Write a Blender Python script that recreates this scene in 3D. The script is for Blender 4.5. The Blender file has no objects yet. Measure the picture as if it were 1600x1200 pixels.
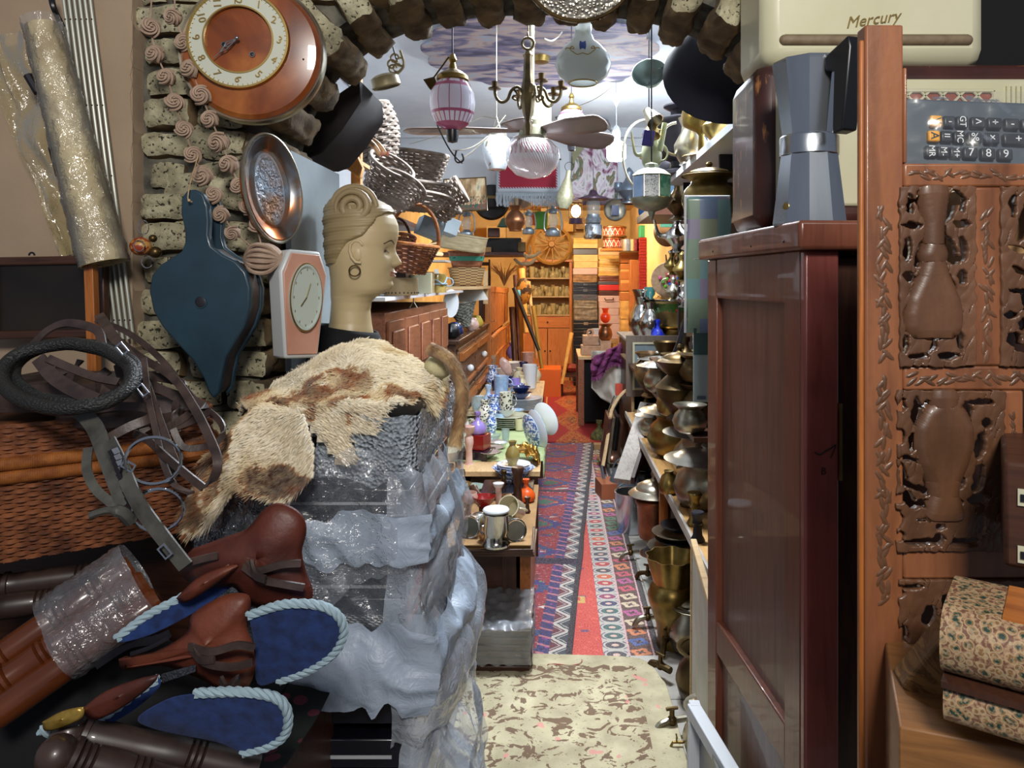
import bpy,math,random
import numpy as np
from mathutils import Vector,Matrix,noise as mn
R=math.radians;PI=math.pi;sin=math.sin;cos=math.cos
random.seed(7)
S=bpy.context.scene
C=S.collection
F=1150.0;H=1.5
def P(x,y,Y):
 return Vector(((x-870)*Y/F,Y,H+(440-y)*Y/F))
# ---------------------------------------------------------------- camera
cam=bpy.data.cameras.new('camera');camo=bpy.data.objects.new('camera',cam);C.objects.link(camo)
cam.sensor_width=36;cam.lens=36*F/1600;cam.shift_x=-70/1600;cam.shift_y=-160/1600
cam.clip_start=0.05;cam.clip_end=60
camo.location=(0,0,H);camo.rotation_euler=(R(90),0,0)
S.camera=camo
S.view_settings.view_transform='Standard';S.view_settings.look='None'
S.view_settings.gamma=1;S.view_settings.use_curve_mapping=False
S.view_settings.exposure=0.0
# ---------------------------------------------------------------- world and lights
w=bpy.data.worlds.new('world');S.world=w;w.use_nodes=True
w.node_tree.nodes['Background'].inputs[0].default_value=(0.75,0.82,1.0,1)
w.node_tree.nodes['Background'].inputs[1].default_value=0.20
def lamp(name,kind,loc,power,col,size=0.1,rot=(0,0,0),sy=None,spread=None):
 l=bpy.data.lights.new(name,kind);l.energy=power;l.color=col
 if kind=='AREA':
  l.size=size
  if sy:l.shape='RECTANGLE';l.size_y=sy
  if spread:l.spread=spread
 else:l.shadow_soft_size=size
 o=bpy.data.objects.new(name,l);o.location=loc;o.rotation_euler=rot;C.objects.link(o)
 return o
lamp('shop_ceiling_light','AREA',(0.15,-0.9,2.60),57,(1.0,0.95,0.88),0.45,(R(84),0,R(0)),0.45)
lamp('aisle_tube_light','AREA',(0.25,3.3,2.90),165,(0.86,0.93,1.0),0.9,(0,0,0),0.12)
lamp('rear_room_light','POINT',(0.1,9.0,2.38),125,(1.0,0.90,0.70),0.12)
# ---------------------------------------------------------------- colours and node maths
def rgb(h):
 h=h.lstrip('#');v=[int(h[i:i+2],16)/255 for i in(0,2,4)]
 return tuple(x/12.92 if x<=.04045 else((x+.055)/1.055)**2.4 for x in v)+(1,)
class X:
 nt=None
 def __init__(s,k):s.k=k
 @staticmethod
 def op(o,*a):
  n=X.nt.nodes.new('ShaderNodeMath');n.operation=o
  for i,v in enumerate(a):
   if isinstance(v,X):X.nt.links.new(v.k,n.inputs[i])
   else:n.inputs[i].default_value=v
  return X(n.outputs[0])
 def __add__(s,o):return X.op('ADD',s,o)
 __radd__=__add__
 def __sub__(s,o):return X.op('SUBTRACT',s,o)
 def __rsub__(s,o):return X.op('SUBTRACT',o,s)
 def __mul__(s,o):return X.op('MULTIPLY',s,o)
 __rmul__=__mul__
 def __truediv__(s,o):return X.op('DIVIDE',s,o)
 def __lt__(s,o):return X.op('LESS_THAN',s,o)
 def __gt__(s,o):return X.op('GREATER_THAN',s,o)
 def fr(s):return X.op('FRACT',s)
 def fl(s):return X.op('FLOOR',s)
 def ab(s):return X.op('ABSOLUTE',s)
 def mx(s,o):return X.op('MAXIMUM',s,o)
 def mi(s,o):return X.op('MINIMUM',s,o)
 def sn(s):return X.op('SINE',s)
 def sq(s):return X.op('SQRT',s)
def at2(a,b):return X.op('ARCTAN2',a,b)
class Mat:
 """one procedural material; col may be a hex, a socket, or a function of the Mat"""
 def __init__(s,name):
  m=bpy.data.materials.new(name);m.use_nodes=True;s.m=m;s.nt=m.node_tree;X.nt=s.nt
  s.b=s.nt.nodes['Principled BSDF'];s.out=s.nt.nodes['Material Output']
  s.tc=s.nt.nodes.new('ShaderNodeTexCoord');s._xyz=None
 def N(s,t,**kw):
  n=s.nt.nodes.new(t)
  for k,v in kw.items():setattr(n,k,v)
  return n
 def L(s,a,b):s.nt.links.new(a.k if isinstance(a,X)else a,b)
 def xyz(s,kind='Object'):
  n=s.N('ShaderNodeSeparateXYZ');s.L(s.tc.outputs[kind],n.inputs[0]);return[X(o)for o in n.outputs]
 def co(s,sc=(1,1,1),rot=(0,0,0),kind='Object'):
  n=s.N('ShaderNodeMapping');s.L(s.tc.outputs[kind],n.inputs[0])
  n.inputs['Scale'].default_value=sc;n.inputs['Rotation'].default_value=rot;return n.outputs[0]
 def noise(s,scale,detail=4,st=(1,1,1),rough=.55,dist=0,kind='Object'):
  n=s.N('ShaderNodeTexNoise');n.inputs['Scale'].default_value=scale;n.inputs['Detail'].default_value=detail
  n.inputs['Roughness'].default_value=rough;n.inputs['Distortion'].default_value=dist
  s.L(s.co(st,kind=kind),n.inputs['Vector']);return X(n.outputs[0])
 def voro(s,scale,feature='F1',st=(1,1,1),out=0):
  n=s.N('ShaderNodeTexVoronoi',feature=feature);n.inputs['Scale'].default_value=scale
  s.L(s.co(st),n.inputs['Vector']);return X(n.outputs[out])
 def ramp(s,fac,stops,interp='LINEAR'):
  n=s.N('ShaderNodeValToRGB');n.color_ramp.interpolation=interp;e=n.color_ramp.elements
  while len(e)<len(stops):e.new(1)
  for i,(p,c)in enumerate(stops):e[i].position=p;e[i].color=rgb(c)if isinstance(c,str)else c
  s.L(fac,n.inputs[0]);return n.outputs[0]
 def mix(s,fac,a,b,mode='MIX'):
  n=s.N('ShaderNodeMix',data_type='RGBA',blend_type=mode)
  for v,i in((fac,0),(a,6),(b,7)):
   if isinstance(v,str):n.inputs[i].default_value=rgb(v)
   elif isinstance(v,(int,float)):n.inputs[i].default_value=v
   elif isinstance(v,tuple):n.inputs[i].default_value=v
   else:s.L(v,n.inputs[i])
  return n.outputs[2]
 def bump(s,h,strength=.4,dist=.01):
  n=s.N('ShaderNodeBump');n.inputs['Strength'].default_value=strength;n.inputs['Distance'].default_value=dist
  s.L(h,n.inputs['Height'])
  for l in list(s.b.inputs['Normal'].links):s.L(l.from_socket,n.inputs['Normal'])
  s.L(n.outputs[0],s.b.inputs['Normal'])
 def set(s,**kw):
  for k,v in kw.items():
   k={'rough':'Roughness','metal':'Metallic','trans':'Transmission Weight','ior':'IOR','alpha':'Alpha','coat':'Coat Weight','spec':'Specular IOR Level','emit':'Emission Color','es':'Emission Strength','col':'Base Color','sheen':'Sheen Weight'}[k]
   i=s.b.inputs[k]
   if isinstance(v,str):i.default_value=rgb(v)
   elif isinstance(v,(int,float,tuple)):i.default_value=v
   else:s.L(v,i)
  return s
def M_(name,col,rough=.6,metal=0,col2=None,scale=9,st=(1,1,1),bump=0,bscale=None,lo=.35,hi=.65,det=5,dist=0,**kw):
 m=Mat(name);m.set(rough=rough,metal=metal,**kw)
 if col2:
  f=m.noise(scale,det,st,dist=dist);m.set(col=m.ramp(f,[(lo,col),(hi,col2)]))
 else:m.set(col=col)
 if bump:m.bump(m.noise(bscale or scale*3,5,st),bump,.004)
 return m.m
def wood(name,a,b,axis=2,rough=.45,scale=14,coat=0,bump=.15):
 st=[3.2,3.2,3.2];st[axis]=.28
 m=Mat(name);f=m.noise(scale,6,tuple(st),.62,.35);g=m.noise(3.1,3)
 c=m.ramp(f,[(.3,a),(.52,b),(.7,a)])
 c=m.mix(m.ramp(g,[(.35,(0.0,0,0,1)),(.7,(1,1,1,1))]),c,m.mix(.35,c,a))
 m.set(col=c,rough=rough,coat=coat);m.bump(f,bump,.003)
 return m.m
# ---------------------------------------------------------------- mesh building
def TR(loc=(0,0,0),rot=(0,0,0),sc=(1,1,1)):
 if isinstance(sc,(int,float)):sc=(sc,)*3
 from mathutils import Euler
 return Matrix.Translation(loc)@Euler(rot).to_matrix().to_4x4()@Matrix.Diagonal((*sc,1))
I4=Matrix.Identity(4)
class MB:
 def __init__(s):s.v=[];s.f=[];s.m=[]
 def add(s,vs,fs,M=None,mi=0):
  n=len(s.v)
  if M is not None:vs=[M@Vector(p)for p in vs]
  s.v.extend([tuple(p)for p in vs])
  s.f.extend([tuple(i+n for i in f)for f in fs])
  s.m.extend([mi]*len(fs));return s
 def box(s,a,b,M=None,mi=0):
  (x0,y0,z0),(x1,y1,z1)=a,b
  v=[(x0,y0,z0),(x1,y0,z0),(x1,y1,z0),(x0,y1,z0),(x0,y0,z1),(x1,y0,z1),(x1,y1,z1),(x0,y1,z1)]
  return s.add(v,[(0,3,2,1),(4,5,6,7),(0,1,5,4),(1,2,6,5),(2,3,7,6),(3,0,4,7)],M,mi)
 def cb(s,c,d,M=None,mi=0):
  return s.box([c[i]-d[i]/2 for i in range(3)],[c[i]+d[i]/2 for i in range(3)],M,mi)
 def lathe(s,prof,n=24,M=None,mi=0,a0=0,a1=2*PI,flute=None):
  vs=[];fs=[];full=abs(a1-a0-2*PI)<1e-6;k=n if full else n+1
  for(r,z)in prof:
   for j in range(k):
    a=a0+(a1-a0)*j/n;rr=r*(flute(a,z)if flute else 1)
    vs.append((rr*cos(a),rr*sin(a),z))
  for i in range(len(prof)-1):
   for j in range(n):
    j2=(j+1)%k
    fs.append((i*k+j,i*k+j2,(i+1)*k+j2,(i+1)*k+j))
  return s.add(vs,fs,M,mi)
 def tube(s,pts,r=.01,n=8,closed=False,M=None,mi=0,flat=None,cap=True):
  pts=[Vector(p)for p in pts];m=len(pts)
  if not isinstance(r,(list,tuple)):r=[r]*m
  vs=[];fs=[];up=Vector((0,0,1));prev=None
  for i,p in enumerate(pts):
   if closed:t=pts[(i+1)%m]-pts[i-1]
   else:t=pts[min(i+1,m-1)]-pts[max(i-1,0)]
   if t.length<1e-9:t=Vector((0,0,1))
   t.normalize()
   if prev is None:
    u=up if abs(t.z)<.9 else Vector((1,0,0));u=(u-t*u.dot(t)).normalized()
   else:u=(prev-t*prev.dot(t));u=u.normalized()if u.length>1e-6 else prev
   prev=u;v=t.cross(u)
   for j in range(n):
    a=2*PI*j/n+(PI/n if flat else 0)
    e=(u*cos(a)*(flat or 1)+v*sin(a))*r[i]
    vs.append(p+e)
  seg=m if closed else m-1
  for i in range(seg):
   for j in range(n):
    a,b=i*n+j,i*n+(j+1)%n;c,d=((i+1)%m)*n+(j+1)%n,((i+1)%m)*n+j
    fs.append((a,b,c,d))
  if not closed and cap:fs.append(tuple(range(n))[::-1]);fs.append(tuple(range((m-1)*n,m*n)))
  return s.add(vs,fs,M,mi)
 def rod(s,a,b,r=.01,n=8,M=None,mi=0,r2=None):return s.tube([a,b],[r,r if r2 is None else r2],n,M=M,mi=mi)
 def ribbon(s,pts,wd,th=.003,M=None,mi=0,side=None):
  pts=[Vector(p)for p in pts];m=len(pts);vs=[];fs=[]
  for i,p in enumerate(pts):
   t=(pts[min(i+1,m-1)]-pts[max(i-1,0)]).normalized()
   w_=Vector(side[i]if isinstance(side,list)else(side or(0,0,1)));w_=(w_-t*w_.dot(t)).normalized();n_=t.cross(w_)
   for a,b in((-1,-1),(1,-1),(1,1),(-1,1)):vs.append(p+w_*a*wd/2+n_*b*th/2)
  for i in range(m-1):
   for j in range(4):fs.append((i*4+j,i*4+(j+1)%4,(i+1)*4+(j+1)%4,(i+1)*4+j))
  fs+=[(3,2,1,0),((m-1)*4,(m-1)*4+1,(m-1)*4+2,(m-1)*4+3)]
  return s.add(vs,fs,M,mi)
 def ball(s,c,r,n=14,M=None,mi=0,f=None):
  if isinstance(r,(int,float)):r=(r,)*3
  vs=[];fs=[];h=max(n//2,3)
  for i in range(h+1):
   t=PI*i/h
   for j in range(n):
    a=2*PI*j/n;d=Vector((sin(t)*cos(a),sin(t)*sin(a),cos(t)));k=f(d)if f else 1
    vs.append((c[0]+r[0]*d.x*k,c[1]+r[1]*d.y*k,c[2]+r[2]*d.z*k))
  for i in range(h):
   for j in range(n):fs.append((i*n+j,(i+1)*n+j,(i+1)*n+(j+1)%n,i*n+(j+1)%n))
  return s.add(vs,fs,M,mi)
 def torus(s,c,R_,r,n=24,k=8,M=None,axis=2,mi=0,ry=None):
  pts=[]
  for i in range(n):
   a=2*PI*i/n;q=[R_*cos(a),(ry or R_)*sin(a)]
   q={2:(q[0],q[1],0),1:(q[0],0,q[1]),0:(0,q[0],q[1])}[axis]
   pts.append((c[0]+q[0],c[1]+q[1],c[2]+q[2]))
  return s.tube(pts,r,k,True,M,mi)
 def prism(s,poly,t0,t1,M=None,axis=1,mi=0,inset=0):
  def pt(p,t):return{1:(p[0],t,p[1]),2:(p[0],p[1],t),0:(t,p[0],p[1])}[axis]
  n=len(poly);v=[pt(p,t0)for p in poly]+[pt(p,t1)for p in poly]
  f=[tuple(range(n)),tuple(range(n,2*n))[::-1]]+[(i,i+n,(i+1)%n+n,(i+1)%n)for i in range(n)]
  return s.add(v,f,M,mi)
 def grid(s,nu,nv,fn,M=None,mi=0,cu=False,cv=False):
  vs=[fn(i/nu,j/nv)for i in range(nu+(0 if cu else 1))for j in range(nv+(0 if cv else 1))]
  ku=nu if cu else nu+1;kv=nv if cv else nv+1;fs=[]
  for i in range(nu):
   for j in range(nv):
    i2=(i+1)%ku;j2=(j+1)%kv
    fs.append((i*kv+j,i2*kv+j,i2*kv+j2,i*kv+j2))
  return s.add(vs,fs,M,mi)
 def text(s,st,size,M=None,depth=.0005,mi=0,shear=0):
  c=bpy.data.curves.new('t','FONT');c.body=st;c.size=size;c.align_x='CENTER';c.align_y='CENTER';c.extrude=depth;c.resolution_u=3;c.shear=shear
  o=bpy.data.objects.new('t',c);C.objects.link(o)
  me=o.to_mesh();s.add([tuple(v.co)for v in me.vertices],[tuple(p.vertices)for p in me.polygons],M,mi)
  o.to_mesh_clear();bpy.data.objects.remove(o);bpy.data.curves.remove(c);return s
 def obj(s,name,mat,parent=None,loc=(0,0,0),rot=(0,0,0),smooth=42,bevel=0,sub=0,solid=0,remesh=0,sc=None):
  me=bpy.data.meshes.new(name);me.from_pydata(s.v,[],s.f)
  for mm in(mat if isinstance(mat,(list,tuple))else[mat]):me.materials.append(mm)
  if any(s.m):me.polygons.foreach_set('material_index',s.m)
  me.validate(clean_customdata=False)
  import bmesh
  b=bmesh.new();b.from_mesh(me);bmesh.ops.recalc_face_normals(b,faces=b.faces);b.to_mesh(me);b.free()
  if smooth:me.shade_smooth();me.set_sharp_from_angle(angle=R(smooth))
  else:me.shade_flat()
  o=bpy.data.objects.new(name,me);C.objects.link(o);o.location=loc;o.rotation_euler=rot
  if sc:o.scale=(sc,)*3 if isinstance(sc,(int,float))else sc
  if parent:o.parent=parent
  if remesh:
   d=o.modifiers.new('remesh','REMESH');d.mode='VOXEL';d.voxel_size=remesh;d.use_smooth_shade=True
   d=o.modifiers.new('smooth','SMOOTH');d.iterations=4
  if solid:d=o.modifiers.new('solid','SOLIDIFY');d.thickness=solid
  if bevel:d=o.modifiers.new('bevel','BEVEL');d.width=bevel;d.segments=2;d.limit_method='ANGLE';d.angle_limit=R(40)
  if sub:d=o.modifiers.new('sub','SUBSURF');d.levels=sub;d.render_levels=sub
  return o
def tag(o,label,cat,group=None,kind=None):
 o['label']=label;o['category']=cat
 if group:o['group']=group
 if kind:o['kind']=kind
 return o
def thing(name,label,cat,loc=(0,0,0),rot=(0,0,0),group=None,sc=1):
 o=bpy.data.objects.new(name,None);C.objects.link(o);o.empty_display_size=.05
 o.location=loc;o.rotation_euler=rot if isinstance(rot,(tuple,list))else(0,0,rot);o.scale=(sc,)*3 if isinstance(sc,(int,float))else sc
 return tag(o,label,cat,group)
def structure(o):o['kind']='structure';return o
def dup(root,loc,label=None,rot=None,sc=None,group=None,mats=None):
 def cp(o,par):
  c=o.copy();C.objects.link(c);c.parent=par
  for ch in kids.get(o.name,[]):cp(ch,c)
  return c
 kids={}
 for o in[root]+list(root.children_recursive):
  for ch in o.children:kids.setdefault(o.name,[]).append(ch)
 c=cp(root,None);c.location=loc
 if rot is not None:c.rotation_euler=rot if isinstance(rot,(tuple,list))else(0,0,rot)
 if sc is not None:c.scale=(sc,)*3 if isinstance(sc,(int,float))else sc
 if label:c['label']=label
 if group:c['group']=group
 return c
def nz(p,s=1.0,seed=0):return mn.noise(Vector(p)*s+Vector((seed*7.1,seed*3.3,seed*1.7)))
def arc(c,r,a0,a1,n=12,plane='xz',ry=None):
 o=[]
 for i in range(n+1):
  a=a0+(a1-a0)*i/n;u,v=r*cos(a),(ry or r)*sin(a)
  o.append({'xz':(c[0]+u,c[1],c[2]+v),'xy':(c[0]+u,c[1]+v,c[2]),'yz':(c[0],c[1]+u,c[2]+v)}[plane])
 return o
def spline(pts,k=6):
 pts=[Vector(p)for p in pts];out=[]
 for i in range(len(pts)-1):
  a=pts[max(i-1,0)];b=pts[i];c=pts[i+1];d=pts[min(i+2,len(pts)-1)]
  for j in range(k):
   t=j/k;out.append(.5*((2*b)+(c-a)*t+(2*a-5*b+4*c-d)*t*t+(3*b-a-3*c+d)*t**3))
 out.append(pts[-1]);return out
# = MATERIALS
brickpale=Mat('brick_pale')
_f=brickpale.noise(22,6);_g=brickpale.noise(120,3);_p=brickpale.voro(60)
_c=brickpale.ramp(_f,[(.3,'#66624e'),(.5,'#989176'),(.7,'#bbb598')])
_c=brickpale.mix(brickpale.ramp(_g,[(.36,(1,1,1,1)),(.42,(0,0,0,1))]),_c,'#2c2a20')
brickpale.set(col=_c,rough=.95);brickpale.bump(_g,.6,.006);brickpale.bump(_f,.5,.01)
brickpale=brickpale.m
brickdark=M_('brick_brown','#4a3b2a',.95,0,'#7d6848',16,bump=.7,bscale=60)
mortar=M_('mortar','#3a3934',.98,0,'#6b685c',20,bump=.8,bscale=70)
plaster=Mat('plaster_beige');_f=plaster.noise(3,5);plaster.set(col=plaster.ramp(_f,[(.3,'#96826c'),(.7,'#a8937c')]),rough=.9);plaster.bump(plaster.noise(14,5),.25,.01);plaster=plaster.m
whitewall=Mat('white_plaster');whitewall.set(col=whitewall.ramp(whitewall.noise(2.2,5),[(.3,'#c9ced6'),(.7,'#dde0e4')]),rough=.9);whitewall.bump(whitewall.noise(9,4),.15,.01);whitewall=whitewall.m
yellowwall=M_('ochre_wall','#cfa663',.9,0,'#e4c080',3,bump=.2)
concrete=Mat('concrete_floor');_x,_y,_z=concrete.xyz()
_t=((_x/.33).fr()<.015).mx((_y/.33).fr()<.015);_c=concrete.ramp(concrete.noise(12,6),[(.3,'#8a847c'),(.7,'#a39d94')])
concrete.set(col=concrete.mix(_t,_c,'#45403a'),rough=.8);concrete.bump(concrete.noise(40,5),.3,.004);concrete=concrete.m
brass=M_('aged_brass','#6e5a30',.34,.9,'#a88f52',7,bump=.08,bscale=30)
brasslight=M_('polished_brass','#a58a4c',.28,.95,'#cbb27a',6)
pewter=M_('tarnished_tin','#8a8474',.3,.92,'#c8c0ac',6,bump=.06,bscale=40)
silver=M_('silver_plate','#a7a6a2',.16,1,'#d5d4d0',8)
copper=M_('old_copper','#6e4630',.35,.9,'#a5714f',6,bump=.08)
bronze=M_('dark_bronze','#453722',.4,.85,'#6b5634',8,bump=.1)
iron=M_('dark_iron','#25242a',.5,.7,'#3c3a40',10)
steel=M_('brushed_aluminium','#b9c0c8',.24,1,'#d4dae0',4,(8,8,.4),lo=.2,hi=.8)
chrome=M_('chrome','#c9ced4',.12,1)
black=M_('black_plastic','#111217',.35,0)
blackcloth=M_('black_cloth','#0c0c10',.95,0)
darkwood=wood('dark_walnut','#2a1712','#4a2c1e',2,.4)
darkwoodx=wood('dark_walnut_x','#2a1712','#4a2c1e',0,.4)
redwood=wood('red_stained_wood','#5c3222','#7c4632',2,.38,10,.3)
redpanel=wood('worn_brown_panel','#5c3a2e','#7a5344',2,.42,10,.2)
orangewood=wood('honey_wood','#7c431c','#b06a30',2,.4)
orangewoodx=wood('honey_wood_x','#7c431c','#b06a30',0,.4)
orangewoody=wood('honey_wood_y','#7c431c','#b06a30',1,.4)
pine=wood('orange_pine','#b85e28','#d98a48',2,.45)
palewood=wood('pale_wood','#b08d60','#d3b487',1,.6)
palewoodx=wood('pale_wood_x','#b08d60','#d3b487',0,.6)
greywood=wood('grey_weathered_wood','#8a8078','#b0a8a0',1,.8)
cardboard=M_('cardboard','#8f6d48',.85,0,'#a88458',12,bump=.1)
paperwhite=M_('white_paper','#c8c6c0',.8,0,'#dedcd6',8)
porcelain=M_('white_porcelain','#d9dde2',.15,0,coat=.5)
cream=M_('cream_porcelain','#d8cfae',.2,0,coat=.4)
bluechina=M_('light_blue_china','#8fb0d6',.18,0,'#bcd0e6',30,coat=.4)
delft=Mat('blue_and_white_china');delft.set(col=delft.ramp(delft.noise(70,3),[(.46,'#dfe5ee'),(.53,'#3f62a8')]),rough=.15,coat=.5);delft=delft.m
cobalt=M_('cobalt_glass','#1c34c8',.08,0,coat=1)
lilac=M_('lilac_glass','#9a86cf',.12,0,coat=.6)
rose=M_('rose_porcelain','#c9a195',.25,0,'#dbbcb0',30,coat=.3)
redlac=M_('red_lacquer','#8f1c1c',.22,0,coat=.6)
orangep=M_('orange_enamel','#d8571c',.3,0)
whiteplastic=M_('white_plastic','#cfd4da',.4,0)
greyblue=M_('grey_blue_board','#7f8c94',.7,0,'#95a1a8',3)
glass=Mat('clear_glass');glass.set(col='#f4f8f8',rough=.03,trans=1.0,ior=1.45,alpha=1);glass=glass.m
ropem=Mat('pale_rope');_x,_y,_z=ropem.xyz();ropem.set(col='#93a9b4',rough=.9);ropem=ropem.m
def plastic(name,tint='#dfe6ee',dens=.35,bs=28,rough=.12,bk=1):
 """thin film: mostly see-through, glossy, with a little milky scatter where it is creased"""
 m=Mat(name);n1=m.voro(bs*.9,'SMOOTH_F1',(1,1,.6));n2=m.noise(bs*2.5,3,dist=1.5)
 m.set(col=tint,rough=rough+.1,spec=.8);m.bump((n2-.5).ab(),.6*bk,.008*bk);m.bump(n1,.9*bk,.012*bk)
 nrm=m.b.inputs['Normal'].links[0].from_socket
 t=m.N('ShaderNodeBsdfTransparent');g=m.N('ShaderNodeBsdfGlossy');g.inputs['Roughness'].default_value=rough;m.L(nrm,g.inputs['Normal'])
 fr=m.N('ShaderNodeLayerWeight');fr.inputs[0].default_value=.3;m.L(nrm,fr.inputs['Normal'])
 a=m.N('ShaderNodeMixShader');m.L((X(fr.outputs['Fresnel'])*.8+.07).mi(1.0),a.inputs[0]);m.L(t.outputs[0],a.inputs[1]);m.L(g.outputs[0],a.inputs[2])
 k=(m.noise(bs*.3,4,dist=1.2)-.5)*2.4*dens+dens
 b=m.N('ShaderNodeMixShader');m.L(k.mi(.95).mx(.02),b.inputs[0]);m.L(a.outputs[0],b.inputs[1]);m.L(m.b.outputs[0],b.inputs[2])
 m.L(b.outputs[0],m.out.inputs[0]);return m.m
wrapclear=plastic('clear_plastic_wrap','#b9c4d2',.13)
wrapmilky=plastic('milky_plastic_bag','#c3cfde',.42,14,.12)
wraplight=plastic('light_plastic_film','#c9d2dc',.10,24)
bubble=Mat('bubble_wrap');_v=bubble.voro(150);bubble.set(col='#aeb9c4',rough=.15,coat=.8);bubble.bump(_v,1.0,.01)
_t=bubble.N('ShaderNodeBsdfTransparent');_m=bubble.N('ShaderNodeMixShader');bubble.L((bubble.noise(12,3)*.8+.35).mi(1),_m.inputs[0]);bubble.L(_t.outputs[0],_m.inputs[1]);bubble.L(bubble.b.outputs[0],_m.inputs[2]);bubble.L(_m.outputs[0],bubble.out.inputs[0]);bubble=bubble.m
def tinted_glass(name,tint,dens=.5,rough=.08):
 m=Mat(name);m.set(col=tint,rough=rough,coat=1,spec=.9)
 t=m.N('ShaderNodeBsdfTranslucent');t.inputs[0].default_value=rgb(tint)
 tr=m.N('ShaderNodeBsdfTransparent');tr.inputs[0].default_value=rgb(tint)
 a=m.N('ShaderNodeMixShader');a.inputs[0].default_value=.5;m.L(m.b.outputs[0],a.inputs[1]);m.L(t.outputs[0],a.inputs[2])
 b=m.N('ShaderNodeMixShader');b.inputs[0].default_value=dens;m.L(tr.outputs[0],b.inputs[1]);m.L(a.outputs[0],b.inputs[2]);m.L(b.outputs[0],m.out.inputs[0]);return m.m
opal=tinted_glass('opal_glass','#dfe3e2',.9)
frost=tinted_glass('frosted_glass','#e3e3ea',.7)
thinglass=tinted_glass('thin_glass','#e6eef0',.25)
wickerdark=M_('dark_wicker','#6a5e55',.75,0,'#9c8f84',25,lo=.3,hi=.7)
wickerbrown=M_('brown_wicker','#4f2a18',.6,0,'#8a5230',30,lo=.35,hi=.65)
wickerhoney=M_('honey_wicker','#7a431d',.55,0,'#a8672f',40)
wickerpale=M_('pale_wicker','#8f7450',.7,0,'#c0a67a',50)
leatherd=M_('dark_leather','#2e2422',.45,0,'#4a3b36',25,bump=.2,bscale=90)
leatherg=M_('grey_leather','#33332f',.5,0,'#51504a',25,bump=.2,bscale=90)
leatherr=M_('brown_leather','#35140e',.5,0,'#56261a',14,bump=.2,bscale=120)
leathero=M_('tan_leather','#54261a',.5,0,'#723a26',14,bump=.2,bscale=120)
bluefelt=M_('blue_suede','#10234e',.95,0,'#1d3872',60,bump=.3,bscale=300,sheen=.05)
# = STRUCTURE
Yf,Yb=1.60,1.84
AX,AZ,AA,AH,PW=-.03,1.55,.59,.578,2.75
def archpt(t):
 a=PI*(1-t);c_,s_=cos(a),sin(a)
 return AX+AA*math.copysign(abs(c_)**(2/PW),c_),AZ+AH*abs(s_)**(2/PW)
m=MB();m.box((-2.6,-1.6,-.05),(2.6,12,0));structure(m.obj('floor',concrete))
m=MB();m.box((-1.6,Yb,2.95),(1.2,7.1,3.0));structure(m.obj('ceiling',whitewall))
m=MB();m.box((-1.6,7.1,2.62),(1.2,11.7,2.67));structure(m.obj('ceiling_rear',yellowwall))
m=MB();m.box((-1.62,Yb,0),(-1.52,7.0,3));structure(m.obj('wall_left',whitewall))
m=MB();m.box((1.15,Yb,0),(1.25,7.0,3));structure(m.obj('wall_right',whitewall))
m=MB();m.box((-1.52,7.0,2.27),(1.15,7.14,3));structure(m.obj('wall_bulkhead',whitewall))
m=MB();m.box((-1.62,7.0,0),(-1.52,11.7,2.7));m.box((1.15,7.0,0),(1.25,11.7,2.7));structure(m.obj('wall_rear_sides',yellowwall))
m=MB();m.box((-1.6,11.6,0),(1.2,11.7,2.7));structure(m.obj('wall_back',yellowwall))
m=MB();m.tube([(-1.50,Yb,2.93),(-1.50,7.0,2.93)],.012,6);m.box((-1.52,6.93,2.86),(1.15,7.0,2.95));structure(m.obj('trim_1',whitewall))
arc_pts=[archpt(i/48)for i in range(49)]
poly=[(-2.4,0),(AX-AA,0)]+arc_pts+[(AX+AA,0),(2.4,0),(2.4,3.2),(-2.4,3.2)]
arc_pts=[(x+(.03 if x>AX else-.03)*(abs(x-AX)/AA),z+.03)for x,z in arc_pts]
poly=[(-2.4,0),(AX-AA-.03,0)]+arc_pts+[(AX+AA+.03,0),(2.4,0),(2.4,3.2),(-2.4,3.2)]
m=MB();m.prism(poly,Yf+.012,Yb-.02);archwall=structure(m.obj('wall_front',mortar,smooth=20))
m=MB();m.box((-2.4,Yf-.03,0),(-.905,Yf+.03,3.2))
def edge(u,v):
 z=u*3.2;return(-.905+.012*nz((0,0,z),14)+.008*nz((0,3,z),40),Yf-.032+v*.06,z)
m.grid(160,1,edge);structure(m.obj('wall_left_plaster',plaster,smooth=20))
def rough_box(m,d,M,sub=5,amp=.004,seed=0,rnd=.12):
 d=Vector(d)/2;faces=[((1,0,0),(0,1,0),(0,0,1)),((-1,0,0),(0,0,1),(0,1,0)),((0,1,0),(0,0,1),(1,0,0)),((0,-1,0),(1,0,0),(0,0,1)),((0,0,1),(1,0,0),(0,1,0)),((0,0,-1),(0,1,0),(1,0,0))]
 for k,(n,u,v)in enumerate(faces):
  n,u,v=Vector(n),Vector(u),Vector(v)
  def fn(a,b):
   q=n+u*(2*a-1)+v*(2*b-1)
   s_=Vector([x*(1-rnd*(max(abs(q[(i+1)%3]),0)**6*.5+max(abs(q[(i+2)%3]),0)**6*.5))for i,x in enumerate(q)])
   p=Vector((s_.x*d.x,s_.y*d.y,s_.z*d.z))
   o=Vector((nz(p,22,seed),nz(p,22,seed+9),nz(p,22,seed+18)))*amp*1.7+Vector((nz(p,70,seed),nz(p,70,seed+3),nz(p,70,seed+5)))*amp
   return p+o
  m.grid(sub,sub,fn,M,mi=0 if k==3 else 1)
random.seed(3)
m=MB();sd=0
z=.4;row=0
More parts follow.
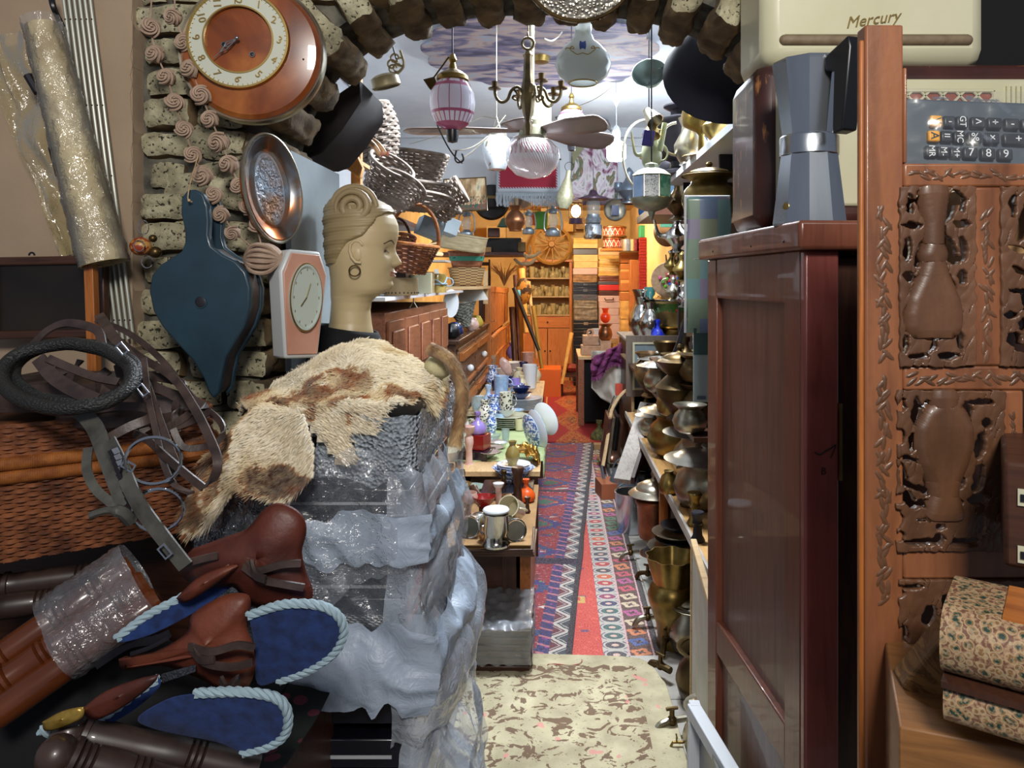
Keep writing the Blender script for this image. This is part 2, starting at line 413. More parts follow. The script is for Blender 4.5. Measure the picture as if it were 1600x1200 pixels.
while z<2.9:
 hgt=.066+random.uniform(-.006,.006)
 xr=AX-AA-.002
 if z>AZ-.05:
  xr=-10
  for i in range(25):
   ax,az=archpt(i/48)
   dx=ax-.17 if i>2 else ax-.02
   if az-.02>z:break
   xr=max(xr,ax-.05-(az-AZ)*.16)
 x=-.905+random.uniform(-.012,.012);cuts=[x]
 first=random.uniform(.07,.12)if row%2 else random.uniform(.17,.2)
 x+=first;cuts.append(min(x,xr))
 while x<xr-.05:x+=random.uniform(.19,.22);cuts.append(min(x,xr))
 if xr-cuts[-2]<.045 and len(cuts)>2:cuts.pop(-2)
 for a,b in zip(cuts,cuts[1:]):
  if b-a<.03:continue
  sd+=1;jy=random.uniform(-.012,.01)
  rough_box(m,(b-a-.009,.16,hgt-.009),TR(((a+b)/2,Yf+.07+jy,z+hgt/2),(0,random.uniform(-.02,.02),random.uniform(-.02,.02))),7,.0045,sd)
 z+=hgt;row+=1
z=.4
while z<AZ+.02:
 sd+=1
 for s_,xx in((1,AX-AA-.05),(-1,AX+AA+.05)):
  rough_box(m,(.12,.14,.058),TR((xx,Yf+.17,z+.03),(0,0,random.uniform(-.03,.03))),5,.004,sd)
  if s_<0:rough_box(m,(.2,.16,.058),TR((xx+.06,Yf+.07,z+.03)),5,.004,sd+50)
 z+=.068
dens=[archpt(i/400)for i in range(401)];acc=[0]
for a,b in zip(dens,dens[1:]):acc.append(acc[-1]+math.dist(a,b))
nv=int(acc[-1]/.088)
for k in range(nv):
 s_=(k+.5)/nv*acc[-1];i=min(next(j for j,q in enumerate(acc)if q>=s_),399)
 a,b=dens[max(i-3,0)],dens[min(i+3,400)];ang=math.atan2(b[1]-a[1],b[0]-a[0])
 nx,nzv=-sin(ang),cos(ang);sd+=1;L_=.235+random.uniform(-.01,.01);off=random.uniform(-.012,.014)
 cx,cz=dens[i][0]+nx*(L_/2+off),dens[i][1]+nzv*(L_/2+off)
 tw=random.uniform(-.05,.05)
 rough_box(m,(.072+random.uniform(-.004,.006),.26+random.uniform(-.01,.02),L_),TR((cx,(Yf+Yb)/2-.01+random.uniform(-.015,.015),cz),(0,-ang+tw,random.uniform(-.04,.04))),9,.006,sd,.16)
for zz in(2.42,2.5,2.58,2.66,2.74,2.82):
 x=-.5
 while x<1.2:
  sd+=1;rough_box(m,(.19,.12,.066),TR((x,Yf+.06,zz)),4,.004,sd);x+=.2
o=m.obj('brickwork',[brickpale,brickdark],archwall,smooth=50)
# = FOREGROUND, LEFT OF THE ARCH
def weave(m,fn,rows,nst,rr,amp,closed=True,n=5,spp=3,stakes=True):
 for i in range(rows):
  t=(i+.5)/rows;pts=[]
  K=nst*spp
  for j in range(K+(0 if closed else 1)):
   u=j/K;p,nn=fn(u,t);pts.append(Vector(p)+Vector(nn)*amp*cos(PI*(u*nst+i)))
  m.tube(pts,rr,n,closed)
 if stakes:
  for j in range(nst):
   m.tube([Vector(fn((j+.5)/nst,t/4)[0])for t in range(5)],rr*.8,4)
def ringfn(r0,r1,h,ex=1.0,bulge=0,z0=0):
 def fn(u,t):
  a=2*PI*u;r=r0+(r1-r0)*t+bulge*sin(PI*t)
  return(r*cos(a),r*ex*sin(a),z0+h*t),(cos(a),sin(a),0)
 return fn
# ---- sunburst wall clock
s=1.5/F
cl=thing('wall_clock','round copper-brown wall clock with gilt numerals hanging beside the brick arch','clock',P(392,80,1.50),(0,0,R(6)))
clockwood=Mat('burr_wood');_f=clockwood.noise(6,5,(1,1,1),dist=.5)
clockwood.set(col=clockwood.ramp(_f,[(.3,'#46200c'),(.5,'#7c3e1a'),(.68,'#a8642c')]),rough=.28,coat=.5);clockwood=clockwood.m
gilt=M_('gilt','#b59a5c',.3,.9);dialw=M_('dial_ivory','#b9bcae',.5,0)
MX=TR(rot=(R(90),0,0))
m=MB();m.lathe([(0,.012),(.085,.012),(.13,.004),(.138,-.004),(.140,-.02),(0,-.02)],64,MX);m.obj('case',clockwood,cl,smooth=30)
m=MB();m.lathe([(.138,-.006),(.143,-.003),(.146,-.01),(.146,-.026),(.135,-.026)],64,MX);m.obj('chrome_rim',pewter,cl)
dx,dz=(377-392)*s,-(66-80)*s
m=MB();m.lathe([(.068,.013),(.068,.018),(.096,.018),(.096,.010)],64,MX@TR((dx,dz,0)));dr=m.obj('dial_ring',dialw,cl)
m=MB();m.lathe([(.094,.012),(.095,.022),(.099,.022),(.101,.01)],64,MX@TR((dx,dz,0)));m.lathe([(.066,.012),(.066,.020),(.069,.020),(.070,.012)],64,MX@TR((dx,dz,0)));m.obj('bezel',gilt,cl)
for i in range(12):
 a=PI/2-2*PI*(i+1)/12;m=MB()
 m.text(str(i+1),.021,TR((dx+.081*cos(a),-.0195,dz+.081*sin(a)),(R(90),0,0))@TR(rot=(0,0,(a-PI/2)*.25)),.0012)
 m.obj('numeral',gilt,cl,smooth=0)
m=MB()
for i in range(60):
 a=2*PI*i/60;m.cb((0,0,0),(.0012,.001,.004),TR((dx+.0925*cos(a),-.0186,dz+.0925*sin(a)),(0,-(a-PI/2),0)))
m.obj('minute_marks',gilt,cl,smooth=0)
for L_,ang,wd in((.062,R(180+42),.0032),(.044,R(180+36),.005)):
 m=MB();d=Vector((cos(ang),0,sin(ang)));n_=Vector((-sin(ang),0,cos(ang)));o_=Vector((dx,-.024,dz))
 m.tube([o_,o_+d*L_*.5+n_*wd,o_+d*L_*.7],.0012,5);m.tube([o_,o_+d*L_*.5-n_*wd,o_+d*L_*.7],.0012,5);m.rod(o_+d*L_*.7,o_+d*L_,.001,5)
 m.obj('hand',silver,cl)
m=MB();m.ball((dx,-.024,dz),.0045);m.obj('arbor_cap',silver,cl)
m=MB()
for qx,qy in((355,74),(397,88)):m.torus(((qx-392)*s,-.0135,-(qy-80)*s),.0048,.0014,16,6,axis=1)
m.obj('winding_hole_ring',silver,cl)
m=MB()
for qx,qy,r_ in((355,74,.004),(397,88,.004),(460,88,.005),(473,92,.002)):m.ball(((qx-392)*s,-.0118 if qx<450 else-.0085,-(qy-80)*s),(r_,.002,r_))
m.obj('keyhole',iron,cl)
# ---- garland of carved rosettes
g=thing('rosette_garland','double garland of carved pale wooden rosettes hanging over the bricks beside the clock','garland',P(300,200,1.50))
rosem=M_('dusty_rose_wood','#8f7664',.8,0,'#ac9480',30,bump=.3)
s1=[(238,-20),(234,45),(245,87),(262,123),(273,162),(288,203),(302,243),(318,276),(334,307),(347,335),(365,363)]
s2=[(273,-10),(273,27),(289,67),(300,110),(315,150),(330,187),(345,222),(360,258),(375,292),(388,323),(401,352)]
o0=P(300,200,1.50)
m=MB()
for st_ in(s1,s2):m.tube([P(x,y,1.485)-o0 for x,y in st_]+[P(412,400,1.485)-o0],.0016,5)
m.obj('cord',rosem,g)
def rosette(seed):
 m=MB();r0=.0182
 m.ball((0,0,0),r0,20,f=lambda d:.88+.1*nz(d,2,seed))
 for q in range(4):
  pts=[];a0=q*1.6+seed
  for i in range(22):
   t=i/21;a=a0+t*4.2;rr=r0*(1.0-.72*t);pts.append((rr*cos(a),-.0035-r0*.95*math.sqrt(max(0,1-(rr/r0)**2))*.9,rr*sin(a)))
  m.tube(pts,[r0*.17*(1-.5*i/21)for i in range(22)],5)
 m.ball((0,-r0*1.02,0),r0*.16,8)
 return m
protos=[]
for i,(x,y)in enumerate(s1[1:]+s2[1:]):
 if len(protos)<3:b=rosette(i).obj('rosette',rosem,g);protos.append(b)
 else:b=protos[i%3].copy();C.objects.link(b);b.parent=g
 b.location=P(x,y,1.485)-o0;b.rotation_euler=(random.uniform(-.4,.4),random.uniform(0,6),random.uniform(-.1,.6));k=random.uniform(.92,1.1)*(1 if i%10<7 else .88);b.scale=(k,k,k)
m=MB()
m.ball((0,0,0),(.038,.028,.031),24,f=lambda d:1+.06*abs(sin(9*math.atan2(d.z,d.y))))
for q in range(6):m.tube(spline([(-.036,-.004,0),(-.012,-.026-.001*q,.026-.010*q),(.018,-.026,.024-.010*q),(.038,-.004,0)],6),.0042,6)
b=m.obj('seed_pod',rosem,g);b.location=P(412,405,1.47)-o0
# ---- bellows
bp=[(288,310),(297,298),(308,297),(322,304),(329,322),(331,345),(330,368),(335,385),(352,398),(372,408),(388,425),(395,450),(394,480),(385,510),(370,535),(356,558),(350,585),(346,612),(338,622),(330,612),(322,590),(305,562),(280,535),(258,510),(244,485),(238,455),(242,430),(254,415),(272,403),(288,393),(293,380),(293,360),(287,335)]
bo=P(318,472,1.44);bs=1.44/F
pl=[((x-318)*bs,-(y-472)*bs)for x,y in bp]
bpaint=M_('petrol_blue_paint','#1a303e',.45,0,'#213c4a',10,coat=.15)
bl=thing('fire_bellows','petrol-blue wooden fireplace bellows hanging from a string on the brick pier','bellows',bo)
m=MB();m.prism(pl,-.012,.006);m.obj('front_board',bpaint,bl,bevel=.004)
body=[(x*.96,z*.96)for x,z in pl[7:-6]]
m=MB();m.prism(body,.006,.045);m.obj('leather_body',leatherd,bl)
m=MB();m.prism(pl,.045,.060);m.obj('rear_board',bpaint,bl,bevel=.003)
m=MB();m.ball((0,-.0125,0),(.011,.0015,.0115),18);m.obj('valve_hole',iron,bl)
m=MB();m.torus((0,-.0125,0),.0115,.0016,24,6,axis=1);m.obj('valve_rim',bpaint,bl)
m=MB();q=P(297,312,1.42)-bo
m.tube(spline([q+Vector((.004,0,-.004)),q+Vector((-.001,-.006,0)),q+Vector((.0,0,.03)),q+Vector((.001,.03,.09))]),.0012,5);m.ball(q+Vector((.001,-.006,-.002)),.003,8);m.obj('hanging_string',wickerpale,bl)
# ---- oval tray on the pier
traym=Mat('silvered_copper');_x,_y,_z=traym.xyz();_r=((_x/.048)*(_x/.048)+(_z/.095)*(_z/.095)).sq()
_f=traym.noise(9,5,dist=1);_n=traym.noise(90,3)
_cc=traym.ramp(_f,[(.36,'#9aa3ad'),(.5,'#8c7a6c'),(.62,'#c2703a')]);_in=traym.ramp(_f,[(.44,'#b6c0cb'),(.62,'#c99d7c')])
traym.set(col=traym.mix(_r<.78,_cc,_in),metal=.9,rough=.24);traym.bump(traym.mix(_r<.72,(0,0,0,1),traym.ramp(_n,[(.4,(0,0,0,1)),(.6,(1,1,1,1))])),.5,.003);traym=traym.m
tr=thing('oval_tray','oval silvered copper tray with an engraved centre hung on the brick pier','tray',P(424,295,1.50),(R(-4),R(-7),R(64)))
m=MB();prof=[(0,.004),(.72,.004),(.76,.0),(.9,-.006),(.97,-.010),(1.0,-.007),(1.03,-.003),(1.0,.006),(.9,.01),(0,.012)]
m.lathe([(r,z)for r,z in prof],64,TR(sc=(.072,1,.108))@TR(rot=(R(-90),0,0)));m.obj('dish',traym,tr)
m=MB();m.torus((0,-.006,0),.0735,.0035,64,8,axis=1,ry=.110);m.obj('rolled_rim',pewter,tr)
# ---- pink and white coffin-shaped clock
ck=thing('mantel_clock','white mantel clock with a pink coffin-shaped face standing beside the mannequin head','clock',P(474,474,1.48),(R(-2),R(3),R(48)))
ho=[(-.036,-.11),(.036,-.11),(.052,.062),(.034,.107),(-.034,.107),(-.052,.062)]
m=MB();m.prism(ho,0,.05);m.obj('case',M_('white_lacquer','#b9bcbc',.35),ck,bevel=.005)
m=MB();m.prism([(x*.9,z*.93)for x,z in ho],-.004,0);m.obj('face_panel',M_('pink_marble_board','#c29480',.35,0,'#b07f6b',8),ck,bevel=.002)
m=MB();m.lathe([(0,.0065),(.88,.0065),(.95,.011),(1,.011),(1.04,.006),(1.04,0)],48,TR((0,-.003,.012),(R(90),0,0))@TR(sc=(.033,.066,1)));m.obj('dial',M_('dial_grey','#aeb7ae',.4),ck)
m=MB();m.torus((0,-.011,.012),.0335,.0022,48,6,axis=1,ry=.067);m.obj('dial_rim',gilt,ck)
m=MB();m.rod((0,-.0125,.012),(.008,-.0125,.040),.0008,5);m.rod((0,-.0125,.012),(-.012,-.0125,-.006),.001,5)
for i in range(12):a=PI*i/6;m.cb((.027*cos(a),-.0118,.012+.056*sin(a)),(.0012,.0006,.004))
m.obj('hands',gilt,ck)
# ---- little keychain ornament
kr=thing('ornament_keyring','small red painted ball ornament with wire rings hanging on the beige wall','ornament',P(220,385,1.50))
m=MB();m.ball((0,0,0),(.021,.02,.019),20);m.obj('painted_ball',M_('painted_red','#8f3a22',.35,0,'#b98a4a',80,lo=.48,hi=.52),kr)
m=MB();m.torus((.012,-.012,.038),.011,.0011,20,5,axis=1,ry=.014);m.torus((.02,-.012,-.032),.012,.0011,20,5,axis=1);m.torus((.008,-.02,0),.011,.0011,20,5,axis=1);m.obj('wire_ring',chrome,kr)
m=MB();m.ball((.03,0,-.012),.012);m.ball((.027,-.004,.016),.008);m.obj('dark_bead',bronze,kr)
# ---- parchment roll in plastic, thin rods, dark frame
pr=thing('parchment_roll','rolled parchment sheet wrapped in clear plastic leaning against the beige wall','paper roll',(0,0,0))
a,b=P(66,40,1.47),P(163,412,1.47)
parch=Mat('parchment');_f=parch.noise(14,5,(1,1,1));parch.set(col=parch.ramp(_f,[(.3,'#a58f5e'),(.6,'#c9b98c')]),rough=.6);parch=parch.m
d=(b-a).normalized();ax=Matrix.Translation(a)@d.to_track_quat('Z','Y').to_matrix().to_4x4();L_=(b-a).length
m=MB();m.lathe([(.030+.012*t/10,L_*t/10)for t in range(11)]+[(.039,L_),(.036,L_-.02),(.012,L_-.02)],32,ax)
m.tube([ax@Vector((.0045*k*cos(k*.7),.0045*k*sin(k*.7),L_-.002))for k in range(9)],.0012,4);m.obj('sheet_roll',parch,pr)
def wr(u,v):
 a_=2*PI*u;z_=-.015+(L_+.015)*v;r_=.034+.012*v+.004*nz((cos(a_)*2,sin(a_)*2,v*9),2.2)+.0025*nz((cos(a_)*3,sin(a_)*3,v*30),3)
 return ax@Vector((r_*cos(a_),r_*sin(a_),z_))
m=MB();m.grid(40,60,wr,cu=True);m.obj('plastic_wrap',wraplight,pr)
def flap(u,v):
 p=P(40+95*v-75*u*(1-.5*v)+10*nz((u*3,v*4,0)),45+340*v+25*u,1.53);p.y+=.03*nz((u*4,v*5,1));return p
m=MB();m.grid(20,40,flap);m.obj('plastic_flap',plastic('yellowed_plastic','#b9a878',.35,14),pr)
m=MB()
for x0,y0,x1,y1,r_ in((44,118,60,145,.009),(80,230,92,275,.006)):m.rod(P(x0,y0,1.5),P(x1,y1,1.5),r_,8)
m.obj('dark_binding',iron,pr)
for i in range(6):
 r1=MB();a,b=P(96+i*8.4,-30,1.545),P(167+i*8.2,530,1.545);mid=(a+b)/2
 r1.rod(a-mid,b-mid,.0036,8)
 if i==0:
  rr0=thing('aluminium_rod','thin pale metal rod, one of six leaning side by side on the beige wall','rod',mid,group='six pale rods on the beige wall')
  r1.obj('shaft',M_('pale_metal','#a7aaa0',.35,.4),rr0)
  h_=MB()
  for y in(31,165,275,500):
   t=(y+30)/560;h_.ball((a-mid).lerp(b-mid,t)+Vector((0,-.004,0)),.0018,6)
  h_.obj('peg',iron,rr0)
 else:dup(rr0,mid)
m=MB();o_=P(72,465,1.515)
fr=thing('dark_picture_frame','dark wooden picture frame with a nearly black picture against the beige wall','picture frame',o_,(0,R(-1),0))
def rect_frame(m,w_,h_,b_,d_,y=0):
 for a,c in(((-w_/2,y,h_/2-b_),(w_/2,y+d_,h_/2)),((-w_/2,y,-h_/2),(w_/2,y+d_,-h_/2+b_)),((-w_/2,y,-h_/2+b_),(-w_/2+b_,y+d_,h_/2-b_)),((w_/2-b_,y,-h_/2+b_),(w_/2,y+d_,h_/2-b_))):m.box(a,c)
 return m
m=rect_frame(MB(),.24,.17,.018,.02);m.obj('frame',darkwoodx,fr,bevel=.004)
m=MB();m.box((-.11,.008,-.075),(.11,.014,.075));m.obj('picture',M_('dark_canvas','#14100c',.4,0,'#241d14',5),fr)
m=MB();m.tube(arc((-.028,0,.087),.006,0,PI,8),.002,5);m.obj('hanging_hook',iron,fr)
pk=MB();a,b=P(140,415,1.46),P(150,620,1.46);mid=(a+b)/2;pk.box((-.009,-.008,-.15),(.009,.01,.15));tag(pk.obj('wooden_batten',orangewood,None,mid,(0,R(-2),0),bevel=.001),'narrow honey-coloured wooden batten standing beside the dark picture frame','batten')
m=MB();m.tube(spline([P(78,-20,1.5),P(82,5,1.48),P(88,22,1.49),P(97,40,1.52)],5),.006,8);tag(m.obj('cable_end',black),'thick black cable end hanging at the top of the beige wall','cable')
# ---- trunk under the heap
tk=thing('cloth_covered_trunk','low trunk under a dark flowered cloth below the saddles and turned legs','trunk',(-.82,1.1,0))
flow=Mat('dark_flowered_cloth');_v=flow.voro(26);_w=flow.voro(26,out=1)
flow.set(col=flow.mix(_v<.3,'#0c1512','#5a2230'),rough=.9);flow.bump(flow.noise(20,4),.5,.01);flow=flow.m
m=MB();m.box((-.42,-.38,0),(.42,.22,.80));m.obj('body',darkwood,tk)
def drp(u,v):
 x=-.44+.88*u;y=-.40+.64*v;return(x,y,.815+.02*nz((x,y,0),7)-.10*max(0,(abs(x)-.40))*8*0)
m=MB();m.grid(40,30,drp);m.grid(40,12,lambda u,v:(-.44+.88*u,-.40-.01*nz((u*9,v*3,2),1),.815+.02*nz((-.44+.88*u,-.40,0),7)-.3*v));m.obj('cloth_cover',flow,tk,solid=.003)
m=MB();m.box((-1.25,1.34,0),(-.66,1.56,1.07));tag(m.obj('dark_chest',darkwoodx,bevel=.004),'tall dark wooden chest standing in shadow behind the wicker hamper','chest')
# ---- wicker hamper
hp=thing('wicker_hamper','large reddish-brown wicker hamper with honey-coloured bound edges under the bridles','hamper',(0,0,0))
A,B,Cc=Vector((-.98,1.00,0)),Vector((-.575,1.27,0)),Vector((-.78,1.42,0))
cor=[Vector((-.98,1.00,0)),Vector((-.63,1.235,0)),Vector((-.605,1.262,0)),Vector((-.612,1.30,0)),Vector((-.70,1.40,0)),Vector((-.78,1.45,0)),Vector((-1.15,1.22,0))]
def path_at(u,pts=cor):
 Ls=[0]
 for a,b in zip(pts,pts[1:]):Ls.append(Ls[-1]+(b-a).length)
 s_=u*Ls[-1]
 for i in range(len(pts)-1):
  if s_<=Ls[i+1]+1e-9:
   t=(s_-Ls[i])/(Ls[i+1]-Ls[i]);d=(pts[i+1]-pts[i]).normalized()
   return pts[i].lerp(pts[i+1],t),Vector((d.y,-d.x,0))
def hfn(z0,z1,sag=0):
 def fn(u,t):
  p,n_=path_at(u);p=p.copy();ctr=Vector((-.87,1.22,0));k=.90+.10*t if sag else 1
  p=ctr+(p-ctr)*k;p.z=z0+(z1-z0)*t;return p,n_
 return fn
m=MB();weave(m,hfn(1.075,1.20,1),18,74,.0040,.0034,False,6,4);m.obj('woven_body',wickerbrown,hp)
m=MB();weave(m,hfn(1.235,1.285),8,74,.0038,.0030,False,6,4);m.obj('woven_lid',wickerbrown,hp)
for zz in(1.207,1.227):
 m=MB();pts=[Vector((p.x,p.y,zz))+n_*.004 for p,n_ in(path_at(i/60)for i in range(61))];m.tube(pts,.0095,10)
 for i in range(0,600):
  p,n_=path_at(i/600*.55);d=Vector((-n_.y,n_.x,0));p=Vector((p.x,p.y,zz))+n_*.004
  if i%2==0:m.tube([p+n_*.0102*cos(a)+Vector((0,0,1))*.0102*sin(a)for a in[2*PI*q/9 for q in range(9)]],.0013,4,True)
 m.obj('bound_edge',wickerhoney,hp)
m=MB();m.prism([(-.87+(p.x+.87)*.87,1.22+(p.y-1.22)*.87)for p in cor],1.08,1.24,axis=2);m.obj('lining',M_('dark_lining','#120b08',.9),hp)
m=MB();m.prism([(p.x,p.y)for p in cor],1.262,1.270,axis=2);m.obj('lid_panel',wickerbrown,hp)
# ---- whip, bridles
wh=MB()
for k,(cx,cy,rx,ry,Y)in enumerate(((104,588,102,50,1.10),(118,583,96,46,1.14))):
 pts=[]
 for i in range(48):
  a=2*PI*i/48;p=P(cx+rx*cos(a),cy-ry*sin(a),Y+.06*sin(a)*1.0);p.z-=.0;pts.append(p+Vector((0,0,.003*nz((i*.3,k,0)))))
 wh.tube(pts,.0105 if k==0 else .009,12,True)
wm=Mat('braided_black_cord');wm.set(col='#1c1d1e',rough=.6);wm.bump(wm.voro(240,st=(1,1,1.6)),.6,.003);wm=wm.m
tag(wh.obj('coiled_whip',wm),'thick black braided whip coiled in an oval on top of the bridles','whip')
def strap(m,pts,wd,side,k=7,th=.0035):m.ribbon(spline([P(*p)for p in pts],k),wd,th,side=side)
br=thing('leather_bridle','dark brown leather bridle with steel bit rings draped over the wicker hamper','bridle',(0,0,0))
for nm,mat_,pts,wd,sd_ in(('cheek_strap',leatherd,[(155,492,1.30),(180,530,1.20),(215,575,1.16),(240,640,1.10),(262,700,1.06),(280,745,1.05)],.016,(1,.2,.3)),('rein',leatherd,[(165,515,1.30),(215,555,1.24),(270,590,1.16),(305,640,1.08),(330,690,1.02),(340,720,1.0),(335,745,1.0),(318,762,1.0)],.012,(.8,.3,.7)),('rein',leatherd,[(318,762,1.0),(290,740,1.01),(255,710,1.03),(232,688,1.06),(210,677,1.1)],.011,(.5,0,1)),('noseband',leatherd,[(160,690,1.05),(200,668,1.06),(235,652,1.08),(232,638,1.12),(190,635,1.15),(150,640,1.15)],.013,(0,.3,1)),('browband',leatherd,[(225,560,1.15),(232,620,1.1),(245,680,1.05),(258,730,1.03),(275,760,1.02),(300,770,1.0)],.008,(1,0,0)),('crown_strap',leatherg,[(125,640,1.08),(148,668,1.05),(165,710,1.02),(180,750,1.0),(195,790,.99)],.022,(1,0,.25)),('throat_strap',leatherg,[(138,700,1.04),(136,735,1.02),(150,765,1.0),(178,790,.99),(200,815,.98)],.012,(1,.2,0)),('buckled_strap',leatherg,[(170,690,1.03),(190,730,1.0),(205,765,.98),(225,800,.97),(255,840,.96),(290,885,.96)],.020,(1,0,.5)),('side_strap',leatherd,[(40,555,1.20),(70,520,1.22),(105,505,1.22),(150,515,1.20),(160,540,1.18)],.014,(0,.6,1)),('inner_strap',leatherd,[(75,560,1.12),(110,575,1.1),(150,590,1.08),(185,597,1.08)],.012,(0,.8,1)),('inner_strap',leatherd,[(60,560,1.13),(85,590,1.1),(120,612,1.08),(150,625,1.07)],.020,(0,.8,1)),('long_rein',leatherd,[(150,500,1.32),(200,520,1.3),(250,560,1.27),(300,620,1.24),(345,660,1.2),(340,690,1.18),(290,700,1.15),(270,670,1.15)],.010,(0,.4,1))):
 m=MB();strap(m,pts,wd,sd_);m.obj(nm,mat_,br)
for x,y,r_ in((240,720,.034),(247,797,.031)):
 m=MB();c0=P(x,y,1.0);m.torus((0,0,0),r_,.0024,40,8,TR(c0,(R(12),0,R(18))),axis=1);m.obj('bit_ring',chrome,br)
m=MB();c0=P(200,728,.99);rect_frame(m,.018,.012,.002,.002);bu=m.obj('buckle',chrome,br,c0,(0,R(30),0))
for x,y in((257,862),(190,545),(222,610)):
 b2=bu.copy();C.objects.link(b2);b2.parent=br;b2.location=P(x,y,.95 if y>800 else 1.08);b2.rotation_euler=(0,R(50),0)
m=MB()
for i in range(12):m.cb((0,0,0),(.008,.014,.006),TR(P(178+i*3.2,706+i*9,.995),(0,R(60),0)))
m.obj('twisted_bit',iron,br)
m=MB();m.tube(spline([P(205,815,.97),P(190,800,.96),P(165,798,.955),P(140,806,.95)],5),[.008]*8+[.005]*8,8);m.obj('keeper_tab',leatherg,br)
m=MB()
for i in range(9):
 x=random.uniform(40,240);strap(m,[(x,560+random.uniform(0,30),1.22),(x+random.uniform(-40,60),600,1.2),(x+random.uniform(0,90),640,1.18),(x+random.uniform(0,60),675,1.17)],.014,(random.uniform(-1,1),.5,1))
m.box((-.95,1.18,1.29),(-.74,1.36,1.335));m.ball((-.72,1.22,1.28),(.1,.08,.035),14)
tag(m.obj('harness_leather',leatherd),'tangled dark harness leather lying inside the coil of the black whip','harness')
# ---- turned legs
def turned(L_,r0,seed=0,groove=True):
 rs=random.Random(seed);prof=[(0,0),(r0*.8,0),(r0,.006)];z=.006
 while z<L_-.02:
  if rs.random()<.5:
   for q in range(3):prof+=[(r0*.96,z+.002),(r0*.80,z+.004),(r0*.96,z+.006)];z+=.008
  k=rs.uniform(.9,1.04);dz_=rs.uniform(.02,.05);prof+=[(r0*k,z+dz_*.3),(r0*k,z+dz_*.8)];z+=dz_
 prof+=[(r0*.9,L_),(0,L_)];m=MB();m.lathe(prof,20);return m
turnm=Mat('glossy_turned_wood');turnm.set(col=turnm.ramp(turnm.noise(12,5,(1,1,.15)),[(.3,'#3e1b0c'),(.6,'#6e3819')]),rough=.22,coat=.5);turnm=turnm.m
def along(o,a,b):
 d=(b-a).normalized();o.location=a;o.rotation_mode='XYZ';o.rotation_euler=d.to_track_quat('Z','Y').to_euler()
leg_lab=['upper','middle','lower']
ends=[((-25,1045),(195,893),1.02),((-20,1082),(218,918),1.0),((-15,1122),(238,945),.985)]
for i,(a,b,Y)in enumerate(ends):
 a,b=P(*a,Y-.04),P(*b,Y+.06);L_=(b-a).length
 t=thing('turned_table_leg','glossy orange-brown turned leg, %s of the three wrapped together in plastic'%leg_lab[i],'furniture leg',(0,0,0),group='turned legs wrapped together in plastic')
 along(t,a,b);turned(L_,.0205,i+3).obj('shaft',turnm,t)
 m=MB();m.lathe([(.0,L_-.003),(.022,L_-.003),(.023,L_+.006),(.018,L_+.012),(0,L_+.012)],20);m.obj('end_collar',turnm,t)
a,b=P(88,1000,.99),P(222,905,1.04)
dd=(b-a).normalized();ax=Matrix.Translation(a)@dd.to_track_quat('Z','Y').to_matrix().to_4x4();L2=(b-a).length
def wr2(u,v):
 a_=2*PI*u;c_=ax.inverted().to_3x3()@(P(238,945,1.045)-P(195,893,1.08)).normalized()
 k=abs(cos(a_-math.atan2(c_.y,c_.x)));r_=(.034+.030*k**1.5)+.003*nz((cos(a_)*3,sin(a_)*3,v*7),2)+.002*nz((cos(a_)*9,sin(a_)*9,v*22),2)
 return ax@Vector((r_*cos(a_),r_*sin(a_),L2*v))
m=MB();m.grid(64,40,wr2,cu=True);tag(m.obj('plastic_sleeve',wraplight),'crinkled clear plastic sleeve around the three orange-brown turned legs','plastic wrap')
dk=Mat('dusty_dark_turned');dk.set(col=dk.ramp(dk.noise(14,5),[(.3,'#231815'),(.7,'#43322c')]),rough=.4,coat=.2);dk=dk.m
for i,(a,b,Y,r_,lab)in enumerate((((125,1150),(400,1205),.90,.022,'dark turned bedpost in front of the lower saddle, topmost of the two'),((105,1185),(330,1240),.86,.022,'dark turned bedpost at the bottom edge below the other one'),((5,915),(200,890),1.16,.019,'dusty dark turned post in the shadow just under the hamper'),((-10,950),(180,925),1.14,.019,'dusty dark turned post under its twin below the hamper'))):
 a,b=P(*a,Y),P(*b,Y+.06);t=thing('turned_post',lab,'turned post',(0,0,0),group='dark turned posts');along(t,a,b)
 L_=(b-a).length;turned(L_,r_,i+20).obj('shaft',dk,t)
 m=MB();m.ball((0,0,-.012),(r_*1.05,r_*1.05,.022),18);m.lathe([(r_*.5,-.002),(r_*1.1,.002),(r_*1.1,.008),(r_*.6,.012)],18);m.obj('finial',dk,t)
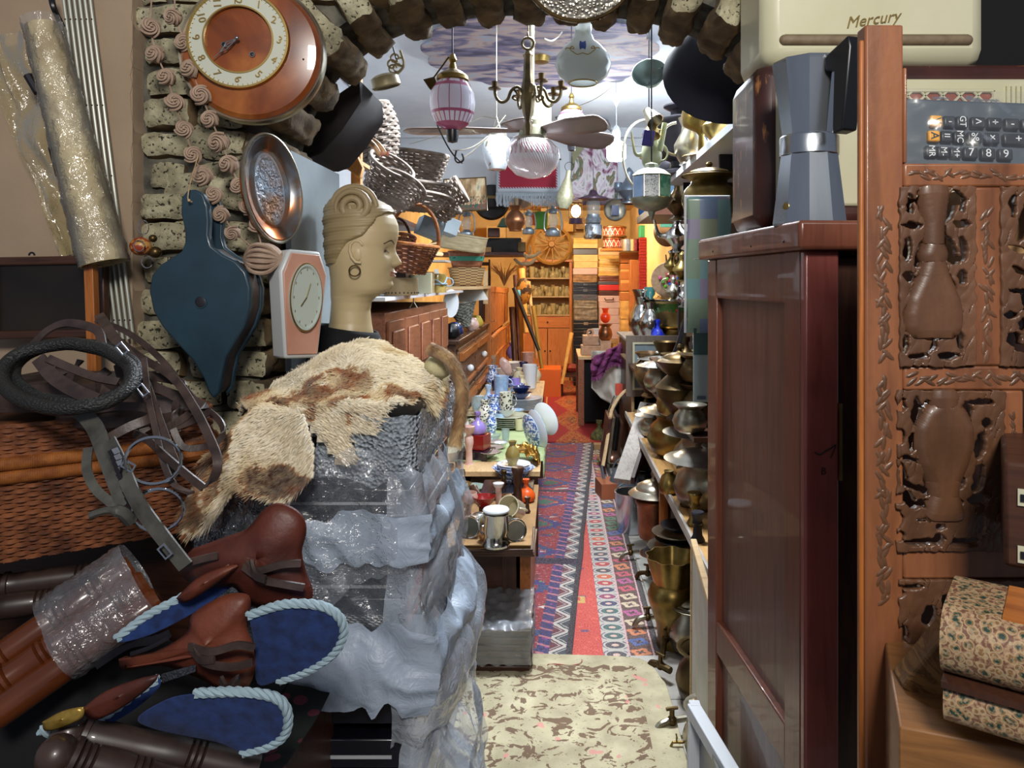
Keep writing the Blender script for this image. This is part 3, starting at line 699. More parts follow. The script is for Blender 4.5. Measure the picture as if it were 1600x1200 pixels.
# ---- two little saddles with blue skirts
def ropetrim(m,pts,r_=.0058):
 pts=spline(pts,10);tw=[0]
 for a,b in zip(pts,pts[1:]):tw.append(tw[-1]+(b-a).length)
 for ph in(0,PI*2/3,PI*4/3):
  q=[]
  for i,p in enumerate(pts):
   t=(pts[min(i+1,len(pts)-1)]-pts[max(i-1,0)]).normalized();u=t.cross(Vector((0,1,.2))).normalized();v=t.cross(u);a=tw[i]/.0105*2+ph
   q.append(p+(u*cos(a)+v*sin(a))*r_*.5)
  m.tube(q,r_*.62,6)
def pad(par,poly,Yc,tilt,rope_idx,th=.010):
 """felt skirt: polygon of pixel points on a plane leaning in depth (tilt = metres of Y per pixel of x, y)"""
 def w_(x,y,dy=0):return P(x,y,Yc+tilt[0]*(x-poly[0][0])+tilt[1]*(y-poly[0][1])+dy)
 sm=spline([Vector((x,y,0))for x,y in poly]+[Vector((*poly[0],0))],5)[:-1]
 m=MB();n=len(sm);v=[w_(p.x,p.y)for p in sm]+[w_(p.x,p.y,th)for p in sm]
 m.add(v,[tuple(range(n)),tuple(range(n,2*n))[::-1]]+[(i,i+n,(i+1)%n+n,(i+1)%n)for i in range(n)])
 sk=m.obj('felt_skirt',bluefelt,par,bevel=.002)
 m=MB();ropetrim(m,[w_(*poly[i],.003)for i in rope_idx]);m.obj('rope_trim',ropem,sk)
def hide_(par,name,poly,Yc,tilt,mat_,th=.012,bulge=.02,bevel=.003):
 def w_(x,y,dy=0):return P(x,y,Yc+tilt[0]*(x-poly[0][0])+tilt[1]*(y-poly[0][1])+dy)
 cx=sum(p[0]for p in poly)/len(poly);cy=sum(p[1]for p in poly)/len(poly)
 sm=spline([Vector((x,y,0))for x,y in poly]+[Vector((*poly[0],0))],4)[:-1];n=len(sm);m=MB();v=[];K=5
 for k in range(K+1):
  for p in sm:t=k/K;v.append(w_(cx+(p.x-cx)*t,cy+(p.y-cy)*t,-bulge*(1-t*t)))
 f=[(k*n+i,k*n+(i+1)%n,(k+1)*n+(i+1)%n,(k+1)*n+i)for k in range(K)for i in range(n)]
 m.add(v,f);return m.obj(name,mat_,par,solid=th)
sA=thing('toy_saddle','small brown leather saddle with blue rope-trimmed skirts, upper of the two','saddle',(0,0,0),group='small leather saddles with blue skirts')
pad(sA,[(388,962),(440,945),(495,945),(528,962),(537,990),(520,1022),(480,1048),(435,1064),(402,1068),(398,1010)],.93,(0,.0003),[0,1,2,3,4,5,6,7])
pad(sA,[(182,998),(230,962),(290,930),(345,895),(378,882),(382,898),(345,930),(290,965),(235,992),(190,1004)],.95,(.0003,0),[0,1,2,3,4])
hide_(sA,'seat',[(300,868),(350,850),(395,832),(425,798),(445,790),(468,802),(474,822),(466,858),(474,900),(484,938),(440,945),(400,935),(370,905),(320,905),(292,890)],1.0,(0,0),leatherr)
hide_(sA,'fender',[(275,935),(305,905),(340,888),(372,884),(330,918),(290,942)],.965,(0,0),leathero,bulge=.01)
m=MB()
for pts in([(290,880,.97),(320,872,.97),(340,868,.97)],[(385,880,.97),(400,892,.96),(440,882,.96),(470,880,.965)],[(380,885,.97),(410,905,.96),(440,912,.955),(475,918,.96)],[(392,876,.965),(398,898,.955),(415,905,.95)]):m.ribbon(spline([P(*p)for p in pts],5),.009,.004,side=(0,0,1))
m.obj('saddle_string',leatherd,sA)
sB=thing('toy_saddle','small tan leather saddle with blue rope-trimmed skirts, lower of the two','saddle',(0,0,0),group='small leather saddles with blue skirts')
pad(sB,[(305,1083),(370,1081),(425,1088),(448,1110),(446,1145),(420,1165),(378,1176),(340,1160),(245,1140),(215,1122),(262,1092)],.88,(0,.0003),[0,1,2,3,4,5,6])
pad(sB,[(62,1140),(70,1150),(110,1146),(165,1118),(215,1082),(248,1060),(246,1078),(205,1112),(160,1136),(110,1152)],.88,(.0003,0),[0,2,3,4,5])
hide_(sB,'seat',[(185,1030),(240,1018),(290,990),(300,960),(350,930),(385,928),(392,945),(385,975),(396,1010),(398,1045),(385,1075),(345,1080),(310,1060),(250,1040),(195,1048)],.96,(0,0),leathero)
hide_(sB,'fender',[(125,1110),(165,1080),(225,1058),(245,1062),(200,1100),(150,1125)],.875,(0,0),leatherr,bulge=.006)
hide_(sB,'gullet_lining',[(66,1128),(95,1112),(125,1106),(128,1122),(95,1138),(70,1142)],.87,(0,0),M_('gold_leaf_lining','#9a7a34',.35,.6,'#c9aa58',40),bulge=.004)
m=MB()
for pts in([(295,1010,.93),(330,1018,.92),(370,1008,.92),(398,1012,.925)],[(300,1015,.93),(320,1035,.92),(360,1042,.915),(395,1035,.92)],[(302,1008,.93),(312,1030,.92),(335,1030,.915)],[(345,1060,.92),(355,1075,.91),(372,1060,.905),(365,1078,.9)]):m.ribbon(spline([P(*p)for p in pts],5),.009,.004,side=(0,0,1))
m.obj('saddle_string',leatherd,sB)
m=MB();strap(m,[(150,1040,.97),(200,1008,.965),(240,1000,.96),(265,990,.96)],.010,(0,0,1));m.tube(spline([P(205,1022,.95),P(235,1012,.95),P(262,998,.95)],4),.003,6);m.obj('cinch_ring',iron,sB)
m=MB();m.grid(10,30,lambda u,v:P(255+50*v,1052-14*v+14*u-4*v*u,.945-.008*sin(PI*v)));wb=Mat('woven_webbing');wb.set(col='#2a2e38',rough=.8);wb.bump(wb.voro(300),.8,.003);m.obj('girth_webbing',wb.m,sB,solid=.003)
def dh(u,v):
 x=-.95+.50*u;y=.98+.30*v;return(x,y,.83+.14*sin(PI*u)*sin(PI*min(v*1.2,1))+.03*nz((x,y,0),9))
m=MB();m.grid(30,20,dh);tag(m.obj('dark_blanket',blackcloth,solid=.004),'dark folded blanket in the shadow underneath the two little saddles','blanket')
# = STACK OF WRAPPED BOXES, FUR, MANNEQUIN
boxblack=M_('black_veneer','#0d0e14',.25,0,'#161824',6,coat=.4)
inlay=Mat('mother_of_pearl_inlay');_x,_y,_z=inlay.xyz();_a=((_x+_z*2)/.012).fr();_b=(_z/.004).fr()
inlay.set(col=inlay.mix((_a>.45)*(_b>.35),'#17171c','#b9bcc0'),rough=.25);inlay=inlay.m
bx0,bx1,by0,by1=-.545,-.262,1.30,1.74
levels=[(.10,.20),(.205,.29),(.335,.43),(.44,.53),(.55,.66),(.70,.79),(.80,.895)]
levels=[];z=.02
labs=['lowest of the stack, half hidden by milky plastic','second from the floor in the wrapped stack','third from the floor in the wrapped stack','with the bright inlaid band facing the front near the felt rug','under the crumpled white bags halfway up the stack','wrapped in crinkled clear film in the middle of the stack','just under the crumpled white paper near the fur','second from the top under the fur','topmost of the stack, under the fur']
hs=[.16,.12,.12,.11,.145,.14,.135,.12,.115]
tops=[];jx=[0,.005,-.004,.004,.0,.006,-.004,.002,-.002]
for i,(h_,lab)in enumerate(zip(hs,labs)):
 gap=.022 if i in(4,6)else .004
 t=thing('inlaid_box','black inlaid wooden box, '+lab,'box',(bx0+jx[i],by0+.004*(i%3),z),group='black inlaid boxes in the wrapped stack')
 W_=bx1-bx0;D_=by1-by0
 m=MB();m.box((0,0,0),(W_,D_,h_*.62));m.obj('body',boxblack,t,bevel=.003)
 m=MB();m.box((-.002,-.002,h_*.64),(W_+.002,D_+.002,h_-.001));m.obj('lid',boxblack,t,bevel=.003)
 m=MB();m.box((.03,-.0015,h_*.26),(W_-.03,.001,h_*.40));m.obj('inlay_band',inlay,t,smooth=0)
 m=MB();m.box((.03,-.0035,h_*.76),(W_-.03,-.001,h_*.80));m.box((W_-.001,.03,h_*.3),(W_+.0015,D_-.03,h_*.36));m.obj('white_line',M_('bone_line','#a9abb0',.4),t,smooth=0)
 tops.append((z,z+h_));z+=h_+gap
ztop=tops[-1][1]
def creased(name,c_):
 m=Mat(name);m.set(col=c_,rough=.45,spec=.5);m.bump(m.voro(22,'SMOOTH_F1',(1,1,.6)),.9,.02);m.bump((m.noise(30,3,dist=1.5)-.5).ab(),.5,.006);return m.m
def sheet(name,label,mat_,fn,nu,nv,amp,sc,seed=0,cat='plastic wrap',solid=0):
 def g_(u,v):
  p=Vector(fn(u,v));p.z+=amp*(1.4*nz((u*8,seed,0))+.6*nz((u*22,seed,3)))*(2*v-1)**2*(1 if v>.5 else 1.4);q=Vector((nz(p,sc,seed),nz(p,sc,seed+1)*.6,nz(p,sc,seed+2)))*amp
  w_=p+q*2;w_=Vector((w_.x*.8+w_.z*.5,w_.y*.8-w_.z*.4,w_.z*.5+w_.x*.2))
  k=1-2.2*abs(nz(w_,sc*1.5,seed+7));k2=1-2.2*abs(nz(w_,sc*3.6,seed+8));o_=Vector((.7 if p.x>bx1-.02 else .1,-1 if p.y<by0+.05 else-.15,0))
  return p+q+o_*amp*(.6*k+.16*k2)
 m=MB();m.grid(nu,nv,g_);return tag(m.obj(name,mat_,smooth=70,solid=solid),label,cat)
def zl(i,t=0):return tops[i][0]+t
def wrapcorner(z0,z1,xl,off,yb,lean=0,bulge=0):
 """front face from xl to the corner, then back along the right side"""
 Lf=bx1-xl;Ls=yb-by0
 def fn(u,v):
  s_=u*(Lf+Ls);z_=z0+(z1-z0)*v;b_=bulge*sin(PI*v)
  if s_<Lf:return(xl+s_,by0-off-b_*.25,z_)
  s_-=Lf;k=min(s_/.06,1)
  return(bx1+off+b_*(.3+.7*k)+lean*(1-v)*k,by0-off*(1-k)+s_,z_)
 return fn
sheet('bubble_wrap','bubble wrap folded around the top box under the fur',bubble,wrapcorner(ztop-.10,ztop+.012,-.42,.014,1.72,0,.006),70,22,.010,14,1)
sheet('plastic_sheet','wide clear plastic sheet hanging diagonally over the upper boxes',wrapclear,lambda u,v:(-.60+.345*u+(-.02)*v,by0-.03-.03*sin(PI*u)-.05*(1-u)*(1-v),ztop-.06-(.33-.13*u)*(1-v)+.02*u),80,60,.018,9,2)
sheet('plastic_bag','milky plastic bag crumpled over the upper right side of the box stack',wrapmilky,wrapcorner(zl(6,.0),zl(8,.02),-.30,.016,1.70,.02,.03),70,44,.022,10,3)
sheet('crumpled_paper','crumpled white paper sticking out between two boxes below the fur',creased('blue_white_paper','#9fadbf'),wrapcorner(zl(7,.0),zl(7,.085),-.50,.040,1.6,0,.014),70,26,.016,13,4,'paper')
sheet('plastic_bag','milky plastic bag bulging from the right side, second from the top',wrapmilky,wrapcorner(zl(5,-.03),zl(6,.06),-.29,.020,1.68,.035,.045),60,44,.024,9,5)
sheet('plastic_sheet','crinkled clear plastic film stretched over the middle black boxes',wrapclear,wrapcorner(zl(5,.12),zl(7,-.0),-.50,.022,1.6,.0,.008),80,44,.013,12,6)
sheet('crumpled_paper','pale blue crumpled wrapping sheet jutting out above the inlaid band box',bpy.data.materials['blue_white_paper'],wrapcorner(zl(5,.062),zl(5,.20),-.50,.045,1.62,0,.030),80,44,.022,10,7,'paper')
sheet('plastic_bag','milky plastic bag bulging low on the right side above the felt rug',wrapmilky,wrapcorner(zl(3,-.02),zl(5,.03),-.275,.018,1.66,.05,.05),60,50,.026,9,8)
sheet('plastic_bag','large milky plastic bag spreading over the felt rug at the foot of the stack',wrapmilky,wrapcorner(zl(0,.05),zl(4,-.02),-.268,.022,1.66,.12,.06),70,70,.032,8,9)
sheet('plastic_sheet','clear film around the box below the inlaid band box',wrapclear,wrapcorner(zl(1,.0),zl(3,-.005),-.53,.012,1.5,0,.006),70,40,.010,13,10)
# ---- fur hides
furm=Mat('hide_fur');_f=furm.noise(5.5,2,dist=.9);_g=furm.noise(60,3);_x,_y,_z=furm.xyz();_q=((_x+.405)*(_x+.405)*75+(_y-1.335)*(_y-1.335)*230).mi((_x+.30)*(_x+.30)*260+(_y-1.33)*(_y-1.33)*500).mi((_x+.585)*(_x+.585)*420+(_y-1.20)*(_y-1.20)*110).mi((_x+.44)*(_x+.44)*260+(_y-1.16)*(_y-1.16)*1500);_q=_q+(furm.noise(22,3)-.5)*3.2;_f=(_f-(1-_q).mx(0).mi(.4)*.5)+.02
_c=furm.ramp(_f,[(.34,'#4a1e0c'),(.44,'#965024'),(.475,'#d9c6a0'),(.55,'#f2ead6')]);furm.set(col=furm.mix(furm.ramp(_g,[(.3,(0,0,0,1)),(.7,(.5,.5,.5,1))]),_c,'#d8c49a'),rough=.9,sheen=.4);furm=furm.m
def pelt(name,label,outline,zf,nhair,hl,seed,flow=(1,0,-.2)):
 """outline: closed list of (x,y) on the ground plan; zf(x,y): height of the resting surface"""
 rs=random.Random(seed);xs=[p[0]for p in outline];ys=[p[1]for p in outline]
 def inside(x,y):
  c=False;j=len(outline)-1
  for i in range(len(outline)):
   (x1,y1),(x2,y2)=outline[i],outline[j]
   if(y1>y)!=(y2>y)and x<(x2-x1)*(y-y1)/(y2-y1)+x1:c=not c
   j=i
  return c
 t=thing(name,label,'animal hide',(0,0,0),group='brown and white animal hides')
 N_=70;g={};m=MB();vs=[];fs=[]
 for i in range(N_+1):
  for j in range(N_+1):
   x=min(xs)+(max(xs)-min(xs))*i/N_;y=min(ys)+(max(ys)-min(ys))*j/N_
   g[i,j]=len(vs);vs.append((x,y,zf(x,y)))
 for i in range(N_):
  for j in range(N_):
   cx=(vs[g[i,j]][0]+vs[g[i+1,j+1]][0])/2;cy=(vs[g[i,j]][1]+vs[g[i+1,j+1]][1])/2
   if inside(cx,cy):fs.append((g[i,j],g[i+1,j],g[i+1,j+1],g[i,j+1]))
 m.add(vs,fs);m.obj('skin',furm,t,solid=.006,smooth=60)
 m=MB();V_=[];F_=[]
 for k in range(nhair):
  while True:
   x=rs.uniform(min(xs),max(xs));y=rs.uniform(min(ys),max(ys))
   if inside(x,y):break
  e=.004;z_=zf(x,y);n_=Vector((zf(x-e,y)-zf(x+e,y),zf(x,y-e)-zf(x,y+e),2*e)).normalized()
  d=(Vector(flow)+Vector((nz((x,y,0),14,seed),nz((x,y,5),14,seed),0))*1.8);d=(d-n_*d.dot(n_)).normalized()*.9+n_*rs.uniform(.35,.8)+Vector((rs.gauss(0,.2),rs.gauss(0,.2),rs.gauss(0,.15)))
  d.normalize();L_=hl*rs.uniform(.6,1.3);p=Vector((x,y,z_));sd_=d.cross(Vector((rs.gauss(0,1),rs.gauss(0,1),rs.gauss(0,1)))).normalized()*.0005
  b=len(V_);V_+=[p-sd_,p+sd_,p+d*L_*.6+sd_*.6+Vector((0,0,-.1*L_)),p+d*L_+Vector((0,0,-.35*L_))];F_+=[(b,b+1,b+2),(b,b+2,b+3)]
 m.add(V_,F_);me=m.obj('fur',furm,t,smooth=0);me['kind']='stuff'
 return t
def ztopf(x,y):
 e=max(0,by0-.01-y)*2.2+max(0,x-(bx1+.01))*2.6+max(0,bx0-.02-x)*1.5
 pile=.10*math.exp(-((x+.40)/.14)**2-((y-1.52)/.16)**2)
 return ztop+.022+pile+.013*nz((x,y,0),11)+.006*nz((x,y,2),30)-e
O1=[(-.52,1.26),(-.47,1.285),(-.43,1.275),(-.40,1.262),(-.37,1.25),(-.345,1.252),(-.36,1.27),(-.32,1.27),(-.27,1.30),(-.24,1.40),(-.235,1.52),(-.25,1.64),(-.30,1.70),(-.38,1.72),(-.46,1.66),(-.53,1.56),(-.56,1.44),(-.58,1.34)]
pelt('fur_hide','brown and cream animal hide lying across the top of the wrapped boxes',O1,ztopf,42000,.017,5)
def zleft(x,y):
 e=max(0,-(x+.60))*1.0
 fall=max(0,1.30-y)*2.0
 return ztop+.022+.018*nz((x,y,0),13)-1.1*max(0,1.25-y)-.9*max(0,-.50-x)
O2=[(-.60,1.20),(-.57,1.15),(-.54,1.145),(-.51,1.175),(-.47,1.155),(-.42,1.15),(-.39,1.175),(-.40,1.21),(-.43,1.25),(-.48,1.30),(-.55,1.31),(-.60,1.27)]
pelt('fur_hide','brown and cream animal hide drooping off the left front of the box stack',O2,zleft,26000,.020,9,(-.5,-.6,-.6))
m=MB();m.ball((0,0,0),(.030,.035,.026),18,f=lambda d:1+.06*nz(d,4));tag(m.obj('paper_bundle',M_('pale_yellow_paper','#c9c39c',.8,0,'#b3ab80',30,bump=.3),loc=P(686,572,1.50)),'pale yellow crumpled paper bundle tucked under the fur on the bubble wrap','paper bundle')
tl=thing('fur_tail','long tan fur tail hanging down past the bubble-wrapped corner','animal hide',(0,0,0))
pts=spline([P(672,545,1.46),P(700,560,1.44),P(717,590,1.42),P(722,620,1.41),P(718,655,1.40),P(712,690,1.40)],8)
tailm=M_('tan_fur','#8a6440',.9,0,'#c9a878',30,sheen=.3)
m=MB();m.tube(pts,[.014-.006*i/len(pts)for i in range(len(pts))],10);m.obj('skin',tailm,tl)
m=MB();rs=random.Random(4)
for k in range(5000):
 i=rs.randrange(len(pts)-1);p=pts[i].lerp(pts[i+1],rs.random());t=(pts[i+1]-pts[i]).normalized();d=Vector((rs.gauss(0,1),rs.gauss(0,1),rs.gauss(0,1)));d=(d-t*d.dot(t)).normalized()
 q=p+d*.009;e=q+d*.008+t*.014;s_=t.cross(d)*.0007;n=len(m.v);m.v+=[tuple(q-s_),tuple(q+s_),tuple(e)];m.f.append((n,n+1,n+2));m.m.append(0)
o=m.obj('fur',tailm,tl,smooth=0);o['kind']='stuff'
# ---- mannequin head in profile, facing right (+X)
hy=1.80;hs_=hy/F
mh=thing('mannequin','cream mannequin head in profile with sculpted rolled hair and a hoop earring','mannequin',P(560,400,hy),(0,0,R(2)))
skinm=M_('mannequin_cream','#b3a07a',.42,0,'#bda983',5)
rows=[(-175,30,-72,54),(-150,27,-60,46),(-128,24,-50,38),(-105,20,-44,32),(-85,18,-42,31),(-72,20,-41,32),(-64,27,-42,34),(-58,40,-42,36),(-52,47,-42,39),(-46,50,-42,41),(-38,51.5,-42,43),(-28,52.5,-43,45),(-18,53.5,-44,47),(-8,54,-45,49),(-2,54,-45,50),(6,54,-46,51),(12,55,-46,51),(18,57,-46,52),(26,59.5,-46,52),(36,61,-46,52),(48,60.5,-46,51),(58,57,-46,50),(68,51,-45,47),(78,41,-42,42),(86,28,-36,34),(93,10,-26,20),(96,-6,-10,3)]
zs=np.array([r[0]for r in rows],float)
def interp(z,k):return float(np.interp(z,zs,[r[k]for r in rows]))
def nose(z):return float(np.interp(z,[-18,-15,-11,-4,4,12,20],[0,9,13,9,4.5,1.5,0]))
def headpt(u,v,off=0):
 z=-175+271*v;a=2*PI*u
 f,b,w_=interp(z,1),interp(z,2),interp(z,3);cx=(f+b)/2;rx=(f-b)/2
 ca,sa=cos(a),sin(a);e=.86 if z>-60 else 1
 x=cx+rx*math.copysign(abs(ca)**e,ca);y=w_*sa
 da=math.atan2(sin(a),cos(a))
 x+=nose(z)*math.exp(-(da/(.13+.004*max(0,6-abs(z+12))))**2)
 if z>-70:
  x+=float(np.interp(z,[-58,-50,-45,-39,-36,-32,-29.5,-28,-26,-23,-19],[0,3.5,4,1.2,2.5,6,3.5,3.2,6.5,3.2,1]))*math.exp(-(da/.27)**2)
  for s_ in(-1,1):
   g_=math.exp(-((da-s_*.42)/.16)**2-((z-6)/6.5)**2);x-=6.0*g_
   g_=math.exp(-((da-s_*.40)/.09)**2-((z-5)/3.2)**2);x+=3.4*g_
   g_=math.exp(-((da-s_*.62)/.25)**2-((z+14)/12)**2);x+=1.5*g_
   g_=math.exp(-((da-s_*.75)/.3)**2-((z+40)/10)**2);x-=2.0*g_
 p=Vector((x,-y,z))
 if off:
  c_=Vector((cx,0,z));d=(p-c_);p=p+d.normalized()*off
 return p*hs_
m=MB();m.grid(120,150,lambda u,v:headpt(u,v),cu=True)
ec=Vector((6,-49.5,2))*hs_
m.tube([ec+Vector((x*hs_,-abs(z)*.0*hs_-.003,z*hs_))for x,z in[(10,-14),(2,-13),(-4,-6),(-7,4),(-6,13),(0,19),(8,18),(12,12)]],[.003,.004,.004,.004,.004,.004,.0035,.002],8)
m.ball(ec+Vector((3*hs_,.002,0)),(.013,.005,.019),12)
m.obj('head_and_neck',skinm,mh,smooth=75)
def hairpt(u,v):
 z=-26+128*v;a=2*PI*u;da=math.atan2(sin(a),cos(a));zz=min(z,95.5)
 f,b,w_=interp(zz,1),interp(zz,2),interp(zz,3);k=4.5+4*v
 cx=(f+b)/2;rx=(f-b)/2+k;w2=w_+k
 line=float(np.interp(abs(da),[0,.5,.95,1.35,1.75,2.2,3.2],[62,60,52,24,14,-18,-24]))
 sink=min(1,max(0,(z-line)/7))
 x=cx+(rx if sink>0 else rx)*cos(a);y=w2*sin(a)
 kk=1-(1-sink)*.30
 wave=1+.018*sin(z*.34+3*abs(da))*sink+.008*sin(z*1.3+5*abs(da))*sink
 x=cx+(x-cx)*kk*wave;y=y*kk*wave
 return Vector((x,-y,min(z,100)))*hs_
hairm=M_('sculpted_hair','#8d7a58',.5,0,'#9c8964',6)
m=MB();m.grid(110,90,hairpt,cu=True)
cc=Vector((4,-47,72))*hs_
for turn,r0,r1,rad,off in((2.1,26,4,6.5,-3),(.8,34,27,5.5,3)):
 pts=[]
 for i in range(40):
  t=i/39;a=R(200)-turn*2*PI*t;rr=(r0+(r1-r0)*t)*hs_
  pts.append(cc+Vector((rr*cos(a)*1.05,(off+6*(1-t)*-1+(rr/hs_)**2*.012)*hs_,rr*sin(a))))
 m.tube(pts,[rad*hs_*(.35+.65*min(1,i/8))*(1-.25*i/39)for i in range(40)],10)
for k in range(0):
 pts=[Vector((x,-(47-.13*max(0,x-20)-.010*max(0,x-20)**2),z-2.2*k))*hs_ for x,z in[(-14,50),(0,44),(14,43),(28,47),(42,50),(54,46)]]
 m.tube(spline(pts,5),[2.6*hs_]*26,8)
for k in range(0):
 pts=[Vector((44-3*k,-(18-6*k),84-2*k)),Vector((52-2*k,-(24-6*k),76-3*k)),Vector((58,-(26-7*k),66))]
 m.tube(spline([p*hs_ for p in pts],4),3*hs_,8)
m.obj('sculpted_hair',hairm,mh,smooth=75)
m=MB();m.torus((0,0,0),.0125,.0018,28,8,TR(Vector((7,-54,-24))*hs_,(R(0),0,R(8))),axis=1);m.obj('hoop_earring',bronze,mh)
m=MB()
for z0,z1 in((-27,-24),(-31.5,-28.5)):
 m.grid(20,5,lambda u,v:headpt(((u-.5)*.10)%1,(z0+(z1-z0)*v+175)/271,.5+.6*sin(PI*v)*sin(PI*u)))
m.obj('lips',M_('faded_red_lips','#9a5f4e',.4),mh)
m=MB()
for s_ in(-1,1):
 m.grid(14,4,lambda u,v:headpt((s_*(.045+.05*u))%1,(3+2.2*sin(PI*u)+4*v*sin(PI*u)+175)/271,.4))
m.obj('painted_eye',M_('painted_eye_brown','#4a3a26',.4),mh)
m=MB()
for s_ in(-1,1):
 m.grid(14,2,lambda u,v:headpt((s_*(.03+.085*u))%1,(17+5*sin(PI*min(1,u*1.1))+1.8*v+175)/271,.5))
m.obj('painted_eyebrow',bpy.data.materials['painted_eye_brown'],mh)
def dress(u,v):
 a=2*PI*u;return Vector(((-16+(46+26*v)*cos(a))*hs_,-(42+36*v)*sin(a)*hs_,(-112-24*cos(a)*(1-v)*.3-62*v)*hs_))
m=MB();m.grid(40,12,dress,cu=True);m.lathe([(.112,-.27),(.125,-.45),(.125,-1.3)],30,TR(sc=(1.0,1.0,1)));m.obj('black_dress',blackcloth,mh,solid=.004)
# = FOREGROUND, RIGHT
# ---- red wardrobe: side panel recedes to the left of the aisle's vanishing point
wx,wy,wt=.383,1.16,1.594
wd=thing('wardrobe','tall red-brown stained wardrobe with a worn panelled side right of the arch','wardrobe',(wx,wy,0),(0,0,R(5.0)))
Dp=.50;Wd=.56;ht=wt-.045
def wbar(m,y0,y1,z0,z1,x0=0,x1=.028):m.box((x0,y0,z0),(x1,y1,z1))
m=MB();wbar(m,0,.062,0,ht);m.obj('front_stile',redwood,wd,bevel=.002)
m=MB();wbar(m,Dp-.062,Dp,0,ht);m.obj('rear_stile',redwood,wd,bevel=.003)
m=MB();wbar(m,.062,Dp-.062,ht-.085,ht,.002);m.obj('top_rail',redwood,wd,bevel=.002)
m=MB();wbar(m,.062,Dp-.062,.695,.765,.001);m.obj('middle_rail',redwood,wd,bevel=.003)
m=MB();wbar(m,.062,Dp-.062,.0,.10,.002);m.obj('bottom_rail',redwood,wd,bevel=.002)
m=MB();m.box((.014,.05,.03),(.022,Dp-.05,ht-.03));m.obj('side_panel',redpanel,wd)
redfront=wood('bright_red_front','#763832','#924e46',2,.35,9,.3)
m=MB();m.box((.0,-.018,0),(.056,0,ht));m.obj('corner_post',redfront,wd,bevel=.004)
m=MB();m.box((.06,.012,.03),(Wd,.026,ht-.01));dr=m.obj('door',darkwood,wd,bevel=.003)
m=MB();m.box((.054,-.019,1.20),(.062,-.008,1.30));m.rod((.058,-.016,1.19),(.058,-.016,1.31),.004,8);m.obj('hinge',bronze,dr)
m=MB();m.box((.03,.03,0),(Wd,Dp,ht));m.obj('carcass',darkwood,wd)
m=MB();m.prism([(-.018,-.04),(Wd,-.04),(Wd,Dp+.012),(-.018,Dp+.012)],ht,wt,axis=2);m.obj('top_moulding',redwood,wd,bevel=.006)
for y in(.02,.17,.40):m=MB();m.ball((-.0185,y,wt-.03),(.0012,.0024,.0024),8);m.obj('nail_hole',iron,wd)
m=MB();m.text('B',.016,TR((.030,-.0188,1.205),(R(90),0,0)),.0002);m.tube(spline([(.016,-.0186,1.235),(.024,-.0186,1.231),(.032,-.0186,1.236),(.04,-.0186,1.240),(.05,-.0186,1.246),(.046,-.0186,1.235),(.042,-.0186,1.226)],4),.0012,5)
m.obj('pencil_scrawl',M_('dark_scrawl','#2a1216',.6),wd)
m=MB();m.rod((.0,Dp,wt-.045),(-.030,Dp+.0,wt-.043),.0012,6);m.obj('nail',steel,wd)
# ---- moka pot
mk=thing('moka_pot','large faceted aluminium moka pot standing on the red wardrobe','coffee pot',P(1264,356,1.215)+Vector((0,0,.002)),(0,0,R(-72)))
def octring(prof,n=10,M=None):
 m=MB();m.lathe(prof,n,M);return m
m=octring([(0,0),(.058,0),(.060,.004),(.047,.112),(.046,.118),(0,.118)]);m.obj('boiler',steel,mk,smooth=15)
m=MB();m.lathe([(.046,.116),(.0475,.117),(.0475,.145),(.046,.148),(.044,.149)],40);m.obj('threaded_collar',steel,mk)
m=octring([(0,.147),(.044,.148),(.060,.262),(.061,.266),(.0585,.266),(.0,.255)]);m.obj('jug',steel,mk,smooth=15)
m=MB();m.lathe([(.0605,.264),(.058,.270),(.02,.275),(0,.275)],10);m.obj('lid',steel,mk,smooth=15)
m=MB();m.prism([(.055,.262),(.110,.280),(.114,.262),(.098,.14),(.074,.138),(.078,.235),(.058,.240)],-.014,.014);m.obj('handle',black,mk,bevel=.003)
m=MB();m.lathe([(.004,0),(.006,.004),(0,.005)],10,TR((.014,-.052,.03),(R(80),0,R(15))));m.obj('valve',brass,mk)
# ---- old radios
radwood=Mat('worn_bakelite');_f=radwood.noise(10,5,(1,1,.5));_g=radwood.noise(50,4,(1,1,.35));_e=radwood.noise(3,3)
_c=radwood.ramp(_f,[(.3,'#2b1410'),(.7,'#4a261e')]);radwood.set(col=radwood.mix(radwood.ramp(_g*.5+_e*.5,[(.55,(0,0,0,1)),(.6,(1,1,1,1))]),_c,'#a8703e'),rough=.42,coat=.15);radwood=radwood.m
creamp=M_('aged_cream_plastic','#c2bf9e',.4,0,'#d0ccb0',3,coat=.2)
rx,ry=.370,1.35
ra=thing('table_radio','large old brown radio with rounded edges and a cream grille behind the moka pot','radio',(rx,ry,wt),(0,0,0))
W2,H2,D2=.56,.315,.225
m=MB();m.box((0,.012,.004),(W2,D2,H2));m.obj('case',radwood,ra,bevel=.028)
m=MB();m.box((.035,.004,.045),(W2-.03,.02,H2-.035));m.obj('front_panel',creamp,ra,bevel=.006)
m=MB();m.box((.24,-.0005,.15),(.43,.006,H2-.06));m.obj('speaker_cloth',M_('rust_cloth','#8a4630',.9),ra)
m=MB();p0=.24;wgl=.19;hgl=H2-.06-.15;sp=.032
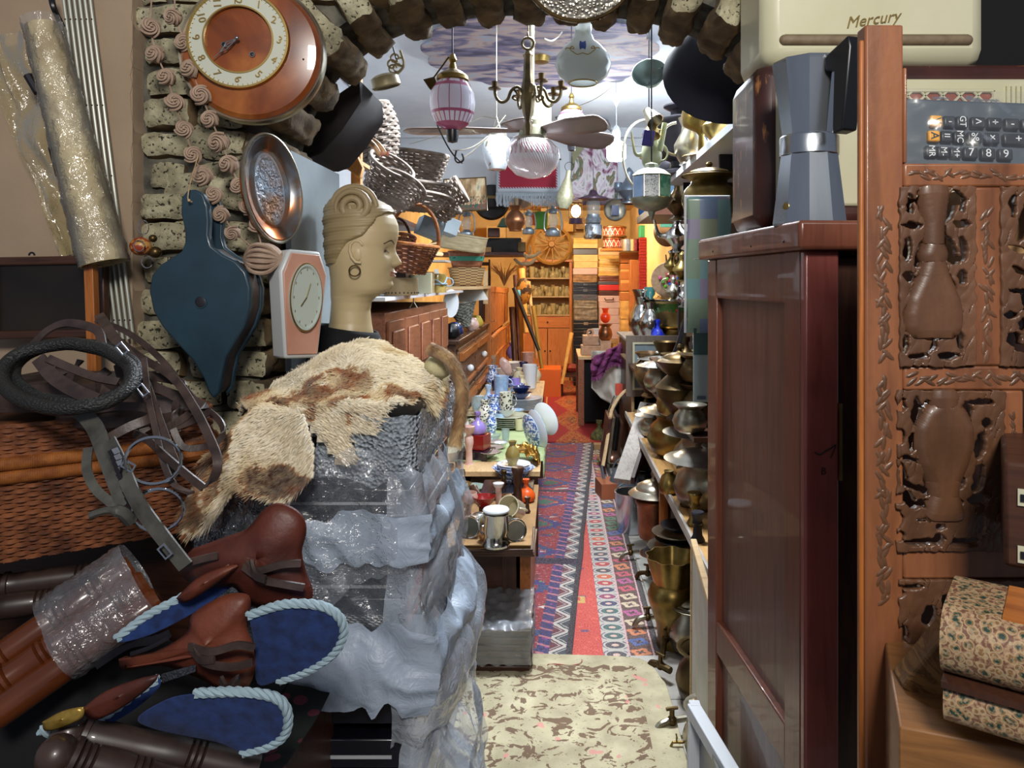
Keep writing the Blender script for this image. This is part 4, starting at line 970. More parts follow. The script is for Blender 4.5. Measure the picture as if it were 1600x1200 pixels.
for q in range(-4,12):
 for s_ in(1,-1):
  x0=p0+q*sp;pts=[]
  xa,za,xb,zb=x0,.15,x0+s_*hgl,.15+hgl
  def clip(xa,za,xb,zb):
   t0,t1=0,1;dx=xb-xa
   for lim,sg in((p0,1),(p0+wgl,-1)):
    va=(xa-lim)*sg;vb=(xb-lim)*sg
    if va<0 and vb<0:return None
    if va<0:t0=max(t0,va/(va-vb))
    elif vb<0:t1=min(t1,va/(va-vb))
   return(xa+dx*t0,za+(zb-za)*t0,xa+dx*t1,za+(zb-za)*t1)if t1-t0>.02 else None
  c_=clip(xa,za,xb,zb)
  if c_:m.tube([(c_[0],-.003,c_[1]),(c_[2],-.003,c_[3])],.0026,6)
for a,b in(((p0,.15),(p0+wgl,.15)),((p0,.15+hgl),(p0+wgl,.15+hgl)),((p0,.15),(p0,.15+hgl)),((p0+wgl,.15),(p0+wgl,.15+hgl))):m.rod((a[0],-.003,a[1]),(b[0],-.003,b[1]),.004,6)
m.obj('lattice_grille',creamp,ra)
m=MB()
for q in range(9):m.box((.455+q*.009,-.001,.07),(.459+q*.009,.006,H2-.05))
m.obj('fluting',creamp,ra)
r2=thing('cream_radio','cream plastic radio with a gilt script badge, on top of the brown radio','radio',(.39,1.39,wt+H2+.002))
m=MB();m.box((0,0,0),(.425,.20,.25));m.obj('case',creamp,r2,bevel=.03)
m=MB();m.tube([(.04,.001,.045),(.385,.001,.045)],.0105,14);m.ball((.04,.001,.045),.0105);m.ball((.385,.001,.045),.0105);m.obj('front_groove',M_('brown_groove','#6f5f49',.6,0,'#83735a',40),r2)
m=MB();m.tube([(.04,-.0045,.055),(.385,-.0045,.055)],.001,5);m.obj('groove_edge',creamp,r2)
gold2=brasslight
m=MB();m.text('Mercury',.030,TR((.205,-.002,.083),(R(90),0,0))@TR(rot=(0,0,R(8))),.001,shear=.4);m.obj('script_badge',gold2,r2)
m=MB();m.box((.83,1.5,1.5),(1.5,1.56,2.6));tag(m.obj('black_curtain',blackcloth),'black hanging cloth behind the cream radio at the right','curtain')
# ---- carved wooden screen
scm=Mat('carved_brown_wood');_f=scm.noise(18,5,(1,1,.3));scm.set(col=scm.ramp(_f,[(.3,'#432c1c'),(.6,'#67452f'),(.8,'#7c5a42')]),rough=.42,coat=.15);scm.bump(scm.noise(60,4),.3,.002);scm=scm.m
scf=Mat('frame_honey_brown');_f=scf.noise(12,5,(2.5,2.5,.4));scf.set(col=scf.ramp(_f,[(.3,'#5f3822'),(.55,'#8a5636'),(.75,'#704430')]),rough=.4,coat=.2);scf.bump(scf.noise(30,4),.25,.003);scf=scf.m
ys=.74;ps=ys/F
sc_=thing('carved_screen','carved wooden folding screen with pierced vase and leaf panels at the right edge','screen',(0,0,0))
def pw(x,y,dy=0):return P(x,y,ys)+Vector((0,dy,0))
def fbar(name,x0,y0,x1,y1,d=.022,mat_=None,carve=False,axis=2):
 m=MB();a=pw(x0,y1);b=pw(x1,y0);m.box((a.x,ys,a.z),(b.x,ys+d,b.z));o=m.obj(name,mat_ or scf,sc_,bevel=.0025)
 return o
post=fbar('corner_post',1352,38,1412,1400)
m=MB();a=pw(1352,1400);m.box((a.x-.004,ys+.004,a.z),(a.x+.002,ys+.012,pw(1352,60).z));m.obj('side_edge',orangewood,sc_,bevel=.002)
fbar('top_rail',1412,255,1720,292)
fbar('rail',1412,572,1720,610)
fbar('rail',1412,858,1720,905)
fbar('bottom_rail',1412,1040,1720,1080)
fbar('upright',1518,292,1566,572)
fbar('upright',1562,610,1600,858)
fbar('post_bracket',1412,105,1418,255)
m=MB()
for(x0,y0,x1,y1,vert)in((1366,330,1396,560,1),(1366,590,1396,940,1),(1530,330,1556,560,1),(1420,262,1720,285,0),(1420,578,1720,604,0),(1575,640,1592,700,1)):
 n_=int((y1-y0 if vert else x1-x0)/14);m=MB()
 for i in range(n_):
  t=(i+.5)/n_;cx=(x0+x1)/2 if vert else x0+(x1-x0)*t;cy=y0+(y1-y0)*t if vert else(y0+y1)/2
  hw=(x1-x0)/2 if vert else(y1-y0)/2
  for q in range(2):
   dx,dy=random.uniform(-.5,.5)*hw,random.uniform(-.5,.5)*hw
   c0=pw(cx+dx,cy+dy);m.ball((0,0,0),(hw*ps*.9,.0009,hw*ps*.28),8,TR(c0,(0,random.uniform(-.9,.9)+(PI/2 if vert else 0),0)))
 m.obj('leaf_carving',scm,sc_)
def ell(x,y,cx,cy,rx,ry,a=0):
 c_,s_=cos(R(a)),sin(R(a));dx,dy=x-cx,y-cy;u=(dx*c_+dy*s_)/rx;v=(-dx*s_+dy*c_)/ry
 return(math.hypot(u,v)-1)*min(rx,ry)
def carved(name,x0,y0,x1,y1,holes,vase,par,seed=0,step=1.6,depth=.010):
 """pierced panel: holes are (cx, cy, rx, ry, angle) in pixels; vase(x, y) > 0 inside the raised vase"""
 nx_,ny_=int((x1-x0)/step),int((y1-y0)/step)
 def f(x,y):
  wv=2.2*nz((x*.06,y*.06,seed))+1.2*nz((x*.16,y*.16,seed+4));d=1e9
  for h in holes:
   if abs(x-h[0])<max(h[2],h[3])+8 and abs(y-h[1])<max(h[2],h[3])+8:d=min(d,ell(x,y,h[0],h[1],h[2]*1.3+.8,h[3]*1.15,h[4])+wv)
  v=vase(x,y)
  return max(d,v)if v>-3 else d
 def relief(x,y,v):
  if v>0:return-.0045*min(1,v/5)
  return-.0009*nz((x*.06,y*.06,seed+2))-.00012*sin(x*.5+y*.25+5*nz((x*.04,y*.04,3)))
 P_={};mb=MB();vs=[];fs=[];val={}
 for i in range(nx_+1):
  for j in range(ny_+1):
   x,y=x0+(x1-x0)*i/nx_,y0+(y1-y0)*j/ny_;val[i,j]=(x,y,f(x,y))
 quads=[(i,j)for i in range(nx_)for j in range(ny_)if sum(val[a][2]>0 for a in((i,j),(i+1,j),(i+1,j+1),(i,j+1)))>=3]
 use={}
 for(i,j)in quads:
  for a in((i,j),(i+1,j),(i+1,j+1),(i,j+1)):use[a]=use.get(a,0)+1
 idx={}
 for a,c_ in use.items():
  x,y,d=val[a]
  if 0<a[0]<nx_ and 0<a[1]<ny_ and c_<4 or d<0:
   e=.8;gx=(f(x+e,y)-f(x-e,y))/(2*e);gy=(f(x,y+e)-f(x,y-e))/(2*e);g2=gx*gx+gy*gy
   if g2>.04:k=max(-step,min(step,d/math.sqrt(g2)));g_=math.sqrt(g2);x-=gx/g_*k;y-=gy/g_*k
  p=pw(x,y);idx[a]=len(vs);vs.append((p.x,ys+.006+relief(x,y,vase(x,y)),p.z))
 for(i,j)in quads:fs.append((idx[i,j],idx[i+1,j],idx[i+1,j+1],idx[i,j+1]))
 mb.add(vs,fs);return mb.obj(name,scm,par,smooth=55,solid=depth)
def vase_up(cx,yt,yb,s_=1):
 prof=[(0,16),(.10,12),(.22,8),(.38,7),(.45,13),(.50,9),(.62,17),(.78,33),(.88,37),(.96,36),(1,30)]
 def v(x,y):
  t=(y-yt)/(yb-yt)
  if t<0 or t>1:return-5
  return float(np.interp(t,[p[0]for p in prof],[p[1]*s_ for p in prof]))-abs(x-cx)
 return v
def vase_dn(cx,yt,yb,s_=1):
 prof=[(0,14),(.10,12),(.16,26),(.28,38),(.42,38),(.56,30),(.70,18),(.84,14),(.92,20),(1,24)]
 def v(x,y):
  t=(y-yt)/(yb-yt)
  if t<0 or t>1:return-5
  return float(np.interp(t,[p[0]for p in prof],[p[1]*s_ for p in prof]))-abs(x-cx)
 return v
h1=[(1420,318,5,14,0),(1440,325,6,26,-22),(1483,325,6,26,22),(1501,318,5,14,0),(1422,352,11,6,0),(1499,350,10,6,0),(1416,390,5,17,0),(1436,395,6,22,18),(1484,392,7,22,-20),(1502,388,5,17,0),(1449,352,3,18,12),(1472,352,3,18,-12),(1418,432,7,9,0),(1434,440,4,24,25),(1447,402,3,14,10),(1467,405,4,18,-14),(1480,438,5,18,-30),(1500,432,6,10,0),(1418,495,6,22,0),(1492,490,5,24,6),(1413,536,4,12,0),(1457,526,12,5,0),(1455,540,4,12,20),(1498,535,4,14,0),(1434,556,13,5,0),(1477,556,14,5,0)]
carved('pierced_panel',1404,292,1522,572,h1,vase_up(1457,300,518),sc_,1)
h2=[(1407,632,5,9,0),(1430,642,6,19,0),(1448,635,5,11,-20),(1507,645,8,17,0),(1530,627,17,5,0),(1538,660,7,8,0),(1405,682,6,13,0),(1424,690,5,14,12),(1528,696,6,20,10),(1420,716,15,4,12),(1410,745,5,18,-10),(1428,760,16,5,18),(1448,755,6,18,0),(1494,750,9,12,0),(1526,745,6,22,14),(1419,780,6,17,-30),(1442,785,10,6,0),(1490,783,9,8,0),(1525,780,13,8,0),(1404,778,4,7,0),(1402,810,5,13,0),(1404,836,4,8,0),(1466,808,26,3,-4),(1468,822,7,6,0),(1534,820,5,16,0),(1435,846,20,6,0),(1466,842,6,9,0),(1505,845,20,6,0)]
carved('pierced_panel',1400,610,1566,860,h2,vase_dn(1473,618,804),sc_,2)
h3=[(1580,320,5,16,0),(1598,345,8,30,15),(1592,390,16,5,15),(1594,425,16,5,20),(1590,455,14,4,10),(1600,470,6,14,0),(1578,492,10,6,0),(1596,505,5,10,0),(1580,530,9,10,0),(1598,545,12,6,10),(1625,360,8,20,0),(1625,430,8,20,0),(1640,520,12,14,0)]
carved('pierced_panel',1562,292,1680,572,h3,lambda x,y:-5,sc_,3)
carved('pierced_panel',1404,905,1720,1040,[(1405,922,4,8,0),(1425,915,16,4,0),(1450,960,10,16,0),(1480,940,8,14,20),(1520,980,14,18,0),(1410,990,6,14,0),(1460,1010,14,8,0),(1560,940,14,10,0),(1610,980,16,14,0)],lambda x,y:-5,sc_,4)
m=MB()
def chip(cx,cy,r_,seed):
 m.prism([((pw(cx,cy).x+r_*ps*(1+.5*nz((a,seed,0),2))*cos(a)),pw(cx,cy).z+r_*ps*1.2*(1+.5*nz((a,2,seed),2))*sin(a))for a in[2*PI*i/10 for i in range(10)]],ys+.0002,ys+.002)
chip(1455,473,7,1);chip(1481,689,8,5);chip(1472,722,5,8)
m.obj('brass_inlay',brasslight,sc_)
m=MB();m.box((.39,ys+.13,.6),(1.3,ys+.15,1.60));tag(m.obj('shade_backboard',darkwood),'added dark board standing in for the shade behind the pierced carved screen','board')  # added board: its dark colour stands in for the unlit interior behind the holes
# ---- calculator behind the screen
ca=thing('desk_calculator','dark grey desk calculator in plastic with two yellow keys behind the carved screen','calculator',P(1520,222,.80),(R(80),R(3),R(-3)))
k=.80/F
m=MB();m.box((-.078,-.05,-.006),(.10,.046,.006));m.obj('body',M_('slate_plastic','#39434c',.4,0,'#4a555e',10),ca,bevel=.004)
kd=M_('key_charcoal','#20262b',.35);ky=M_('key_yellow','#d99a28',.4);kw_=M_('key_white','#d5dadd',.5)
keyrows=[(196,[(1458,'V',1),(1478,'-',0),(1497,'GT',0),(1521,'>',0),(1546,'÷',0),(1572,'-',0),(1597,'-',0)]),(221,[(1454,'A',1),(1473,'=',0),(1492,'MC',0),(1515,'%',0),(1541,'×',0),(1580,'+',2)]),(246,[(1449,'MR',0),(1467,'M-',0),(1486,'M+',0),(1508,'7',0),(1534,'8',0),(1560,'9',0)])]
for(yy,ks)in keyrows:
 for(xx,t_,kind)in ks:
  lx,ly=(xx-1520)*k,-(yy-222)*k;w_=(9 if xx<1500 else 11)*k if kind<2 else 22*k
  m=MB();m.box((lx-w_,ly-9*k,.004),(lx+w_,ly+9*k,.012));ko=m.obj('key',ky if kind==1 else kd,ca,bevel=.0018)
  m=MB();m.text(t_,.0095 if len(t_)>1 else .0125,TR((lx,ly,.0122))@TR(rot=(0,0,R(-90 if len(t_)>1 or kind==1 else 0))),.0003);m.obj('key_marking',kd if kind==1 else kw_,ko,smooth=0)
def cwrap(u,v):return Vector((-.085+.19*u,-.056+.108*v,.017+.004*nz((u*5,v*5,1),2)))
m=MB();m.grid(30,20,cwrap);m.obj('plastic_cover',plastic('thin_film','#c9d2dc',.03,12,.2,.25),ca)
m=MB();m.box((.46,ys+.035,1.50),(.85,ys+.13,1.604));tag(m.obj('supporting_box',cardboard),'plain box behind the screen rail carrying the desk calculator','box')
# ---- mosaic chest, inlaid box, wood blocks
mos=Mat('star_mosaic');_v=mos.voro(150);_w=mos.voro(95,out=1);_x,_y,_z=mos.xyz();_n=mos.noise(300,2)
_c=mos.ramp(_v,[(.0,'#22362c'),(.30,'#2f4e42'),(.36,'#7c5c3c'),(.5,'#9a8768'),(.62,'#6a4838')],'CONSTANT')
mos.set(col=mos.mix(mos.ramp(_n,[(.45,(0,0,0,1)),(.6,(.6,.6,.6,1))]),_c,'#b79a78'),rough=.35);mos=mos.m
ch=thing('mosaic_box','rounded wooden box covered in green and cream star mosaic in the lower right corner','box',P(1505,975,.60),(R(4),R(0),R(-36)))
def rr(w_,h_,r_,n=6,x0=0,z0=0):
 o=[]
 for cx,cz,a0 in((w_/2-r_,h_/2-r_,0),(-w_/2+r_,h_/2-r_,90),(-w_/2+r_,-h_/2+r_,180),(w_/2-r_,-h_/2+r_,270)):
  for i in range(n+1):a=R(a0+90*i/n);o.append((x0+cx+r_*cos(a),z0+cz+r_*sin(a)))
 return o
m=MB();m.prism(rr(.10,.052,.024,8),-.01,.42,TR(rot=(0,0,0)),axis=0);
m.obj('lid',mos,ch)
m=MB();m.prism(rr(.10,.034,.014,8,0,-.044),-.008,.42,axis=0);m.obj('base',mos,ch)
m=MB();m.box((-.009,-.0515,-.029),(.42,.0515,-.024));m.obj('seam_strip',darkwood,ch)
m=MB();m.box((.03,-.030,.0255),(.40,.030,.0275));m.obj('border_strip',orangewoodx,ch)
m=MB();m.box((.045,-.022,.0265),(.40,.022,.0285));m.obj('grey_border',M_('green_grey_inlay','#5f665a',.4),ch)
m=MB();m.box((.065,-.013,.0275),(.40,.013,.0295));m.obj('pale_centre',M_('bone_inlay','#c9bd8e',.4),ch)
ib=thing('inlaid_chest','dark wooden chest with bands of black and white inlay cut by the right edge','chest',P(1580,800,.64),(0,0,R(-30)))
m=MB();m.box((-.006,-.02,-.042),(.20,.16,.048));m.obj('body',darkwoodx,ib,bevel=.004)
band=Mat('checker_band');_x,_y,_z=band.xyz();band.set(col=band.mix((_x/.006).fr()>.5,'#14181f','#c8ccc8'),rough=.3);band=band.m
for z_ in(-.030,.018):
 m=MB();m.box((.004,-.022,z_-.006),(.20,-.019,z_+.008));m.obj('pale_border',M_('pale_inlay','#b9b79e',.4),ib)
 m=MB();m.box((.006,-.0235,z_-.002),(.20,-.021,z_+.004));m.obj('checker_band',band,ib,smooth=0)
m=MB();m.box((.46,.60,.70),(1.0,.80,1.075),TR((0,0,0)));
st_=Mat('figured_oak');_f=st_.noise(16,4,(1,1,3),dist=2);st_.set(col=st_.ramp(_f,[(.40,'#8a6230'),(.5,'#5f3f1c'),(.58,'#966c38')]),rough=.5);st_=st_.m
pb=thing('oak_board','figured light brown oak board slanting under the star mosaic box','board',P(1540,1130,.64),(0,R(36),R(-10)))
m=MB();m.box((-.07,0,-.02),(.30,.03,.06));m.obj('plank',st_,pb,bevel=.002)
ob=thing('oak_block','square light oak block standing in the bottom right corner','wood block',P(1405,1135,.60)+Vector((0,0,-.2)),(0,0,R(-20)))
m=MB();m.box((0,0,-.2),(.11,.16,.2));m.obj('block',wood('light_oak','#6e4826','#8f6236',0,.5),ob,bevel=.002)
# ---- white-framed window leaning at the foot of the wardrobe
wf=thing('white_window_frame','white painted wooden frame leaning against the foot of the red wardrobe','window frame',(0,0,0))
a=P(1083,1108,1.60);b=P(1152,1225,1.38);
m=MB();m.tube([a,b],.020,4,flat=1);m.obj('top_rail',whiteplastic,wf,bevel=.002)
m=MB();m.tube([a+Vector((.004,0,.014)),a+Vector((-.01,.0,-.5))],.017,4,flat=1);m.obj('stile',whiteplastic,wf,bevel=.002)
m=MB();m.prism([(a.y,a.z),(b.y,b.z),(b.y,b.z-.5),(a.y,a.z-.5)],a.x+.012,a.x+.018,axis=0);m.obj('pane',M_('dusty_pane','#50544e',.3,0,'#6a6c62',12),wf)
# = RUGS
def hsh(m,v,stops):
 n=m.N('ShaderNodeTexWhiteNoise',noise_dimensions='1D');m.L(v,n.inputs['W']);return m.ramp(X(n.outputs[0]),stops,'CONSTANT')
MC=[(0,'#1f2a58'),(.2,'#b02a38'),(.4,'#8a2a5e'),(.55,'#2d5a5a'),(.7,'#c9582c'),(.85,'#3a3a48')]
kb=Mat('kilim_medallions');x_,y_,z_=kb.xyz();wob=kb.noise(60,2)*.008-.004;x=x_+wob;y=y_+wob
def medal(y,p,x,xc,rx,ry):v=(y/p).fr()-.5;u=(x-xc)/rx;w_=v*p/ry;return(u*u+w_*w_).sq(),(y/p).fl(),u,w_
r1,c1,u1,w1=medal(y,.078,x,.240,.040,.028);r2_,c2_,u2,w2=medal(y+.02,.088,x,.340,.038,.031)
pet=(at2(w2,u2)*4).sn()*.18+r2_
col=kb.mix(r1<1.0,'#b9b5ac',hsh(kb,c1+3.3,MC));col=kb.mix(r1<.38,col,'#d8b4a4');col=kb.mix((r1>1.25)*(r1<1.4)*(u1.ab()>.8),col,'#5a4a6a')
brn=kb.mix(pet<1.0,'#4a2a26',hsh(kb,c2_+9.1,[(0,'#c2425a'),(.25,'#3a5a9a'),(.4,'#d07a4a'),(.6,'#b04a86'),(.75,'#cdb89a'),(.9,'#3a7a5c')]));brn=kb.mix(pet<.4,brn,'#3a2026')
dots=kb.mix(((y/.012).fr()>.5),'#c0697c','#d8ccc6')
coral=kb.mix(kb.noise(40,3)>.62,'#c8382c','#d8503e')
sqm=(((y/.34).fr()-.5).ab()<.03)*((x-.12).ab()<.018);coral=kb.mix(sqm,coral,'#5a3a66');yel=(((y/.62).fr()-.12).ab()<.06)*((x-.10).ab()<.032)*(kb.noise(26,2)>.45);coral=kb.mix(yel,coral,'#caa050')
c_=kb.mix(x>.187,coral,col);c_=kb.mix(x>.287,c_,dots);c_=kb.mix(x>.296,c_,brn);c_=kb.mix(x>.386,c_,dots);c_=kb.mix(x>.394,c_,'#1c1620');c_=kb.mix(y_<-1.06,c_,col)
kb.set(col=kb.mix(.22,c_,kb.ramp(kb.noise(160,3),[(.3,'#2a2024'),(.7,'#d8ccc4')])),rough=.95);kb.bump(kb.noise(220,3,(1,3,1)),.5,.003);kb=kb.m
m=MB();m.grid(40,160,lambda u,v:(-.12+.54*u+.012*nz((0,v*6,1)),-1.14+4.1*v,.006+.004*nz((u*4,v*20,3))+.010*math.exp(-((v-.25)/.008)**2)*u));tag(m.obj('kilim_runner',kb,loc=(0,4.0,0),solid=.004),'long kilim runner with coral field and medallion borders along the pots','rug')
ka=Mat('kilim_red_blue');x_,y_,z_=ka.xyz();wob=ka.noise(50,2)*.010-.005;x=x_+wob;y=y_+wob
zz=((y/.13).fr()-.5).ab()*2;zx=(x+.094)/.068
zig=(zx-zz).ab();bandz=ka.mix((zz-zx)>0,'#2a3a44','#5e2030');bandz=ka.mix(zig<.17,bandz,'#bdb8b0');bandz=ka.mix((zig>.34)*(zig<.46),bandz,'#a8a4a0')
bl_=ka.mix(((y/.07+x*6).fr()<.22),'#26265e','#b06a72');bl_=ka.mix(ka.voro(34)<.22,bl_,'#8a2a8a')
cell=ka.voro(16,st=(1,2.4,1),out=1);v2=ka.noise(9,2,(1,1.6,1));vn=ka.noise(55,2,(1,3,1))
n=ka.N('ShaderNodeSeparateColor');ka.L(cell,n.inputs[0]);hv=X(n.outputs[0])
fld=ka.ramp(hv,[(0,'#861422'),(.34,'#64101c'),(.46,'#322468'),(.66,'#1c3666'),(.84,'#1f6a4a'),(.90,'#c06a2c'),(.95,'#c9bfb8')],'CONSTANT')
fld=ka.mix(v2<.44,'#861422',fld);fld=ka.mix(vn>.66,fld,'#c9b0a8');dm=((((y/.46).fr()-.5).ab()*.46*36).fl()+((x+.30).ab()*30).fl());fld=ka.mix((dm>2.5)*(dm<4.5),fld,ka.mix(v2>.5,'#2a2468','#1c3a66'));fld=ka.mix(dm<1.5,fld,ka.mix(v2>.47,'#5a2a78','#1f5a48'));
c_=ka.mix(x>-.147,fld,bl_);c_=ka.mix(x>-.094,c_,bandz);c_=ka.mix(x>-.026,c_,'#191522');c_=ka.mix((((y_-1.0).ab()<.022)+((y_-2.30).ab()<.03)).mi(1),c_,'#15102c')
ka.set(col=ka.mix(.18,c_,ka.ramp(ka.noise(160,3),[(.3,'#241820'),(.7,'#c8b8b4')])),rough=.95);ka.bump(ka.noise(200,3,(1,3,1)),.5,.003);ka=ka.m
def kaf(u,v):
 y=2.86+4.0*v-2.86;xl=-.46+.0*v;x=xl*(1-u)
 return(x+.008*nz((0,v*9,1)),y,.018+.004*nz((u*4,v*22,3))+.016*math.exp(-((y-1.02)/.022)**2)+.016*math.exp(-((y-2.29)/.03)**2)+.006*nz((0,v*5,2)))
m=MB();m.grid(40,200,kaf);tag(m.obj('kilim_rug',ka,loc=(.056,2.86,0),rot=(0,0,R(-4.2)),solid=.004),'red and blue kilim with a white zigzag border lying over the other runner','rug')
kr_=Mat('red_carpet');x_,y_,z_=kr_.xyz();u=(x_+.0)/.20;v=((y_+.55)/1.15).fr()-.5
rr_=u.ab()*1.25+v.ab()*2.0;wv=((rr_*2.6).fr()-.5).ab();nn=kr_.noise(24,3,(1,.8,1),dist=1.4)
orn=(nn-.5).ab()<.045;core=kr_.mix((rr_<.42),'#8c1220','#4a1830');orna=(orn*(rr_<1.2))+((wv<.06)*(rr_<1.1)*(nn>.45))
c_=kr_.mix(orna.mi(1),core,'#a87430');c_=kr_.mix((x_+.285).ab()<.010,c_,'#b98a50')
kr_.set(col=kr_.mix(.15,c_,kr_.ramp(kr_.noise(90,2),[(.3,'#300a10'),(.7,'#c05a4a')])),rough=.95);kr_=kr_.m
m=MB();m.grid(20,60,lambda u,v:(-.34+.70*u+.01*nz((0,v*5,0)),6.75+4.2*v-9,.026+.004*nz((u*3,v*9,0))));tag(m.obj('red_carpet',kr_,loc=(.16,9,0),solid=.005),'red carpet with gold scrolling medallions at the far end of the aisle','rug')
fe=Mat('felt_patterned');x_,y_,z_=fe.xyz();n1=fe.noise(11,3,(1,1.3,1),dist=2.2);n2=fe.noise(26,3,dist=.6);n3=fe.noise(5,2)
brn=(n1>.545)*(n2>.42);brn=brn*(y_<.53)*(x_<.30);pk_=(fe.noise(17,1)>.72)*(y_<.5)
edgez=((y_-.50)-((x_/.09).fr()-.5).ab()*.05).ab()<.016;brn=(brn+edgez*(x_<.20)*(x_>-.25)*(n2>.42)).mi(1)
c_=fe.ramp(fe.noise(9,6),[(.3,'#958b70'),(.7,'#bdb394')]);c_=fe.mix(brn*.85,c_,'#5c4030');c_=fe.mix(pk_*.7,c_,'#c9807c');c_=fe.mix((fe.noise(70,4)>.66)*.5,c_,'#5c5340')
fe.set(col=c_,rough=1);fe.bump(fe.noise(120,4),.6,.004);fe.bump(n1,.3,.01);fe=fe.m
fo=[(-.34,-.7),(.39,-.7),(.40,.28),(.385,.45),(.35,.56),(.28,.60),(.1,.615),(-.08,.625),(-.34,.60)]
fs_=spline([Vector((*p,0))for p in fo[1:-1]],5);pl=[(-.34,-.7)]+[(p.x,p.y)for p in fs_]+[(-.34,.60)]
m=MB();m.prism(pl,.028,.038,axis=2);o=m.obj('felt_rug',fe,loc=(0,2.27,0),bevel=.003);tag(o,'cream felt rug with brown curling figures at the near end of the aisle','rug')
m=MB();m.tube(spline([P(855,1060,2.80)+Vector((0,0,.04)),P(862,1053,2.81)+Vector((0,0,.042)),P(895,1052,2.80)+Vector((0,0,.04)),P(908,1047,2.82)+Vector((0,0,.042)),P(909,1040,2.84)+Vector((0,0,.04))],5),.0016,5)
for v_ in range(len(m.v)):m.v[v_]=(m.v[v_][0],m.v[v_][1],.041+.0014*sin(v_))
tag(m.obj('loose_thread',M_('red_thread','#8a2a2a',.9)),'loose red thread lying on the cream felt rug','thread')
# = VESSELS
PF={'bottle':[(0,0),(.30,0),(.36,.08),(.36,.30),(.24,.50),(.10,.62),(.08,.80),(.13,.86),(.13,1),(.09,1),(.05,.8),(0,.78)],'vase':[(0,0),(.22,0),(.20,.04),(.33,.28),(.36,.46),(.26,.68),(.14,.82),(.21,1),(.18,1),(.11,.82),(.2,.66),(0,.3)],'bowl':[(0,0),(.5,0),(.5,.1),(.85,.4),(1.15,.95),(1.2,1),(1.12,1),(.8,.45),(.4,.18),(0,.14)],'cup':[(0,0),(.33,0),(.36,.05),(.40,.95),(.42,1),(.38,1),(.34,.1),(0,.08)],'goblet':[(0,0),(.25,0),(.24,.02),(.05,.06),(.035,.4),(.06,.46),(.23,.6),(.26,.8),(.22,1),(.21,1),(.24,.8),(.2,.62),(0,.5)],'tumbler':[(0,0),(.26,0),(.32,1),(.30,1),(.24,.06),(0,.05)],'candlestick':[(0,0),(.26,0),(.27,.05),(.14,.12),(.10,.2),(.09,.45),(.13,.62),(.12,.74),(.07,.8),(.15,.86),(.17,.98),(.13,1),(.1,.9),(0,.88)],'mill':[(0,0),(.16,0),(.17,.04),(.11,.2),(.10,.4),(.08,.55),(.12,.62),(.10,.68),(.12,.8),(.16,.95),(.14,1),(0,.98)],'tankard':[(0,0),(.36,0),(.38,.06),(.33,.12),(.30,.30),(.34,.4),(.33,.82),(.35,.84),(.35,.88),(0,.9)],'jug':[(0,0),(.26,0),(.24,.05),(.36,.25),(.37,.42),(.22,.70),(.20,.82),(.28,1),(.25,1),(.17,.82),(.19,.7),(0,.4)],'pot':[(0,0),(.36,0),(.52,.12),(.60,.38),(.52,.62),(.40,.74),(.38,.80),(.56,.92),(.58,.95),(.50,.95),(.34,.80),(.45,.6),(0,.2)],'kettle':[(0,0),(.45,0),(.55,.12),(.56,.35),(.40,.66),(.24,.76),(.24,.84),(.20,.84),(0,.80)],'urn':[(0,0),(.20,0),(.22,.03),(.13,.10),(.20,.2),(.38,.42),(.40,.55),(.26,.70),(.20,.76),(.30,.9),(.40,1),(.37,1),(.17,.76),(0,.6)],'spittoon':[(0,0),(.20,0),(.22,.02),(.20,.10),(.22,.25),(.33,.50),(.34,.58),(.29,.68),(.26,.70),(.30,.82),(.36,1),(.35,1),(.24,.74),(.15,.6),(0,.55)],'lid':[(.60,0),(.62,.02),(.50,.10),(.44,.12),(.40,.20),(.22,.28),(.10,.30),(.05,.36),(.08,.44),(.05,.52),(0,.54)],'basin':[(0,0),(.6,0),(.72,.3),(.8,.8),(1.0,1),(.96,1),(.75,.85),(.66,.3),(0,.15)],'samovar':[(0,0),(.30,0),(.30,.04),(.14,.10),(.16,.18),(.30,.24),(.33,.30),(.36,.66),(.40,.70),(.40,.74),(.24,.78),(.16,.82),(.16,.88),(.26,.93),(.26,.95),(.12,.96),(0,.96)],'ewer':[(0,0),(.20,0),(.20,.03),(.08,.10),(.12,.16),(.28,.34),(.27,.44),(.12,.62),(.08,.72),(.11,.84),(.10,.88),(.04,.96),(0,1)],}
def hdl(m,r0,z0,z1,out,th,k=10,sgn=1):
 pts=[(sgn*(r0+out*sin(PI*t)),0,z0+(z1-z0)*(t-.12*sin(2*PI*t)))for t in[i/k for i in range(k+1)]];m.tube(pts,th,7)
